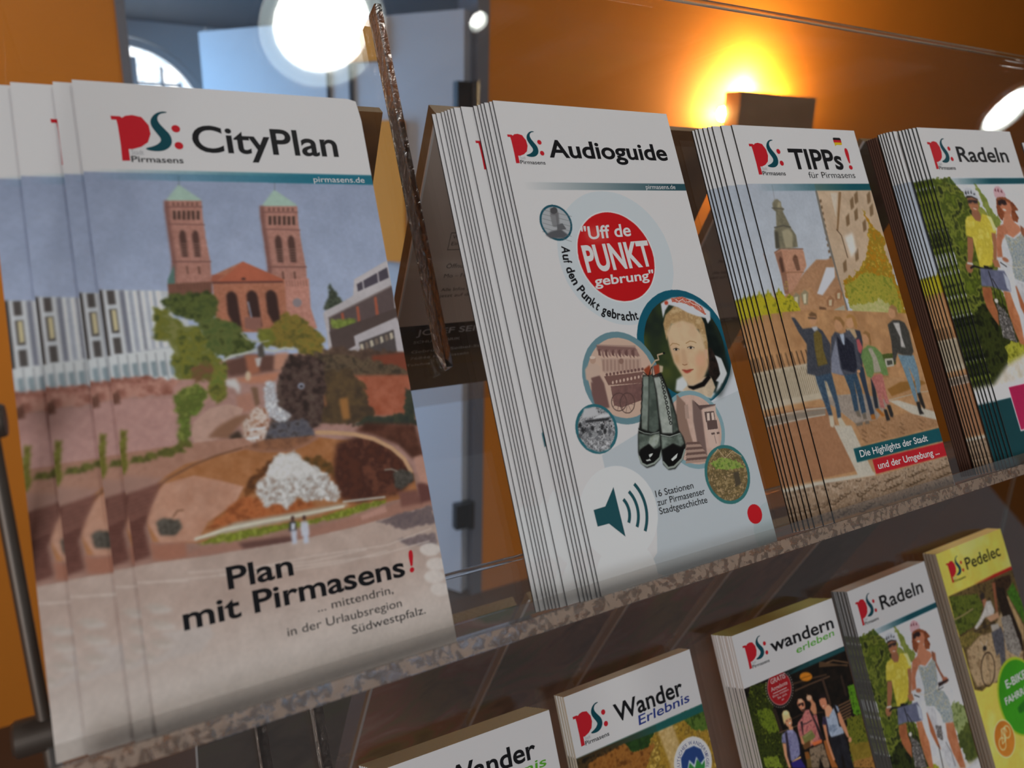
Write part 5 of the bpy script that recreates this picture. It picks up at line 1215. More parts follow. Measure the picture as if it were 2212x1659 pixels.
'wander': '''
p|2b2216,4a371c,1d1810|s=4|-10 350 400 350 620 400 600 800 -10 800
p|8a6a26,a4842f,6b521e,b99c4a|s=2.6|500 350 1000 350 1000 1200 200 1200
p|7a4a1c,91602a,5d3614|s=3;d=1|80 400 400 380 560 460 400 620 100 800 -10 800 -10 500
p|c0a874,a98c55|s=2;f=0.6|600 370 720 370 760 600 720 900 620 900 640 600
p|3f5a1f,59702c,2f4418|s=2;d=1.4|800 350 1000 350 1000 520 860 460
p|28441c,1c3014|s=2;d=1|340 360 600 360 500 460 380 440
p|d9d9da||968 656 966 680 961 703 951 725 939 745 923 763 905 779 885 791 863 801 840 806 816 808 792 806 769 801 747 791 727 779 709 763 693 745 681 725 671 703 666 680 664 656 666 632 671 609 681 587 693 567 709 549 727 533 747 521 769 511 792 506 816 504 840 506 863 511 885 521 905 533 923 549 939 567 951 587 961 609 966 632
p|9fb0c4||954 656 952 678 947 699 939 719 928 737 914 754 897 768 879 779 859 787 838 792 816 794 794 792 773 787 753 779 735 768 718 754 704 737 693 719 685 699 680 678 678 656 680 634 685 613 693 593 704 575 718 558 735 544 753 533 773 525 794 520 816 518 838 520 859 525 879 533 897 544 914 558 928 575 939 593 947 613 952 634
p|d9d9da||951 656 949 677 944 698 936 717 925 735 911 751 895 765 877 776 858 784 837 789 816 791 795 789 774 784 755 776 737 765 721 751 707 735 696 717 688 698 683 677 681 656 683 635 688 614 696 595 707 577 721 561 737 547 755 536 774 528 795 523 816 521 837 523 858 528 877 536 895 547 911 561 925 577 936 595 944 614 949 635
p|c5cfd6||913 656 912 671 908 686 902 700 894 713 885 725 873 734 860 742 846 748 831 752 816 753 801 752 786 748 772 742 759 734 747 725 738 713 730 700 724 686 720 671 719 656 720 641 724 626 730 612 738 599 747 587 759 578 772 570 786 564 801 560 816 559 831 560 846 564 860 570 873 578 885 587 894 599 902 612 908 626 912 641
p|263f74||720 660 730 600 780 564 850 564 900 600 913 660 870 680 850 630 820 670 790 630 760 680
p|2f7a3a||720 670 760 690 790 645 820 690 850 645 880 690 910 670 900 710 860 750 770 750 730 710
p|1e5550||-10 350 1000 347 1000 394 600 394 -10 360
p|00000000,3a2c18|g=70,0,20,0|-10 352 600 350 600 394 -10 360
''',
'wandern': '''
p|0e0b08,1a130d|s=4|-10 345 1010 345 1010 1200 -10 1200
p|232a10,39420f,141808,525c18|s=1.6;d=1.2|56 342 203 365 204 506 228 601 235 690 204 921 -208 776
p|4a5a16,6a7a1e,2f3a10|s=1.2;d=1|62 504 179 524 217 597 218 685 127 676 63 591
p|5a6a1a,7a8a2a,39420f|s=1.2;d=1|26 791 138 821 170 909 27 859
p|3e6a12,5a8a1c,243f0c|s=1.1;d=0.8|927 608 1009 619 1008 731 997 831 920 806 918 703
p|4a5216,6a6a1e,2c340e|s=1.6;d=1|838 798 1010 835 1002 1036 975 1192 781 1123 808 948
p|6a5a1c,7d6a26|s=2;d=1|800 968 1010 1016 1008 1130 809 1088
p|7a5526,9a7038,54391a|s=1;d=0.6|796 1084 1005 1120 994 1198 793 1128
p|5d4a26|f=0.4|391 882 427 908 432 1001 374 981
p|8f5428|f=0.4|575 870 614 874 622 997 652 1078 592 1057 575 959
p|7a4a20|f=0.3|382 879 421 888 417 935 381 927
l|4a3624|w=8|719 378 976 482
l|4a3624|w=8|716 386 977 479
l|4a3624|w=8|713 393 978 477
l|4a3624|w=8|710 401 979 474
l|4a3624|w=8|708 408 980 472
l|5d4530|w=10|786 403 855 406 991 462
l|4a3628|w=12|435 489 582 489 779 496
l|3d2c20|w=12|426 442 594 456 751 476
l|3a2a20|w=24|709 496 717 585 720 669
l|2b2019|w=22|892 532 893 658
l|2b2019|w=30|213 552 223 634 228 692
l|5d4430|w=11|796 706 924 705
l|5d4430|w=11|788 727 917 725
l|5d4430|w=11|780 747 909 745
l|5d4430|w=11|772 768 901 765
l|5d4430|w=11|765 788 893 784
l|5d4430|w=11|757 808 885 804
l|33251b|w=9|352 650 430 648 640 698
l|6d5a40|w=5|202 694 320 701 384 704
p|b8701c|f=0.1|619 450 613 458 602 463 587 465 569 465 551 461 534 454 519 445 509 435 503 425 504 416 510 408 521 402 536 400 553 401 571 405 589 411 603 420 614 430 619 441
l|6b3d10|w=4|516 431 608 438
p|c9b07a|f=0.15|269 592 287 578 317 583 334 600 334 626 342 651 323 658 291 639 270 663 265 639
p|d9c692|f=0.1|326 602 321 606 314 609 304 608 294 605 287 600 282 594 282 587 286 583 294 580 303 581 313 584 321 589 325 595
p|c48a66|f=0.15|277 643 305 635 339 639 339 672 323 693 303 695 283 671
p|c48a66||299 689 336 693 331 726 299 725
p|e0d0c4||308 664 329 663 324 672 311 672
l|3a2620|w=4|292 646 304 647
l|3a2620|w=4|324 645 335 646
p|6a6a8c,7d7d9c,55557a|s=1.4;f=0.1|226 713 281 703 333 718 363 763 361 802 346 880 302 895 251 895 239 822 243 775 207 759
p|2a2430|f=0.1|256 710 275 712 264 787 251 895 228 887 244 780
p|14101a|f=0.2|352 738 373 771 358 884 363 977 325 938 356 818
p|8d8db0||281 703 328 715 322 741 300 721 283 724
p|c08a68|f=0.1|212 765 243 775 228 852 237 933 215 925 205 845
p|c9a06a||257 897 342 892 341 904 259 906
p|2a2266|f=0.1|242 900 336 907 363 977 249 937
p|b9785a|f=0.15|423 570 440 549 471 554 492 579 489 614 467 638 449 632 429 599
p|d0a080|f=0.3|440 549 471 555 483 576 443 577
p|2a1a16||430 577 481 582 480 602 466 604 459 588 437 595 429 590
p|4a2f24|f=0.2|448 618 480 620 469 643 453 640
l|e0c8b8|w=4|458 617 472 617
p|b37a58|f=0.15|525 643 549 615 543 595 521 583 523 557 544 555 568 564 570 594 587 622 585 662 575 690 549 687
p|c9a082|f=0.1|565 577 560 583 552 587 541 587 531 584 523 578 519 570 519 563 524 556 533 553 543 552 553 555 561 561 565 569
l|b98a6a|w=5|531 559 533 544
p|a5605c,b8726a,8f4c4e|s=2;f=0.1|390 688 436 668 482 634 519 641 524 683 573 694 570 756 571 810 562 861 483 865 443 865 391 830 373 771 375 710
p|241a1e|f=0.1|413 687 434 694 412 771 419 786 405 773
p|241a1e|f=0.15|516 649 531 663 555 742 580 840 590 866 553 858 540 747
l|33282c|w=6|415 710 465 717 519 713
p|b57a58|f=0.1|379 773 396 779 412 824 394 839 375 820
p|6a6b3a|f=0.05|395 783 492 769 516 821 430 847 404 830
p|7d7d4c||406 787 487 774 492 786 415 798
p|5d3d20|f=0.2|404 830 458 826 449 867 389 869 380 839
p|b97f5e|f=0.1|486 849 483 853 477 856 470 857 463 854 458 850 455 844 456 838 459 834 465 831 472 830 479 833 484 837 487 843
p|6d5c4a,85725c,4f4234|s=2;f=0.1|433 875 504 881 563 883 571 935 577 1026 568 1049 521 1032 508 958 479 1018 415 995 423 928
p|c8663a|f=0.2|470 847 563 857 562 878 480 873
p|1c1312|f=0.15|625 602 651 578 684 580 703 604 711 620 686 630 648 605 619 628
p|b9785a|f=0.15|628 612 654 607 691 618 695 642 689 677 663 691 641 676 626 644
l|e6d6cc|w=4|648 662 662 660
p|c48f6e|f=0.15|658 685 701 663 726 689 737 733 689 750 652 738
p|8a96a8,9aa6b6,6d7a8e|s=2.4;f=0.1|649 728 677 746 751 697 771 753 760 818 781 853 784 890 718 891 655 874 645 848 640 788
p|8290a4|f=0.1|762 686 788 708 790 741 762 741
p|16141a|f=0.1|741 685 765 687 779 770 772 840 754 834 754 762
p|3a3048,201a28|f=0.15;s=1|625 720 652 738 649 800 638 864 610 850 599 770
p|b97f5e|f=0.1|766 747 794 747 807 806 819 865 822 930 803 923 783 867 763 810
p|b97f5e|f=0.1|839 951 834 958 827 963 820 964 812 961 807 956 805 948 806 940 811 934 817 929 825 928 833 931 838 936 840 943
p|b57a58|f=0.12|605 772 635 782 623 886 632 969 640 1021 620 1019 610 957 602 888
p|17161a,232227|s=3;f=0.1|635 872 781 889 787 945 789 1032 793 1128 719 1102 716 1003 701 1024 695 1093 652 1078 637 975
p|d8cfc8||430 430 428 433 424 433 422 430 424 427 428 427
p|d8cfc8||429 448 427 451 423 451 421 448 423 444 427 444
p|d8cfc8||425 465 423 468 419 468 417 465 419 461 423 461
p|d8cfc8||419 481 417 484 413 484 411 481 413 478 417 478
p|d8cfc8||410 496 408 500 405 500 403 496 405 493 408 493
p|d8cfc8||400 511 398 514 394 514 392 511 394 507 398 507
p|d8cfc8||387 523 385 526 382 526 380 523 382 520 385 520
p|d8cfc8||373 533 371 537 368 537 366 533 368 530 371 530
p|d8cfc8||358 542 356 545 352 545 350 542 352 539 356 539
p|d8cfc8||341 548 340 551 336 551 334 548 336 545 340 545
p|d8cfc8||324 552 322 555 319 555 317 552 319 548 322 548
p|d8cfc8||307 553 305 556 301 556 299 553 301 550 305 550
p|d8cfc8||289 552 287 555 284 555 282 552 284 548 287 548
p|d8cfc8||272 548 270 551 266 551 265 548 266 545 270 545
p|d8cfc8||256 542 254 545 250 545 248 542 250 539 254 539
p|d8cfc8||240 533 238 537 235 537 233 533 235 530 238 530
p|d8cfc8||226 523 224 526 221 526 219 523 221 520 224 520
p|d8cfc8||214 511 212 514 208 514 206 511 208 507 212 507
p|d8cfc8||203 496 201 500 198 500 196 496 198 493 201 493
p|d8cfc8||195 481 193 484 189 484 187 481 189 478 193 478
p|d8cfc8||189 465 187 468 183 468 181 465 183 461 187 461
p|d8cfc8||185 448 183 451 179 451 177 448 179 444 183 444
p|d8cfc8||184 430 182 433 178 433 176 430 178 427 182 427
p|d8cfc8||185 412 183 416 179 416 177 412 179 409 183 409
p|d8cfc8||189 395 187 399 183 399 181 395 183 392 187 392
p|d8cfc8||195 379 193 382 189 382 187 379 189 376 193 376
p|d8cfc8||203 364 201 367 198 367 196 364 198 360 201 360
p|d8cfc8||410 364 408 367 405 367 403 364 405 360 408 360
p|d8cfc8||419 379 417 382 413 382 411 379 413 376 417 376
p|d8cfc8||425 395 423 399 419 399 417 395 419 392 423 392
p|d8cfc8||429 412 427 416 423 416 421 412 423 409 427 409
p|0d0b0a||420 430 419 448 414 466 407 483 398 499 386 513 372 525 356 534 339 541 321 546 303 547 285 546 267 541 250 534 234 525 220 513 208 499 199 483 192 466 187 448 186 430 187 412 192 394 199 377 208 361 220 347 234 335 250 326 267 319 285 314 303 313 321 314 339 319 356 326 372 335 386 347 398 361 407 377 414 394 419 412
p|c9a09a||413 430 412 447 408 464 401 480 392 495 381 508 368 519 353 528 337 535 320 539 303 540 286 539 269 535 253 528 238 519 225 508 214 495 205 480 198 464 194 447 193 430 194 413 198 396 205 380 214 365 225 352 238 341 253 332 269 325 286 321 303 320 320 321 337 325 353 332 368 341 381 352 392 365 401 380 408 396 412 413
p|8f1a1f||409 430 408 447 404 463 397 478 389 492 378 505 365 516 351 524 336 531 320 535 303 536 286 535 270 531 255 524 241 516 228 505 217 492 209 478 202 463 198 447 197 430 198 413 202 397 209 382 217 368 228 355 241 344 255 336 270 329 286 325 303 324 320 325 336 329 351 336 365 344 378 355 389 368 397 382 404 397 408 413
p|1b4347|f=0.1|600 343 1010 343 1010 378 400 378
p|00000000,173a3c|g=30,0,60,0|20 344 620 344 620 378 20 378
''',
'pedelec': '''
p|c9b452,c2ac48,cdbb66|s=30|-10 -10 1010 -10 1010 2110 -10 2110
p|4a3d22,5d4c2c,34291a|s=3|10 350 1010 350 1010 1120 600 1120 400 1160 240 1120 100 1140 10 1100
p|3d4618,566020,2a3212|s=3;d=1|20 356 399 429 433 537 306 651 15 666 0 567
l|7d6f4a|w=12|4 538 146 534 284 522
p|8f7a5c,a58d6c,7a6448|s=3;f=0.8|55 797 281 742 450 765 719 613 794 607 869 908 759 1102 298 1133 55 1092 19 952
p|8a6f4c,a48a60|s=3|767 524 802 635 857 955 919 846 818 563
p|2c4a14,3e6a1c|s=2;d=0.8|815 523 945 466 1007 689 932 823
p|4a4420,7a6a34|s=1.6;d=1|-15 682 182 677 287 731 109 777 5 770
p|2c1e14,3a281a,1c140e|s=2;d=1|649 392 750 379 933 398 923 460 767 524 619 536
p|1a140f,2b2018|s=2;f=0.4|672 436 792 479 802 635 848 902 820 1020 739 1009 681 855 653 646
p|7d4c34|f=0.3|642 396 690 402 651 519 612 635 581 627 622 486
p|2b2420|f=0.15|423 448 468 428 499 455 472 498 423 491
p|8f5f45|f=0.15|440 489 498 492 477 549 435 556
p|b8b5b0,a09c96|s=2;f=0.15|410 581 491 515 554 526 567 610 539 641 407 630 320 667 255 686 231 667 317 630
p|a57f62|f=0.4|427 635 612 635 609 684 470 684
p|3f3e42,55545a|s=2;f=0.2|440 762 594 755 599 832 508 1064 442 1056 469 942 418 952 424 856
p|9a948c|f=0.2|459 705 565 722 568 760 453 759
l|2a2522|w=7|218 693 373 694 459 705
l|bdb7ad|w=5|259 784 290 853 347 809
p|22201e||318 859 311 867 300 871 287 871 275 868 266 861 262 852 264 843 271 836 282 831 294 831 307 834 316 841 320 850
l|2a1d16|w=11|344 1039 325 1069 301 1095 273 1115 245 1128 218 1133 193 1130 172 1119 157 1100 149 1076 148 1048 154 1017 167 985 186 955 210 929 237 909 266 895 293 889 319 892 340 903 355 921 363 946 364 975 358 1007 344 1039
l|3a2c22|w=4|293 890 255 1012 284 1033
l|55402e|w=4|316 897 241 1115
p|55504a,a09a92,3a352f|s=1;d=0.7|629 690 766 702 793 1000 715 1052 581 950
p|8fa329||887 1330 883 1379 872 1426 853 1472 827 1513 796 1551 758 1582 717 1608 671 1627 624 1638 575 1642 526 1638 479 1627 433 1608 392 1582 354 1551 323 1513 297 1472 278 1426 267 1379 263 1330 267 1281 278 1234 297 1188 323 1147 354 1109 392 1078 433 1052 479 1033 526 1022 575 1018 624 1022 671 1033 717 1052 758 1078 796 1109 827 1147 853 1188 872 1234 883 1281
p|2f7a14,3a8f1c|g=30,110,80,160|873 1335 869 1381 859 1426 841 1468 817 1507 787 1542 752 1572 713 1596 671 1614 626 1624 580 1628 534 1624 489 1614 447 1596 408 1572 373 1542 343 1507 319 1468 301 1426 291 1381 287 1335 291 1289 301 1244 319 1202 343 1163 373 1128 408 1098 447 1074 489 1056 534 1046 580 1042 626 1046 671 1056 713 1074 752 1098 787 1128 817 1163 841 1202 859 1244 869 1289
p|1d5a14,236b18|s=2;d=1|500 1400 600 1380 720 1420 620 1460 500 1450
p|d8cf9a||360 1555 358 1578 353 1599 344 1620 332 1640 318 1657 301 1671 281 1683 260 1692 239 1697 216 1699 193 1697 172 1692 151 1683 131 1671 114 1657 100 1640 88 1620 79 1599 74 1578 72 1555 74 1532 79 1511 88 1490 100 1470 114 1453 131 1439 151 1427 172 1418 193 1413 216 1411 239 1413 260 1418 281 1427 301 1439 318 1453 332 1470 344 1490 353 1511 358 1532
p|a5601c,b8762a|g=10,140,30,170|352 1555 350 1576 345 1597 337 1617 326 1635 312 1651 296 1665 278 1676 258 1684 237 1689 216 1691 195 1689 174 1684 154 1676 136 1665 120 1651 106 1635 95 1617 87 1597 82 1576 80 1555 82 1534 87 1513 95 1493 106 1475 120 1459 136 1445 154 1434 174 1426 195 1421 216 1419 237 1421 258 1426 278 1434 296 1445 312 1459 326 1475 337 1493 345 1513 350 1534
l|e0cf9c|w=7|216 1580 212 1598 203 1613 188 1622 170 1626 152 1622 137 1613 128 1598 124 1580 128 1562 137 1547 152 1538 170 1534 188 1538 203 1547 212 1562 216 1580
l|e0cf9c|w=7|316 1520 312 1538 303 1553 288 1562 270 1566 252 1562 237 1553 228 1538 224 1520 228 1502 237 1487 252 1478 270 1474 288 1478 303 1487 312 1502 316 1520
l|e0cf9c|w=7|170 1580 205 1480 255 1480 225 1570 170 1580
l|e0cf9c|w=7|205 1480 225 1570
l|e0cf9c|w=7|255 1480 270 1520
p|00000000,94201a|g=38,0,70,0|380 339 1010 336 1010 364 380 362
''',
'nder': '''
p|1e5550||-10 350 1010 350 1010 390 -10 390
p|4a5a1f,6a7a2a|s=4|-10 390 1010 390 1010 1000 -10 1000
''',
}


def noise(xx, yy, scale, seed):
    """smooth value noise, three octaves, about 0..1"""
    out = np.zeros_like(xx); amp, tot = 1.0, 0.0
    for o in range(3):
        x, y = xx / scale * 2 ** o, yy / scale * 2 ** o
        xi, yi = np.floor(x).astype(np.int64), np.floor(y).astype(np.int64)
        fx, fy = x - xi, y - yi
        fx, fy = fx * fx * (3 - 2 * fx), fy * fy * (3 - 2 * fy)

        def h(a, b):
            k = (a * 374761393 + b * 668265263 + (seed + o * 17) * 2147483647) & 0x7fffffff
            k = ((k ^ (k >> 13)) * 1274126177) & 0x7fffffff
            return ((k ^ (k >> 16)) & 0xffff) / 65535.0
        v = (h(xi, yi) * (1 - fx) + h(xi + 1, yi) * fx) * (1 - fy) + (h(xi, yi + 1) * (1 - fx) + h(xi + 1, yi + 1) * fx) * fy
        out += v * amp; tot += amp; amp *= 0.6
    return out / tot


def inside(px, py, pts):
    m = np.zeros(px.shape, bool)
    n = len(pts)
    for i in range(n):
        x0, y0 = pts[i]; x1, y1 = pts[(i + 1) % n]
        if y0 == y1: continue
        c = (y0 > py) != (y1 > py)
        m ^= c & (px < (x1 - x0) * (py - y0) / (y1 - y0) + x0)
    return m


def blur(a, r):
    r = int(max(1, round(r)))
    for ax in (0, 1):
        for _ in range(2):
            p = np.pad(a, [(r + 1, r) if k == ax else (0, 0) for k in (0, 1)], mode='edge')
            c = np.cumsum(p, axis=ax)
            n = a.shape[ax]
            a = (np.take(c, range(2 * r + 1, 2 * r + 1 + n), axis=ax) - np.take(c, range(0, n), axis=ax)) / (2 * r + 1)
    return a


def hexrgb(h):
    return np.array([int(h[i:i + 2], 16) / 255 for i in (0, 2, 4)]), (int(h[6:8], 16) / 255 if len(h) > 6 else 1.0)


def paint(kind, W, H, res, k):
    nx, ny = int(W * res) + 1, int(H * res) + 1
    gx, gy = np.linspace(0, W, nx), np.linspace(0, H, ny)
    white = (0.80 * k) ** (1 / 2.4) * 1.055 - 0.055
    img = np.ones((ny, nx, 3)) * white
    for seed, line in enumerate(ART[kind].strip().split('\n')):
        op, cs, oo, pp = line.split('|')
        v = np.array([float(q) for q in pp.split()]) / 10
        pts = v.reshape(-1, 2)
        o = dict(q.split('=') for q in oo.split(';') if q)
        cols = [hexrgb(c) for c in cs.split(',')]
        f = float(o.get('f', 0)); d = float(o.get('d', 0)); w = float(o.get('w', 0)) / 10
        pad = f * 2 + d * 1.2 + w + 0.5
        i0, i1 = np.searchsorted(gx, [pts[:, 0].min() - pad, pts[:, 0].max() + pad])
        j0, j1 = np.searchsorted(gy, [pts[:, 1].min() - pad, pts[:, 1].max() + pad])
        if i1 <= i0 or j1 <= j0: continue
        xx, yy = np.meshgrid(gx[i0:i1], gy[j0:j1])
        px, py = xx, yy
        if d:
            px = xx + (noise(xx, yy, d * 1.3 + .3, seed + 100) - .5) * 2.6 * d
            py = yy + (noise(xx, yy, d * 1.3 + .3, seed + 300) - .5) * 2.6 * d
        if op == 'l':
            dist = np.full(xx.shape, 1e9)
            for a, b in zip(pts[:-1], pts[1:]):
                e = b - a; L2 = max(1e-9, e @ e)
                t = np.clip(((px - a[0]) * e[0] + (py - a[1]) * e[1]) / L2, 0, 1)
                dist = np.minimum(dist, np.hypot(px - a[0] - t * e[0], py - a[1] - t * e[1]))
            m = np.clip((w / 2 - dist) * res + .5, 0, 1)
        else:
            s = .25 / res
            m = sum(inside(px + a, py + b, pts).astype(float) for a in (-s, s) for b in (-s, s)) / 4
            if f: m = blur(m, f * res * .8)
        alpha = np.ones(xx.shape)
        if 'g' in o:
            g = [float(q) for q in o['g'].split(',')]
            if max(map(abs, g)) > 250: g = [q / 10 for q in g]
            e = np.array([g[2] - g[0], g[3] - g[1]])
            t = np.clip(((xx - g[0]) * e[0] + (yy - g[1]) * e[1]) / (e @ e), 0, 1)
            (c1, a1), (c2, a2) = cols[0], cols[-1]
            if a1 == 0: c1 = c2
            rgb = c1 + t[..., None] * (c2 - c1); alpha = a1 + t * (a2 - a1)
        elif len(cols) > 1:
            t = noise(xx, yy, float(o.get('s', 2)), seed)
            t = np.clip((t - .5) * 2.1 + .5, 0, .9999) * (len(cols) - 1)
            ci = t.astype(int); ft = (t - ci)[..., None]
            arr = np.array([c for c, _ in cols])
            rgb = arr[ci] * (1 - ft) + arr[np.minimum(ci + 1, len(cols) - 1)] * ft
        else:
            rgb = np.ones(xx.shape + (3,)) * cols[0][0]
        if 'n' in o:
            rgb = rgb + (noise(xx, yy, float(o.get('s', 1)), seed + 7) - .5)[..., None] * 2.2 * float(o['n'])
        m = (m * alpha)[..., None]
        img[j0:j1, i0:i1] = img[j0:j1, i0:i1] * (1 - m) + rgb * m
    # the uneven tone and grain of a printed photograph, and its soft edges
    xx, yy = np.meshgrid(gx, gy)
    photo = (np.abs(img - white).max(2) > .03).astype(float)
    tone = 1 + photo * (.09 * (noise(xx, yy, 11, 901) - .5) + .08 * (noise(xx, yy, .9, 902) - .5))
    if kind != 'audio':
        img = img * tone[..., None]
        img = np.stack([blur(img[..., q], 1) for q in range(3)], -1)
    img = np.clip(img, 0, 1)
    L = np.where(img <= .04045, img / 12.92, ((img + .055) / 1.055) ** 2.4) / k
    return gx, gy, np.clip(L, 0.004, .86)


def grid_mesh(name, gx, gy, rgb, H, bend, z):
    """gy runs down from the top of the page"""
    nx, ny = len(gx), len(gy)
    xx, yy = np.meshgrid(gx, H - gy)
    co = np.stack([xx, yy, bend(xx, yy) + z], -1).reshape(-1, 3) * MM
    idx = np.arange(nx * ny).reshape(ny, nx)
    q = np.stack([idx[1:, :-1], idx[1:, 1:], idx[:-1, 1:], idx[:-1, :-1]], -1).reshape(-1, 4)
    me = bpy.data.meshes.new(name)
    me.vertices.add(nx * ny); me.vertices.foreach_set('co', co.ravel().astype(np.float32))
    me.loops.add(q.size); me.loops.foreach_set('vertex_index', q.ravel().astype(np.int32))
    me.polygons.add(len(q)); me.polygons.foreach_set('loop_start', (np.arange(len(q)) * 4).astype(np.int32))
    me.update(calc_edges=True)
    a = me.color_attributes.new('Col', 'FLOAT_COLOR', 'POINT')
    a.data.foreach_set('color', np.concatenate([rgb.reshape(-1, 3), np.ones((nx * ny, 1))], 1).ravel().astype(np.float32))
    me.materials.append(PRINT)
    return me


# ------------------------------------------------------------ lettering
_glyph = {}


def glyphs(s, bold):
    """triangles of a string in font units"""
    if (s, bold) in _glyph: return _glyph[(s, bold)]
    c = bpy.data.curves.new('lettering', 'FONT')
    c.body = s; c.offset = bold; c.resolution_u = 5
    o = bpy.data.objects.new('lettering', c)
    COL.objects.link(o)
    dg = bpy.context.evaluated_depsgraph_get()
    me = bpy.data.meshes.new_from_object(o.evaluated_get(dg))
    v = np.array([tuple(q.co)[:2] for q in me.vertices]).reshape(-1, 2)
    f = [tuple(p.vertices) for p in me.polygons]
    bpy.data.objects.remove(o); bpy.data.curves.remove(c); bpy.data.meshes.remove(me)
    _glyph[(s, bold)] = (v, f)
    return v, f


CAP = None


def text(s, x0, y0, x1, y1, cap, bold=0.0, shear=0.0):
    """s set from (x0,y0) to (x1,y1) along its baseline, in page mm (y down); cap = capital height"""
    global CAP
    if CAP is None:
        hv = glyphs('H', 0)[0]; CAP = hv[:, 1].max() - hv[:, 1].min()
    v, f = glyphs(s, bold)
    L = math.hypot(x1 - x0, y1 - y0)
    a = v[:, 0].min(); w = v[:, 0].max() - a
    u = (v[:, 0] - a) / w * L; t = v[:, 1] / (CAP + 2 * bold) * cap
    u = u + t * shear
    ex, ey = (x1 - x0) / L, (y1 - y0) / L
    return np.stack([x0 + u * ex + t * ey, y0 + u * ey - t * ex], 1), f


def arc_text(s, cx, cy, r, a0, a1, cap, bold=0.0, wscale=1.0, inward=False):
    """letters along a circle, from angle a0 to a1 in degrees (page angles, y down)"""
    global CAP
    if CAP is None: text('H', 0, 0, 1, 0, 1)
    adv = []
    for i in range(len(s) + 1):
        if i == 0: adv.append(0.0); continue
        v, _ = glyphs('|' + s[:i] + '|', bold); adv.append(v[:, 0].max())
    b0 = glyphs('||', bold)[0][:, 0].max()
    adv = [0.0] + [q - b0 for q in adv[1:]]
    tot = adv[-1]
    V_, F_ = [], []
    for i, ch in enumerate(s):
        if ch == ' ': continue
        v, f = glyphs(ch, bold)
        mid = (adv[i] + adv[i + 1]) / 2 / tot
        a = math.radians(a0 + (a1 - a0) * mid)
        wid = abs(math.radians(a1 - a0)) * r * (adv[i + 1] - adv[i]) / tot
        vx = (v[:, 0] - (v[:, 0].max() + v[:, 0].min()) / 2) / max(1e-6, v[:, 0].max() - v[:, 0].min()) * wid * .86 * wscale
        vy = v[:, 1] / CAP * cap
        px, py = cx + r * math.cos(a), cy + r * math.sin(a)
        sg = 1 if a1 > a0 else -1
        tx, ty = -math.sin(a) * sg, math.cos(a) * sg
        ux, uy = ty, -tx
        b = len(V_)
        V_ += [(px + p * tx + q * ux, py + p * ty + q * uy) for p, q in zip(vx, vy)]
        F_ += [tuple(j + b for j in t) for t in f]
    return np.array(V_), F_


def flat(pts):
    """a filled outline as triangles (page mm)"""
    bm = bmesh.new()
    vs = [bm.verts.new((p[0], p[1], 0)) for p in pts]
    bm.faces.new(vs)
    bmesh.ops.triangulate(bm, faces=bm.faces[:])
    bm.verts.index_update()
    v = np.array([(q.co.x, q.co.y) for q in bm.verts]); f = [tuple(q.index for q in t.verts) for t in bm.faces]
    bm.free()
    return v, f


def smooth_outline(p, n=3):
    p = [Vector(q) for q in p]
    for _ in range(n - 1):
        o = []
        for i in range(len(p)):
            a, b = p[i], p[(i + 1) % len(p)]
            o += [a * .75 + b * .25, a * .25 + b * .75]
        p = o
    return p


def disc(cx, cy, r, n=24):
    return [(cx + r * math.cos(2 * math.pi * i / n), cy + r * math.sin(2 * math.pi * i / n)) for i in range(n)]


def ink_mesh(name, H, bend, pieces, z):
    """pieces: list of ((verts, faces), ink)"""
    vs, fs, fm, used = [], [], [], []
    for k, ((v, f), ink) in enumerate(pieces):
        if ink not in used: used.append(ink)
        b = len(vs)
        yb = H - v[:, 1]
        zz = bend(v[:, 0], yb) + z + .004 * k
        vs += [(x * MM, y * MM, q * MM) for x, y, q in zip(v[:, 0], yb, zz)]
        fs += [tuple(i + b for i in t) for t in f]; fm += [used.index(ink)] * len(f)
    me = bpy.data.meshes.new(name)
    me.from_pydata(vs, [], fs)
    for u in used: me.materials.append(INK[u])
    me.polygons.foreach_set('material_index', fm)
    me.update()
    return me


LOGO_P = [100,123,128,123,134,128,145,120,166,116,194,122,213,152,215,184,203,216,180,234,151,244,141,243,141,286,117,287,119,227,118,158,116,137,101,137]
LOGO_S = [276,97,258,96,236,107,220,129,219,152,233,179,246,200,241,215,221,229,188,239,208,248,243,248,268,234,280,212,277,184,259,160,245,140,242,122,253,105,276,101]


def logo(x0, y0, x1, y1):
    """the town's ps: mark with its two red dots, filling x0..x1, y0..y1"""
    fx = lambda x: x0 + (x / 10 - 10) / 20.6 * (x1 - x0)
    fy = lambda y: y0 + (y / 10 - 9.6) / 19.4 * (y1 - y0)
    P_ = [(fx(a), fy(b)) for a, b in zip(LOGO_P[::2], LOGO_P[1::2])]
    S_ = [(fx(a), fy(b)) for a, b in zip(LOGO_S[::2], LOGO_S[1::2])]
    r = (x1 - x0) / 20.6 * 1.4
    # corners of the p stay sharp; its bowl is rounded
    bowl = smooth_outline(P_[4:12], 1)
    return [(flat(P_), 'red'), (flat(smooth_outline(S_, 3)), 'teal'),
            (flat(disc(fx(297), fy(160), r)), 'red'), (flat(disc(fx(299), fy(224), r)), 'red'),
            (text('Pirmasens', fx(145), fy(290), fx(306), fy(290), (y1 - y0) * .115, .012), 'black'),
            (text('Stadt', fx(148), fy(263), fx(185), fy(263), (y1 - y0) * .09, 0), 'grey')]


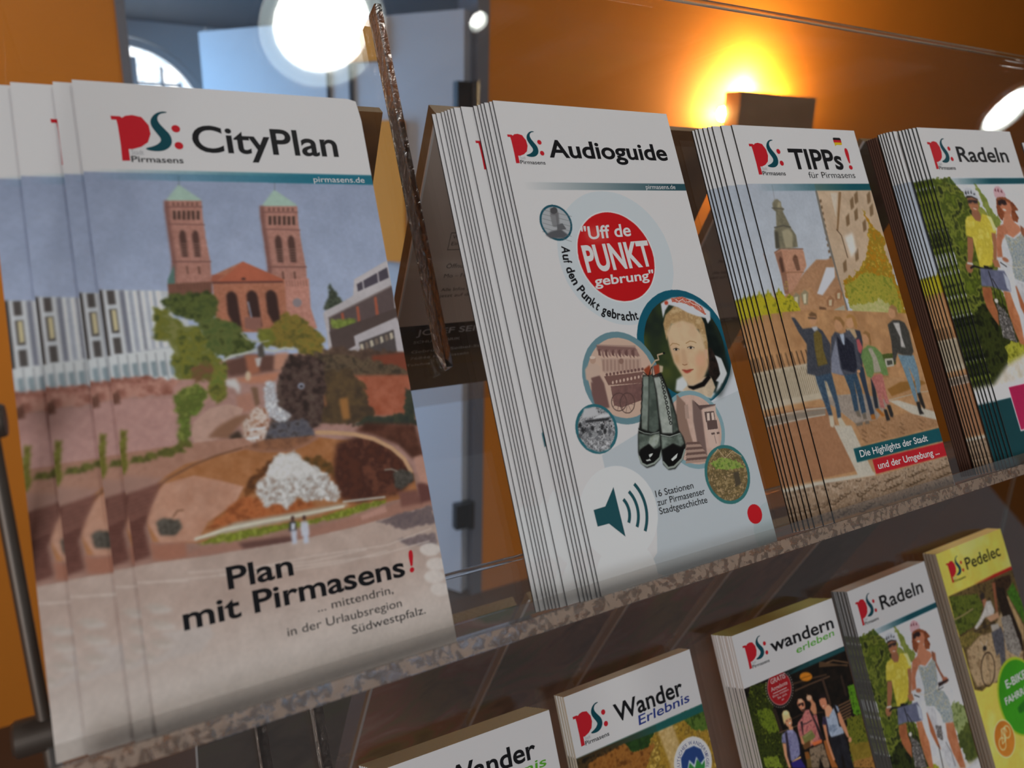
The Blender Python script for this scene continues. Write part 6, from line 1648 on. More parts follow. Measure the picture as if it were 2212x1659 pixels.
# ------------------------------------------------------------ the brochures
# pose: u, n, turn in the panel plane, lean sideways, s, lean back, twist, width, height  (fitted to the photograph)
POSE = {
    'city': (-31.3949, -1.668, -.0048, -.0384, -.1414, -.015, .0203, 97.586, 210.56),
    'audio': (127.1139, -.9114, .0116, .0094, -.3575, .0133, -.0156, 97.955, 210.40),
    'tipps': (270.8059, -5.0305, .0018, .0309, -.5643, .0025, -.0035, 96.318, 210.87),
    'radeln': (416.991, 4.2417, .0058, .0272, .8833, .0053, 0, 98.95, 210.04),
    'edge': (546.6, -1.0, 0, .01, .3, 0, 0, 99, 209.3),
    'brown': (416.99, 4.24, .0058, .0272, .88, .0053, 0, 98.95, 210.04),
    'wander': (179.9444, -2.2404, -.0025, -.005, .2384, -.0013, 0, 98.74, 210.01),
    'wandern': (311.7465, 2.2168, .0007, .0154, -.1802, .0013, 0, 99.288, 209.99),
    'radeln2': (431.0758, 1.1713, -.0003, -.0189, -.6974, .0007, 0, 98.747, 209.96),
    'pedelec': (549.7336, -1.8697, .0043, -.0129, .4803, -.0011, 0, 98.971, 210.03),
    'nder': (62.7194, 2.2, -.0077, .048, .7182, .002, 0, 100.1, 210.04),
}
INKS = {
    'city': [('title_lettering', [(text('CityPlan', 34.5, 24.5, 86.0, 24.5, 10.3, .018), 'black')]),
             ('web_address', [(text('pirmasens.de', 74.7, 35.2, 94.4, 35.1, 2.2, .0), 'white')]),
             ('slogan_lettering', [(text('Plan', 24.8, 174.0, 45.3, 174.2, 7.1, .022), 'black'),
                                   (text('mit Pirmasens', 10.8, 182.9, 83.0, 183.4, 7.1, .022), 'black'),
                                   (text('!', 84.7, 182.6, 86.5, 182.6, 7.6, .03, .1), 'red'),
                                   (text('... mittendrin,', 51.0, 187.9, 77.5, 188.3, 2.7, .0), 'black'),
                                   (text('in der Urlaubsregion', 40.4, 192.9, 79.7, 193.4, 2.7, .0), 'black'),
                                   (text('S\u00fcdwestpfalz.', 61.1, 197.8, 87.9, 197.9, 2.7, .0), 'black')])],
    'audio': [('title_lettering', [(text('Audioguide', 22.7, 25.0, 91.4, 24.7, 8.4, .024), 'black')]),
              ('web_address', [(text('pirmasens.de', 73.0, 39.6, 91.4, 39.5, 2.2, .0), 'white')]),
              ('disc_lettering', [(text('"Uff de', 29.8, 63.3, 57.4, 62.2, 6.0, .018, .12), 'white'),
                                  (text('PUNKT', 28.6, 77.8, 66.1, 76.6, 12.4, .03), 'white'),
                                  (text('gebrung"', 30.9, 84.4, 64.6, 83.2, 4.4, .02, .12), 'white'),
                                  (arc_text('Auf den Punkt gebracht', 46.8, 72, 29.2, 193, 83, 4.0, .03), 'black')]),
              ('speaker_symbol', [(flat([(5.0, 176.6), (10.9, 176.4), (16.9, 169.6), (17.3, 190.2), (10.8, 183.4), (5.2, 183.4)]), 'cool')] +
               [((lambda c, r0, r1, a: (np.array([(c[0] + r * math.cos(q), c[1] + r * math.sin(q)) for q in np.linspace(-a, a, 15) for r in (r0, r1)]),
                                        [(2 * i, 2 * i + 1, 2 * i + 3, 2 * i + 2) for i in range(14)]))((13.5, 180.3), r, r + 1.5, .62), 'cool') for r in (7.6, 12.0, 16.3)]),
              ('caption_lettering', [(text('16 Stationen', 36.9, 178.0, 57.9, 178.3, 2.8, .008), 'black'),
                                     (text('zur Pirmasenser', 36.8, 181.7, 63.5, 182.0, 2.8, .008), 'black'),
                                     (text('Stadtgeschichte', 36.8, 185.3, 63.6, 185.8, 2.8, .008), 'black')])],
    'tipps': [('title_lettering', [(text('TIPPs', 36.6, 24.4, 78.5, 24.3, 12.2, .026), 'black'),
                                   (text('!', 82.9, 24.2, 86.0, 24.2, 13.0, .015), 'red'),
                                   (text('f\u00fcr Pirmasens', 47.8, 29.9, 86.1, 29.8, 3.6, .0), 'black')]),
              ('flag_bubble', [(flat([(75.9, 5.6), (76.6, 5.0), (81.8, 5.0), (82.5, 5.7), (82.5, 6.5), (75.9, 6.5)]), 'black'),
                               (flat([(75.9, 6.5), (82.5, 6.5), (82.5, 8.0), (75.9, 8.0)]), 'red'),
                               (flat([(75.9, 8.0), (82.5, 8.0), (82.4, 9.1), (81.8, 9.5), (77.6, 9.5), (76.2, 10.4), (76.3, 9.4)]), 'gold')]),
              ('caption_lettering', [(text('Die Highlights der Stadt', 29.5, 183.3, 84.4, 183.7, 3.6, .014), 'white'),
                                     (text('und der Umgebung ...', 40.3, 191.4, 90.7, 192.2, 3.6, .014), 'white')])],
    'radeln': [('title_lettering', [(text('Radeln', 33.1, 22.0, 87.8, 22.0, 10.4, .018), 'black')])],
    'wander': [('title_lettering', [(text('Wander', 32.0, 24.8, 86.2, 24.7, 10.6, .020), 'black'),
                                    (text('Erlebnis', 47.7, 31.6, 89.5, 30.3, 5.6, .012, .2), 'blue')]),
               ('seal_lettering', [(arc_text('DEUTSCHES WANDERSIEGEL', 81.6, 65.6, 10.6, 165, 395, 2.2, .0), 'blue')])],
    'wandern': [('title_lettering', [(text('wandern', 31.0, 19.5, 94.5, 19.9, 8.8, .020), 'black'),
                                     (text('erleben', 53.0, 26.6, 92.5, 24.9, 4.6, .010, .2), 'green')]),
                ('badge_lettering', [(text('GRATIS', 23.6, 38.6, 37.6, 38.4, 3.2, .014, .1), 'pale'),
                                     (text('Angebote', 22.4, 43.2, 38.2, 42.8, 2.6, .010), 'pale'),
                                     (flat([(23.5, 44.6), (36.5, 44.4), (36.5, 44.9), (23.5, 45.1)]), 'pale'),
                                     (text('Bitte melden', 22.6, 47.2, 37.6, 46.8, 1.4, .004), 'pale'),
                                     (text('Sie sich', 26.4, 49.3, 35.2, 49.1, 1.4, .004), 'pale'),
                                     (text('an', 29.6, 51.3, 31.8, 51.2, 1.4, .004), 'pale')])],
    'pedelec': [('title_lettering', [(text('Pedelec', 35.4, 21.3, 88.7, 21.5, 9.9, .014), 'black')]),
                ('badge_lettering', [(text('E-BIKE', 43.0, 122.5, 74.0, 122.5, 6.6, .02), 'white'),
                                     (text('FAHRRAD', 36.0, 133.5, 78.0, 133.5, 5.6, .02), 'white')])],
    'nder': [('title_lettering', [(text('Wander', 33.0, 20.6, 87.4, 21.6, 10.4, .020), 'black'),
                                  (text('erlebnis', 50.0, 28.8, 92.1, 27.6, 5.0, .012, .2), 'green')])],
    'edge': [], 'brown': [],
}
LOGOS = {'city': (10.0, 9.8, 30.6, 29.1), 'audio': (3.4, 13.2, 19.7, 28.6), 'tipps': (8.5, 7.7, 30.2, 28.4), 'radeln': (5.8, 6.6, 27.0, 27.5),
         'wander': (3.2, 9.4, 25.5, 30.1), 'wandern': (7.0, 6.0, 27.4, 24.5), 'pedelec': (9.3, 7.4, 30.8, 26.8), 'nder': (5.0, 8.0, 27.0, 27.5)}
RES = {'city': (5.0, .60), 'audio': (4.6, .76), 'tipps': (4.4, .76), 'radeln': (3.8, .70), 'wander': (3.6, .66), 'wandern': (4.2, .62), 'pedelec': (3.4, .55), 'nder': (1.0, .66)}
SAME_ART = {'radeln2': 'radeln'}
# (thickness of one copy, colour of the page edges, fold colour; for city and audio it paints in the shade between copies)
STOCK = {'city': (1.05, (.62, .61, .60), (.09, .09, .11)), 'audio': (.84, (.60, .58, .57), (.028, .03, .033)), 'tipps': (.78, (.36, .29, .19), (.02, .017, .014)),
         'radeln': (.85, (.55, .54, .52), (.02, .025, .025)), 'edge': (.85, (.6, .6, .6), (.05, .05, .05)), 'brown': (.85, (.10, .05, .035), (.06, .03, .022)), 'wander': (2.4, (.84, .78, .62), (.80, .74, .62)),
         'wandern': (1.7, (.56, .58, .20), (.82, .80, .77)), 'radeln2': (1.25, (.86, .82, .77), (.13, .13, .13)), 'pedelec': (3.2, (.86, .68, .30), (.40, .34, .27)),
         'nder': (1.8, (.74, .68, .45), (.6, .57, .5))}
PARTS = {}
_pics = {}


def bend_of(kind):
    u, n, a, b, s, c, tw, W, H = POSE[kind]
    return lambda x, y: b * x + c * y + tw * x * y / 99.0


def body(kind):
    """the folded sheets: front, back, page edges, fold"""
    W, H = POSE[kind][7:]
    t, ecol, fcol = STOCK[kind]
    bend = bend_of(kind)
    nxg, nyg = (25, 49) if kind == 'city' else (11, 22)
    cr = 3.0 if kind == 'city' else 0.0        # rounded top corner
    gx, gy = np.linspace(0, W, nxg), np.linspace(0, H, nyg)
    vs, fs, fm = [], [], []
    for z in (0, -t):
        b0 = len(vs)
        for y in gy:
            for x in gx:
                px, py = float(x), float(y)
                if cr and px > W - cr and py > H - cr * 1.6:
                    px, py = W - cr * .3, H - cr * .3
                vs.append((px, py, float(bend(px, py)) + z))
        for j in range(nyg - 1):
            for i in range(nxg - 1):
                q = (b0 + j * nxg + i, b0 + j * nxg + i + 1, b0 + (j + 1) * nxg + i + 1, b0 + (j + 1) * nxg + i)
                fs.append(q if z == 0 else q[::-1]); fm.append(0)
    n = nxg * nyg
    rim = [i for i in range(nxg)] + [j * nxg + nxg - 1 for j in range(1, nyg)] + [(nyg - 1) * nxg + i for i in range(nxg - 2, -1, -1)] + [j * nxg for j in range(nyg - 2, 0, -1)]
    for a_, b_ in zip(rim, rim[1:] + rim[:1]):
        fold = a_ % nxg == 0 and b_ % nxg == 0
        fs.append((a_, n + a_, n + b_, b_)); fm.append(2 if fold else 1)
    me = bpy.data.meshes.new('sheets')
    me.from_pydata([tuple(c * MM for c in v) for v in vs], [], fs)
    me.materials.append({'pedelec': mat('yellow_paper', (.70, .55, .17), .5, .16), 'brown': mat('brown_paper', (.13, .065, .045), .45, .35)}.get(kind, PAPER))
    me.materials.append(mat('page_edge_' + kind, ecol, .7, .1))
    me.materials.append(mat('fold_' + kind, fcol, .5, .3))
    me.polygons.foreach_set('material_index', fm)
    me.update()
    return me


def parts_of(kind):
    if kind in PARTS: return PARTS[kind]
    W, H = POSE[kind][7:]
    bend = bend_of(kind)
    art = SAME_ART.get(kind, kind)
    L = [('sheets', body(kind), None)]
    if art in RES:
        res, k = RES[art]
        if art not in _pics: _pics[art] = paint(art, W, H, res, k)
        gx, gy, rgb = _pics[art]
        top = {'city': 31.5, 'tipps': 33, 'radeln': 32, 'wander': 34.4, 'wandern': 34.2, 'nder': 34.8}.get(art, 0)
        j = int(np.searchsorted(gy, top))
        if kind in ('audio', 'pedelec'): j = 0
        L.append(('cover_picture', grid_mesh('cover_picture', gx, gy[j:], rgb[j:], H, bend, .03), None))
        L.append(('town_logo', ink_mesh('town_logo', H, bend, logo(*LOGOS[art]), .07), 'red and teal ps mark with two red dots'))
        for nm, pcs in INKS[art]:
            L.append((nm, ink_mesh(nm, H, bend, pcs, .07), None))
    PARTS[kind] = L
    return L


def small_parts(kind, pose=None):
    """what a copy behind shows: its left strip"""
    key = kind + '*'
    if key in PARTS: return PARTS[key]
    W, H = POSE[kind][7:]
    bend = bend_of(kind); art = SAME_ART.get(kind, kind)
    L = [parts_of(kind)[0]]
    if art in _pics:
        gx, gy, rgb = _pics[art]
        top = {'city': 31.5, 'tipps': 33, 'radeln': 32, 'wander': 34.4, 'wandern': 34.2, 'nder': 34.8}.get(art, 0)
        j = int(np.searchsorted(gy, top)); st = 3 if kind != 'city' else 2
        L.append(('cover_picture', grid_mesh('cover_picture', gx[::st], gy[j::st], rgb[j::st, ::st], H, bend, .03), None))
        L.append(parts_of(kind)[2])
    PARTS[key] = L
    return L


def pose_matrix(kind, low, du=0, dd=0, turn=0.0):
    u, n, a, b, s, c, tw, W, H = POSE[kind]
    a = a + turn
    ax = math.cos(a) * X + math.sin(a) * V
    ay = -math.sin(a) * X + math.cos(a) * V
    O = X * u + V * s + N * (n - dd) + ax * du - (Vector((0, 0, DROP)) if low else Vector((0, 0, 0)))
    O = O * MM
    return Matrix(((ax.x, ay.x, N.x, O.x), (ax.y, ay.y, N.y, O.y), (ax.z, ay.z, N.z, O.z), (0, 0, 0, 1)))


def brochure(kind, low, label, group, du=0, dd=0, front=True, turn=0.0, pose=None):
    root = bpy.data.objects.new('brochure', None)
    root.empty_display_size = .01
    COL.objects.link(root)
    root.matrix_world = pose_matrix(pose or kind, low, du, dd, turn)
    tag(root, label, 'brochure', group)
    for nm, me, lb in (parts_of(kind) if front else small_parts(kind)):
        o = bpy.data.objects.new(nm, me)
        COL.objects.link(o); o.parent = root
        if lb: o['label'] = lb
    return root


ORD = ['frontmost', 'second', 'third', 'fourth', 'fifth', 'sixth', 'seventh', 'eighth', 'ninth', 'tenth', 'eleventh', 'twelfth', 'thirteenth', 'fourteenth',
       'fifteenth', 'sixteenth', 'seventeenth', 'eighteenth']


def copy_thing(root, label):
    """copy a thing with its parts"""
    r = root.copy(); COL.objects.link(r); r['label'] = label
    for ch in root.children:
        c = ch.copy(); COL.objects.link(c); c.parent = r
        c.matrix_parent_inverse = ch.matrix_parent_inverse.copy()
    return r


def stack(kind, low, us, dz, what, group, pose=None, k0=0, k1=None, back=0.0):
    """a fanned pile: the first copy in front, the others behind it, each pushed a little to the side"""
    k1 = len(us) if k1 is None else k1
    src = None
    for k in range(k0, k1):
        i = k - k0
        lb = f'frontmost {what} of its stack' if i == 0 else (f'{ORD[i]} from the front of the {what} stack' if k < k1 - 1 else f'rearmost of the {what} stack')
        du, turn = us[k] if isinstance(us[k], tuple) else (us[k], 0.0)
        if k == 0:
            brochure(kind, low, lb, group)
        elif src is None:
            src = brochure(kind, low, lb, group, du, dz * k + back, False, turn, pose)
        else:
            c = copy_thing(src, lb)
            c.matrix_world = pose_matrix(pose or kind, low, du, dz * k + back, turn)


stack('city', False, [0, (-5.8, -.0011), (-17.66, -.0003), (-25.66, .0008)], 2.0, 'church-tower brochure', 'brochures with the twin church towers')
stack('audio', False, [0, -1.15, -3.15, -4.25, -5.35, -6.9, -12.44, -15.29, -16.4, -17.51, -18.4, -19.51, -21.5, -23.05], 1.0,
      'red-disc and lady-portrait brochure', 'white brochures with the red disc')
stack('tipps', False, [0, -6.64, -11.74, -13.94, -16.14, -18.34, -19.6, -20.6], 1.15, 'family-in-the-street brochure', 'brochures with the strolling family')
US = [0, -2.42, -4.96, -6.62, -8.29, -10.39, -12.49, -14.59, -16.26, -17.49, -18.73, -19.54, -20.35, -20.94, -21.56, -22.2, -22.79]
stack('radeln', False, US[:6], 1.0, 'cycling-couple brochure on the upper shelf', 'cycling brochures on the upper shelf')
stack('tipps', False, US, 1.0, 'street-family brochure behind the upper cycling couple', 'street-family brochures behind the cycling brochures', 'radeln', 6, 12, .6)
stack('brown', False, US, 1.0, 'brown brochure behind the upper cycling couple', 'brown brochures behind the cycling brochures', 'radeln', 12, 17, 1.9)
brochure('edge', False, 'white brochure mostly cut off, beside the cycling-couple stack on the upper shelf', 'plain white brochures at the shelf end')
stack('wander', True, [0, -.2, -.5, -.9], 2.55, 'hiking brochure with a round seal', 'brochures with the round hiking seal')
stack('wandern', True, [0, -.4, -.9, -.6, -1.2, -1.6, -1.3, -1.8, -2.0, -1.6], 1.85, 'three-hikers brochure with a red badge', 'brochures with the three hikers')
stack('radeln2', True, [0, -.2, -.1, -.4, -.3, -.6, -.5, -.7, -.9, -.8], 1.4, 'cycling-couple brochure on the lower shelf', 'cycling brochures on the lower shelf')
stack('pedelec', True, [0, .8, 2.2, 3.6], 3.6, 'yellow electric-bicycle brochure', 'yellow brochures on the lower shelf')
stack('nder', True, [0, -.4, -.8, -1.2, -1.6, -2.2, -2.8, -3.4, -4.0, -4.6], 2.0, 'hiking brochure with green script below the church-tower stack', 'hiking brochures with green script')

# ------------------------------------------------------------ brochures on the far side of the rack, their back pages to us
RIDGE_Y = 149.83
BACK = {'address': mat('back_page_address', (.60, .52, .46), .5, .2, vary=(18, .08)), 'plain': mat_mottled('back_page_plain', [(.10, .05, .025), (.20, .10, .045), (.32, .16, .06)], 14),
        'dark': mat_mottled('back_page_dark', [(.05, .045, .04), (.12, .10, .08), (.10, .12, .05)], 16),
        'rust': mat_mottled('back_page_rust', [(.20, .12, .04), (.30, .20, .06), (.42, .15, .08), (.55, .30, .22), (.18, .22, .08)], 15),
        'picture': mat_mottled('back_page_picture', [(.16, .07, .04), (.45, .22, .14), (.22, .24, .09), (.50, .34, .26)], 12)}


def rear_matrix(x, low, gap):
    """page seen from behind: x right, y up along the far panel, z towards the visitor"""
    Vr = Vector((0, -SIN, COS)); Nr = Vector((0, -COS, -SIN))
    O = Vector((x, 2 * RIDGE_Y - 16 * COS + gap, -16 * SIN * 0 - (DROP if low else 0))) * MM
    return Matrix(((1, Vr.x, Nr.x, O.x), (0, Vr.y, Nr.y, O.y), (0, Vr.z, Nr.z, O.z), (0, 0, 0, 1)))


def rear_brochure(x, low, tone, label, address=False, dark_foot=0, thick=9, gap=3.5):
    root = bpy.data.objects.new('brochure', None); root.empty_display_size = .01
    COL.objects.link(root)
    root.matrix_world = rear_matrix(x, low, gap)
    tag(root, label, 'brochure', 'brochures on the far side of the rack')
    v, f = box(0, 99, 0, 210, -thick, 0)
    mesh_obj('sheets', v, f, None, root, mats=[BACK[tone], mat('back_edges', (.30, .20, .10), .7, .1)],
             fmat=[1, 0, 1, 1, 1, 1])
    v, f = box(-1.3, .0, 0, 210, -1, 0.3)
    mesh_obj('fold', v, f, mat('back_fold', (.80, .82, .84), .3, .5), root)  # pale widened strip paints in the bright highlight along the fold
    flatb = lambda x_, y_: np.zeros_like(np.asarray(x_, float))
    if dark_foot:
        v, f = box(0, 99, 0, dark_foot, .02, .05)
        mesh_obj('address_band', v, f, mat('dark_band', (.012, .012, .014), .4, .4), root)
        v, f = box(0, 99, 0, 22, .055, .07)
        mesh_obj('foot_band', v, f, mat('navy_band', (.008, .014, .03), .4, .4), root)
    if address:
        pcs = [(text('Kontakt', 24.5, 210 - 150, 48, 210 - 150, 3.0, .01), 'dim'), (text('JOSEF SEIBEL Outlet', 24.0, 210 - 145.5, 66, 210 - 145.5, 2.0), 'dim'),
               (text('Fabrikverkauf', 24.5, 210 - 158, 52, 210 - 158, 2.2), 'dim'),
               (text('Wir sch\u00e4tzen', 26, 210 - 131, 48, 210 - 131, 2.6), 'dim'), (text('Einkaufsg\u00e4ste', 26, 210 - 126, 52, 210 - 126, 2.6), 'dim'),
               (text('\u00d6ffnungszeiten:', 26, 210 - 108.5, 60, 210 - 108.5, 3.4, .006), 'dim'), (text('Mo \u2013 Fr', 26, 210 - 101, 42, 210 - 101, 3.0), 'dim'),
               (text('09:30 \u2013 18:30', 54, 210 - 101, 80, 210 - 101, 3.0), 'dim'),
               (text('Alle Infos zu unseren Angeboten', 26, 210 - 90, 88, 210 - 90, 2.6), 'dim'), (text('jetzt auf den Inseln finden', 26, 210 - 85, 80, 210 - 85, 2.6), 'dim')]
        for a, b, c, d in ((24, 135.5, 58, 135), (24, 123, 58, 122.5)):
            pcs.append((flat([(a, 210 - b), (c, 210 - b), (c, 210 - d), (a, 210 - d)]), 'dim'))
        pcs.append((flat([(24, 210 - 135.5), (24.4, 210 - 135.5), (24.4, 210 - 122.5), (24, 210 - 122.5)]), 'dim'))
        pcs += [(text('JOSEF SEIBEL', 15, 210 - 53, 78, 210 - 53, 5.2, .01), 'grey'), (text('SCHUHFABRIK', 14, 210 - 46, 50, 210 - 46, 2.2), 'grey'),
                (text('Gebr\u00fcder-Seibel-Stra\u00dfe 7', 14, 210 - 37, 86, 210 - 37, 2.4), 'grey'), (text('76846 Hauenstein', 14, 210 - 31, 60, 210 - 31, 2.2), 'grey'),
                (text('Telefon', 12, 210 - 25, 30, 210 - 25, 2.0), 'grey')]
        me = ink_mesh('address_lettering', 210, flatb, pcs, .09)
        o = bpy.data.objects.new('address_lettering', me); COL.objects.link(o); o.parent = root
    return root


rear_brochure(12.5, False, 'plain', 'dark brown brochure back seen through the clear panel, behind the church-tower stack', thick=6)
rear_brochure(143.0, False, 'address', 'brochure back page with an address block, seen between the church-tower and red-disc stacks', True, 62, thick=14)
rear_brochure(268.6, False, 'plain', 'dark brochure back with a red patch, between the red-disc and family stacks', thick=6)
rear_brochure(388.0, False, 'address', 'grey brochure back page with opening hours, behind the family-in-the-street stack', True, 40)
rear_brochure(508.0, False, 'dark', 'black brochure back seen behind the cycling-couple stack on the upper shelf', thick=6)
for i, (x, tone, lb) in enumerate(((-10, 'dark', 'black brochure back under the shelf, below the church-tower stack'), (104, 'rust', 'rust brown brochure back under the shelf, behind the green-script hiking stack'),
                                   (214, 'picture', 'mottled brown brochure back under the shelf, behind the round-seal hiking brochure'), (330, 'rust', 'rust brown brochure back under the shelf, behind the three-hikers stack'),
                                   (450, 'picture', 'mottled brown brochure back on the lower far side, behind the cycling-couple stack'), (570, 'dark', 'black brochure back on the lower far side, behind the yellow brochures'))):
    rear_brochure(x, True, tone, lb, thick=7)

# ------------------------------------------------------------ the double-sided acrylic rack, two tiers
U0, U1 = -57, 760


def slab(u0, u1, t0, t1, n0, n1, drop=0, rear=False):
    p = []
    for n in (n0, n1):
        for u, t in ((u0, t0), (u1, t0), (u1, t1), (u0, t1)):
            q = X * u + V * t + N * n
            if rear: q.y = 2 * RIDGE_Y - q.y
            q.z -= drop
            p.append(tuple(q))
    f = list(BOXF)
    if rear: f = [tuple(reversed(q)) for q in f]
    return p, f


def rack(drop, label):
    r = empty('brochure_rack', ((U0 + U1) / 2, RIDGE_Y, -drop))
    tag(r, label, 'rack', 'clear acrylic brochure racks')
    inv = r.matrix_world.inverted()

    def part(name, vf, m, lb=None):
        o = mesh_obj(name, vf[0], vf[1], m, r)
        o.matrix_parent_inverse = inv
        if lb: o['label'] = lb
        return o
    part('front_panel', slab(U0, U1, -2.5, 295.2, -21, -18, drop), ACRYLIC)
    part('rear_panel', slab(U0, U1, -2.5, 295.2, -21, -18, drop, True), ACRYLIC)
    part('top_edge', tube((U0, RIDGE_Y, 253.0 - drop), (U1, RIDGE_Y, 253.0 - drop), 1.9, 16), SOLID)
    part('shelf', slab(U0, U1, -4.2, -1.6, -17.9, 7.0, drop), ACRYLIC)
    part('rear_shelf', slab(U0, U1, -4.2, -1.6, -18, 7.0, drop, True), ACRYLIC)
    part('lip', slab(U0, U1, 2.1, 7.6, 7.2, 8.6, drop), ACRYLIC_OLD)
    part('rear_lip', slab(U0, U1, 2.1, 7.6, 7.2, 8.6, drop, True), ACRYLIC_OLD)
    part('sawn_edge', slab(U0, U1, -3.6, 2.0, 7.1, 8.6, drop), EDGE, 'rough glittering sawn front edge')
    part('rear_sawn_edge', slab(U0, U1, -3.6, 2.0, 7.1, 8.6, drop, True), EDGE)
    return r, part


r1, part1 = rack(0, 'upper tier of the clear acrylic rack, holding the big church-tower and red-disc brochures')
fin_v, fin_f = slab(84.5, 87.5, 100, 258, -17.8, -9, 0)
fin_v[1 - 1] = tuple(Vector(fin_v[0]) + V * 9)
part1('divider', (fin_v, fin_f), FIN, 'dark chipped edge of the divider strip')
r2, part2 = rack(DROP, 'lower tier of the clear acrylic rack, holding the hiking and yellow brochures')
for u in (12, 40):
    v_, f_ = slab(u, u + 4.5, 120, 262, -17.8, -6, DROP)
    part2('divider', (v_, f_), FIN)

# the round bars that carry the tiers
rod = empty('support_rod', (-60.6, 30, FLOOR_Z))
tag(rod, 'thin dark vertical rod at the rack end, beside the church-tower stack', 'rod')
inv = rod.matrix_world.inverted()
for nm, vf in (('pole', tube((-60.9, 30, FLOOR_Z + 8), (-60.9, 30, 700), 2.0, 20)), ('foot', lathe((-60.9, 30, FLOOR_Z), (0, 0, 1), [(0, 0), (60, 0), (60, 6), (8, 10), (4, 30), (0, 30)])),
               ('clamp', lathe((-69.5, 30, -9), (1, 0, 0), [(0, 0), (4.6, 0), (5.6, 1), (5.6, 10.6), (5.0, 11.6), (0, 11.6)])),
               ('clamp', lathe((-68.2, 30, 91.5), (1, 0, 0), [(0, 0), (3.8, 0), (4.6, 1), (4.6, 10.4), (4.2, 11.2), (0, 11.2)])),
               ('clamp', lathe((-69.5, 30, -9 - DROP), (1, 0, 0), [(0, 0), (4.6, 0), (5.6, 1), (5.6, 10.6), (5.0, 11.6), (0, 11.6)]))):
    o = mesh_obj(nm, vf[0], vf[1], BRONZE, rod, smooth=(nm == 'pole')); o.matrix_parent_inverse = inv
rod2 = empty('support_rod', (770, 150, FLOOR_Z))
tag(rod2, 'dark vertical rod at the far rack end, past the cycling brochures', 'rod')
inv = rod2.matrix_world.inverted()
for nm, vf in (('pole', tube((766, 150, FLOOR_Z + 8), (766, 150, 700), 2.0, 20)), ('foot', lathe((766, 150, FLOOR_Z), (0, 0, 1), [(0, 0), (60, 0), (60, 6), (8, 10), (4, 30), (0, 30)])),
               ('clamp', lathe((761, 150, 240), (1, 0, 0), [(0, 0), (4.6, 0), (4.6, 11), (0, 11)])), ('clamp', lathe((761, 150, 240 - DROP), (1, 0, 0), [(0, 0), (4.6, 0), (4.6, 11), (0, 11)]))):
    o = mesh_obj(nm, vf[0], vf[1], BRONZE, rod2); o.matrix_parent_inverse = inv

# ------------------------------------------------------------ the room
OX0, OX1, OZ1 = 90, 1116, 860        # doorway in the orange wall
structure('floor', box(-2500, 6000, -3000, 5000, FLOOR_Z - 60, FLOOR_Z), FLOORM)
structure('wall_back', merge(box(-2500, OX0, WALL_Y, WALL_Y + 110, FLOOR_Z, CEIL_Z), box(OX1, 6000, WALL_Y, WALL_Y + 110, FLOOR_Z, CEIL_Z),
                             box(OX0, OX1, WALL_Y, WALL_Y + 110, OZ1, CEIL_Z)), ORANGE)
structure('wall_right', box(6000, 6100, -3000, WALL_Y + 110, FLOOR_Z, CEIL_Z), ORANGE)
structure('wall_left', box(-2600, -2500, -3000, 5000, FLOOR_Z, CEIL_Z), ORANGE)
structure('ceiling', box(-2500, 6000, -1700, WALL_Y, CEIL_Z + 2, CEIL_Z + 60), CEILING)
structure('trim_1', box(OX1 - 42, OX1, WALL_Y - 6, WALL_Y + 130, FLOOR_Z, OZ1), JAMB)
structure('trim_2', box(OX0, OX0 + 22, WALL_Y - 6, WALL_Y + 130, FLOOR_Z, OZ1), JAMB)
# next room
structure('ceiling_next', box(-1500, 3000, WALL_Y + 110, 4600, 860, 920), GREYCEIL)
ACX, ACZ, AR = 240, 352, 432          # arched window: centre, springing height, radius


def arch_wall():
    """far wall with an arched opening"""
    y0, y1 = 4500, 4600
    arcp = [(ACX + AR * math.cos(a) * .98, ACZ + AR * math.sin(a)) for a in np.linspace(math.pi, 0, 25)]
    hole = [(ACX - AR * .98, -300)] + arcp + [(ACX + AR * .98, -300)]
    n = len(hole); vs = []; fs = []
    outer = []
    for (x, z) in hole:
        outer.append((x, 860 if z > ACZ else z))
    for y in (y0, y1):
        vs += [(x, y, z) for x, z in hole]; vs += [(x, y, z) for x, z in outer]
    for i in range(n - 1):
        fs.append((i, i + 1, n + i + 1, n + i)); fs.append((i, 2 * n + i, 2 * n + i + 1, i + 1))
    side = merge(box(-1500, ACX - AR * .98, y0, y1, FLOOR_Z, 860), box(ACX + AR * .98, 3000, y0, y1, FLOOR_Z, 860), box(ACX - AR * .98, ACX + AR * .98, y0, y1, FLOOR_Z, -300))
    return merge((vs, fs), side)


structure('wall_far', arch_wall(), ROOMWHITE)
win = bpy.data.objects.new('window_1', None); COL.objects.link(win); win['kind'] = 'structure'
win.matrix_world = Matrix.Translation(Vector((ACX, 4540, -300)) * MM)
inv = win.matrix_world.inverted()
WHITEF = mat('white_window_frame', (.74, .76, .78), .4, .4)


def wpart(nm, vf, m):
    o = mesh_obj(nm, vf[0], vf[1], m, win); o.matrix_parent_inverse = inv
    return o


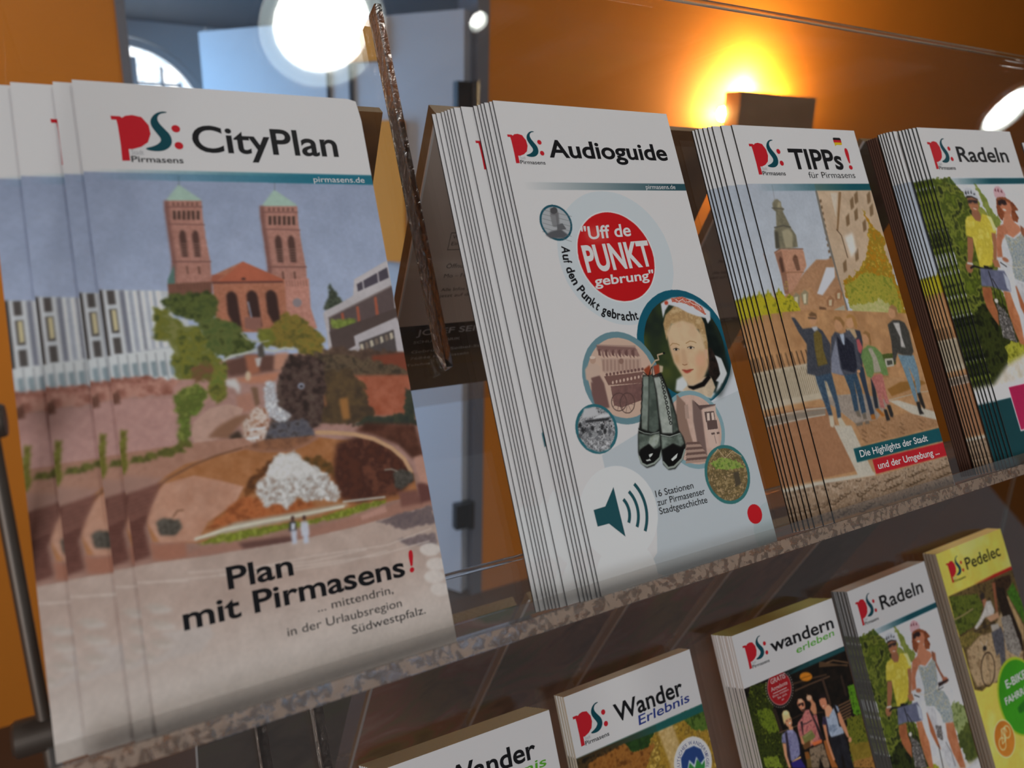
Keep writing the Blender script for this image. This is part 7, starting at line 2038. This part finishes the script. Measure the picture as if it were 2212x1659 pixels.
fr = []
aa = np.linspace(math.pi, 0, 29)
for a, b in zip(aa[:-1], aa[1:]):
    q = []
    for y in (4505, 4560):
        for ang, r in ((a, AR * .98), (b, AR * .98), (b, AR * .98 - 42), (a, AR * .98 - 42)):
            q.append((ACX + r * math.cos(ang), y, ACZ + r * math.sin(ang)))
    fr.append((q, BOXF))
for x0, x1 in ((ACX - 392, ACX - 332), (ACX + 332, ACX + 392), (ACX - 10, ACX + 62)):
    fr.append(box(x0, x1, 4505, 4560, -300, ACZ + (330 if x1 - x0 > 65 else 0)))
fr.append(box(ACX - 392, ACX + 392, 4505, 4560, -300, -240))
wpart('window_frame', merge(*fr), WHITEF)
bars = []
for x in (ACX - 220, ACX - 110, ACX + 175, ACX + 262):
    bars.append(box(x, x + 16, 4520, 4545, -240, ACZ + math.sqrt(max(0, 345 ** 2 - (x + 8 - ACX) ** 2))))
for z in (-100, 60, 220, 380, 545):
    w = 335 if z <= ACZ else math.sqrt(max(0, 340 ** 2 - (z - ACZ) ** 2))
    bars.append(box(ACX - w, ACX + w, 4522, 4543, z, z + 15))
wpart('glazing_bar', merge(*bars), WHITEF)


def sky_pane():
    m = bpy.data.materials.new('bright_garden_view'); m.use_nodes = True
    nt = m.node_tree; nt.nodes.clear()
    out = nt.nodes.new('ShaderNodeOutputMaterial'); em = nt.nodes.new('ShaderNodeEmission')
    tc = nt.nodes.new('ShaderNodeTexCoord'); nz = nt.nodes.new('ShaderNodeTexNoise'); rp = nt.nodes.new('ShaderNodeValToRGB')
    nz.inputs['Scale'].default_value = 16; nz.inputs['Detail'].default_value = 6; nz.inputs['Distortion'].default_value = 1.2
    rp.color_ramp.elements[0].position = .42; rp.color_ramp.elements[0].color = (.42, .56, .72, 1)
    rp.color_ramp.elements[1].position = .56; rp.color_ramp.elements[1].color = (.95, .98, 1, 1)
    em.inputs['Strength'].default_value = 3.2
    nt.links.new(tc.outputs['Object'], nz.inputs['Vector']); nt.links.new(nz.outputs['Fac'], rp.inputs['Fac'])
    nt.links.new(rp.outputs['Color'], em.inputs['Color']); nt.links.new(em.outputs[0], out.inputs['Surface'])
    return m


wpart('bright_sky', box(-700, 1100, 4700, 4710, -500, 1000), sky_pane())
wpart('pane', box(ACX - 330, ACX + 330, 4530, 4534, -240, ACZ + 320), ACRYLIC)

# the white door leaf swung into the next room
door = bpy.data.objects.new('door_1', None); COL.objects.link(door); door['kind'] = 'structure'
door.matrix_world = Matrix.Translation(Vector((1056, WALL_Y + 25, FLOOR_Z)) * MM)
inv = door.matrix_world.inverted()
hx, hy = 1056, WALL_Y + 25
ex, ey = 432, 3005
dvec = Vector((ex - hx, ey - hy, 0)).normalized(); nv = Vector((dvec.y, -dvec.x, 0)) * 20


def dpart(nm, vf, m):
    o = mesh_obj(nm, vf[0], vf[1], m, door); o.matrix_parent_inverse = inv
    return o


def leaf(a0, a1, z0, z1, t0, t1):
    p = []
    for z in (z0, z1):
        for a, t in ((a0, t0), (a1, t0), (a1, t1), (a0, t1)):
            q = Vector((hx, hy, z)) + dvec * a + nv * t
            p.append(tuple(q))
    return p, BOXF


Ld = math.hypot(ex - hx, ey - hy)
dpart('door_leaf', leaf(0, Ld, FLOOR_Z + 10, 618, -1, 1), COOLWHITE)
for zc in (377, -1044):
    dpart('hinge', merge(box(1003, 1062, WALL_Y - 18, WALL_Y + 14, zc - 62, zc + 34), tube((1063, WALL_Y - 14, zc - 66), (1063, WALL_Y - 14, zc + 38), 14, 20)), BLACKMETAL)
for a0, a1, z0 in ((433, 446, -200), (535, 543, -200)):  # added dark strips standing in for divider edges, not parts of the door
    dpart('added_dark_strip', leaf(a0, a1, z0, 482, -1.6, -1.02), mat('dark_strip', (.05, .045, .045), .5, .4))
# invented orange sheets on the door leaf, put in for orange reflected patches
OB = mat('light_orange_patch', (.90, .36, .035), .6, .3)
nb = mesh_obj('orange_patch_sheet', *leaf(308, 492, 483, 606, -2.4, -1.05), OB)
tag(nb, 'small added orange sheet, for a reflection, at the top of the white door leaf', 'sheet')
nb = mesh_obj('orange_patch_sheet', *leaf(215, 420, -160, 300, -2.4, -1.65), OB)
tag(nb, 'tall added orange sheet low on the white door leaf, beside the church-tower brochure', 'sheet')

# wall lamp: a plate standing off the wall with two warm bulbs behind it
sc = empty('wall_lamp', (2290, WALL_Y, 330))
tag(sc, 'square wall lamp glowing on the orange wall above the family brochures', 'lamp')
inv = sc.matrix_world.inverted()
PLATE = mat('bronze_lamp_plate', (.33, .23, .15), .5, .4, vary=(9, .25))
for nm, vf, m in (('shade', merge(box(2075, 2480, WALL_Y - 130, WALL_Y - 122, 150, 448), box(2075, 2083, WALL_Y - 122, WALL_Y - 55, 150, 448), box(2472, 2480, WALL_Y - 122, WALL_Y - 55, 150, 448)), PLATE),
                  ('bracket', box(2250, 2310, WALL_Y - 122, WALL_Y, 270, 330), PLATE)):
    o = mesh_obj(nm, vf[0], vf[1], m, sc); o.matrix_parent_inverse = inv
WARM = mat('warm_bulb', (1, .8, .4), .5, .5, emit=(1.0, .66, .24), estr=420)
for x, z in ((2085, 372), (2390, 408)):
    o = mesh_obj('bulb', *lathe((x, WALL_Y - 42, z), (0, 0, 1), [(.1, -24), (14, -20), (22, 0), (14, 20), (.1, 24)], 20), WARM, sc, smooth=True); o.matrix_parent_inverse = inv
d = bpy.data.lights.new('wall_lamp_glow', 'POINT'); d.energy = 32; d.color = (1, .78, .45); d.shadow_soft_size = .03
o = bpy.data.objects.new('wall_lamp_glow', d); COL.objects.link(o); o.location = Vector((2230, WALL_Y - 48, 462)) * MM

# ceiling downlights: reflected in the tilted panel
LAMP = mat('lamp_glass', (1, 1, 1), .3, .5, emit=(1.0, .98, .93), estr=24)
REFL = mat('lamp_reflector', (.8, .85, .82), .3, .5, emit=(.86, 1.0, .94), estr=3.2)
TRIM = mat('lamp_trim', (.55, .57, .56), .25, .6, metal=.6)


def downlight(x, y, r, label):
    t = empty('ceiling_lamp', (x, y, CEIL_Z))
    tag(t, label, 'lamp', 'round ceiling downlights')
    iv = t.matrix_world.inverted()
    for nm, vf, m in (('lamp_ring', lathe((x, y, CEIL_Z), (0, 0, -1), [(r * 1.30, -8), (r * 1.30, 14), (r * 1.42, 16), (r * 1.46, 6), (r * 1.46, -1)], 48), TRIM),
                      ('lamp_reflector', lathe((x, y, CEIL_Z), (0, 0, -1), [(r * .98, 2), (r * 1.14, 8), (r * 1.30, 10)], 48), REFL),
                      ('lamp_glass', lathe((x, y, CEIL_Z), (0, 0, -1), [(r, -4), (r, 4), (r * .92, 10), (.05, 14)], 48), LAMP)):
        o = mesh_obj(nm, vf[0], vf[1], m, t, smooth=True); o.matrix_parent_inverse = iv


downlight(330, -284, 76, 'round ceiling lamp mirrored in the panel above the church-tower brochure')
downlight(2310, -300, 62, 'round ceiling lamp mirrored in the panel above the cycling-couple brochures')
downlight(588, -240, 12, 'small ceiling spot mirrored in the panel above the red-disc stack')
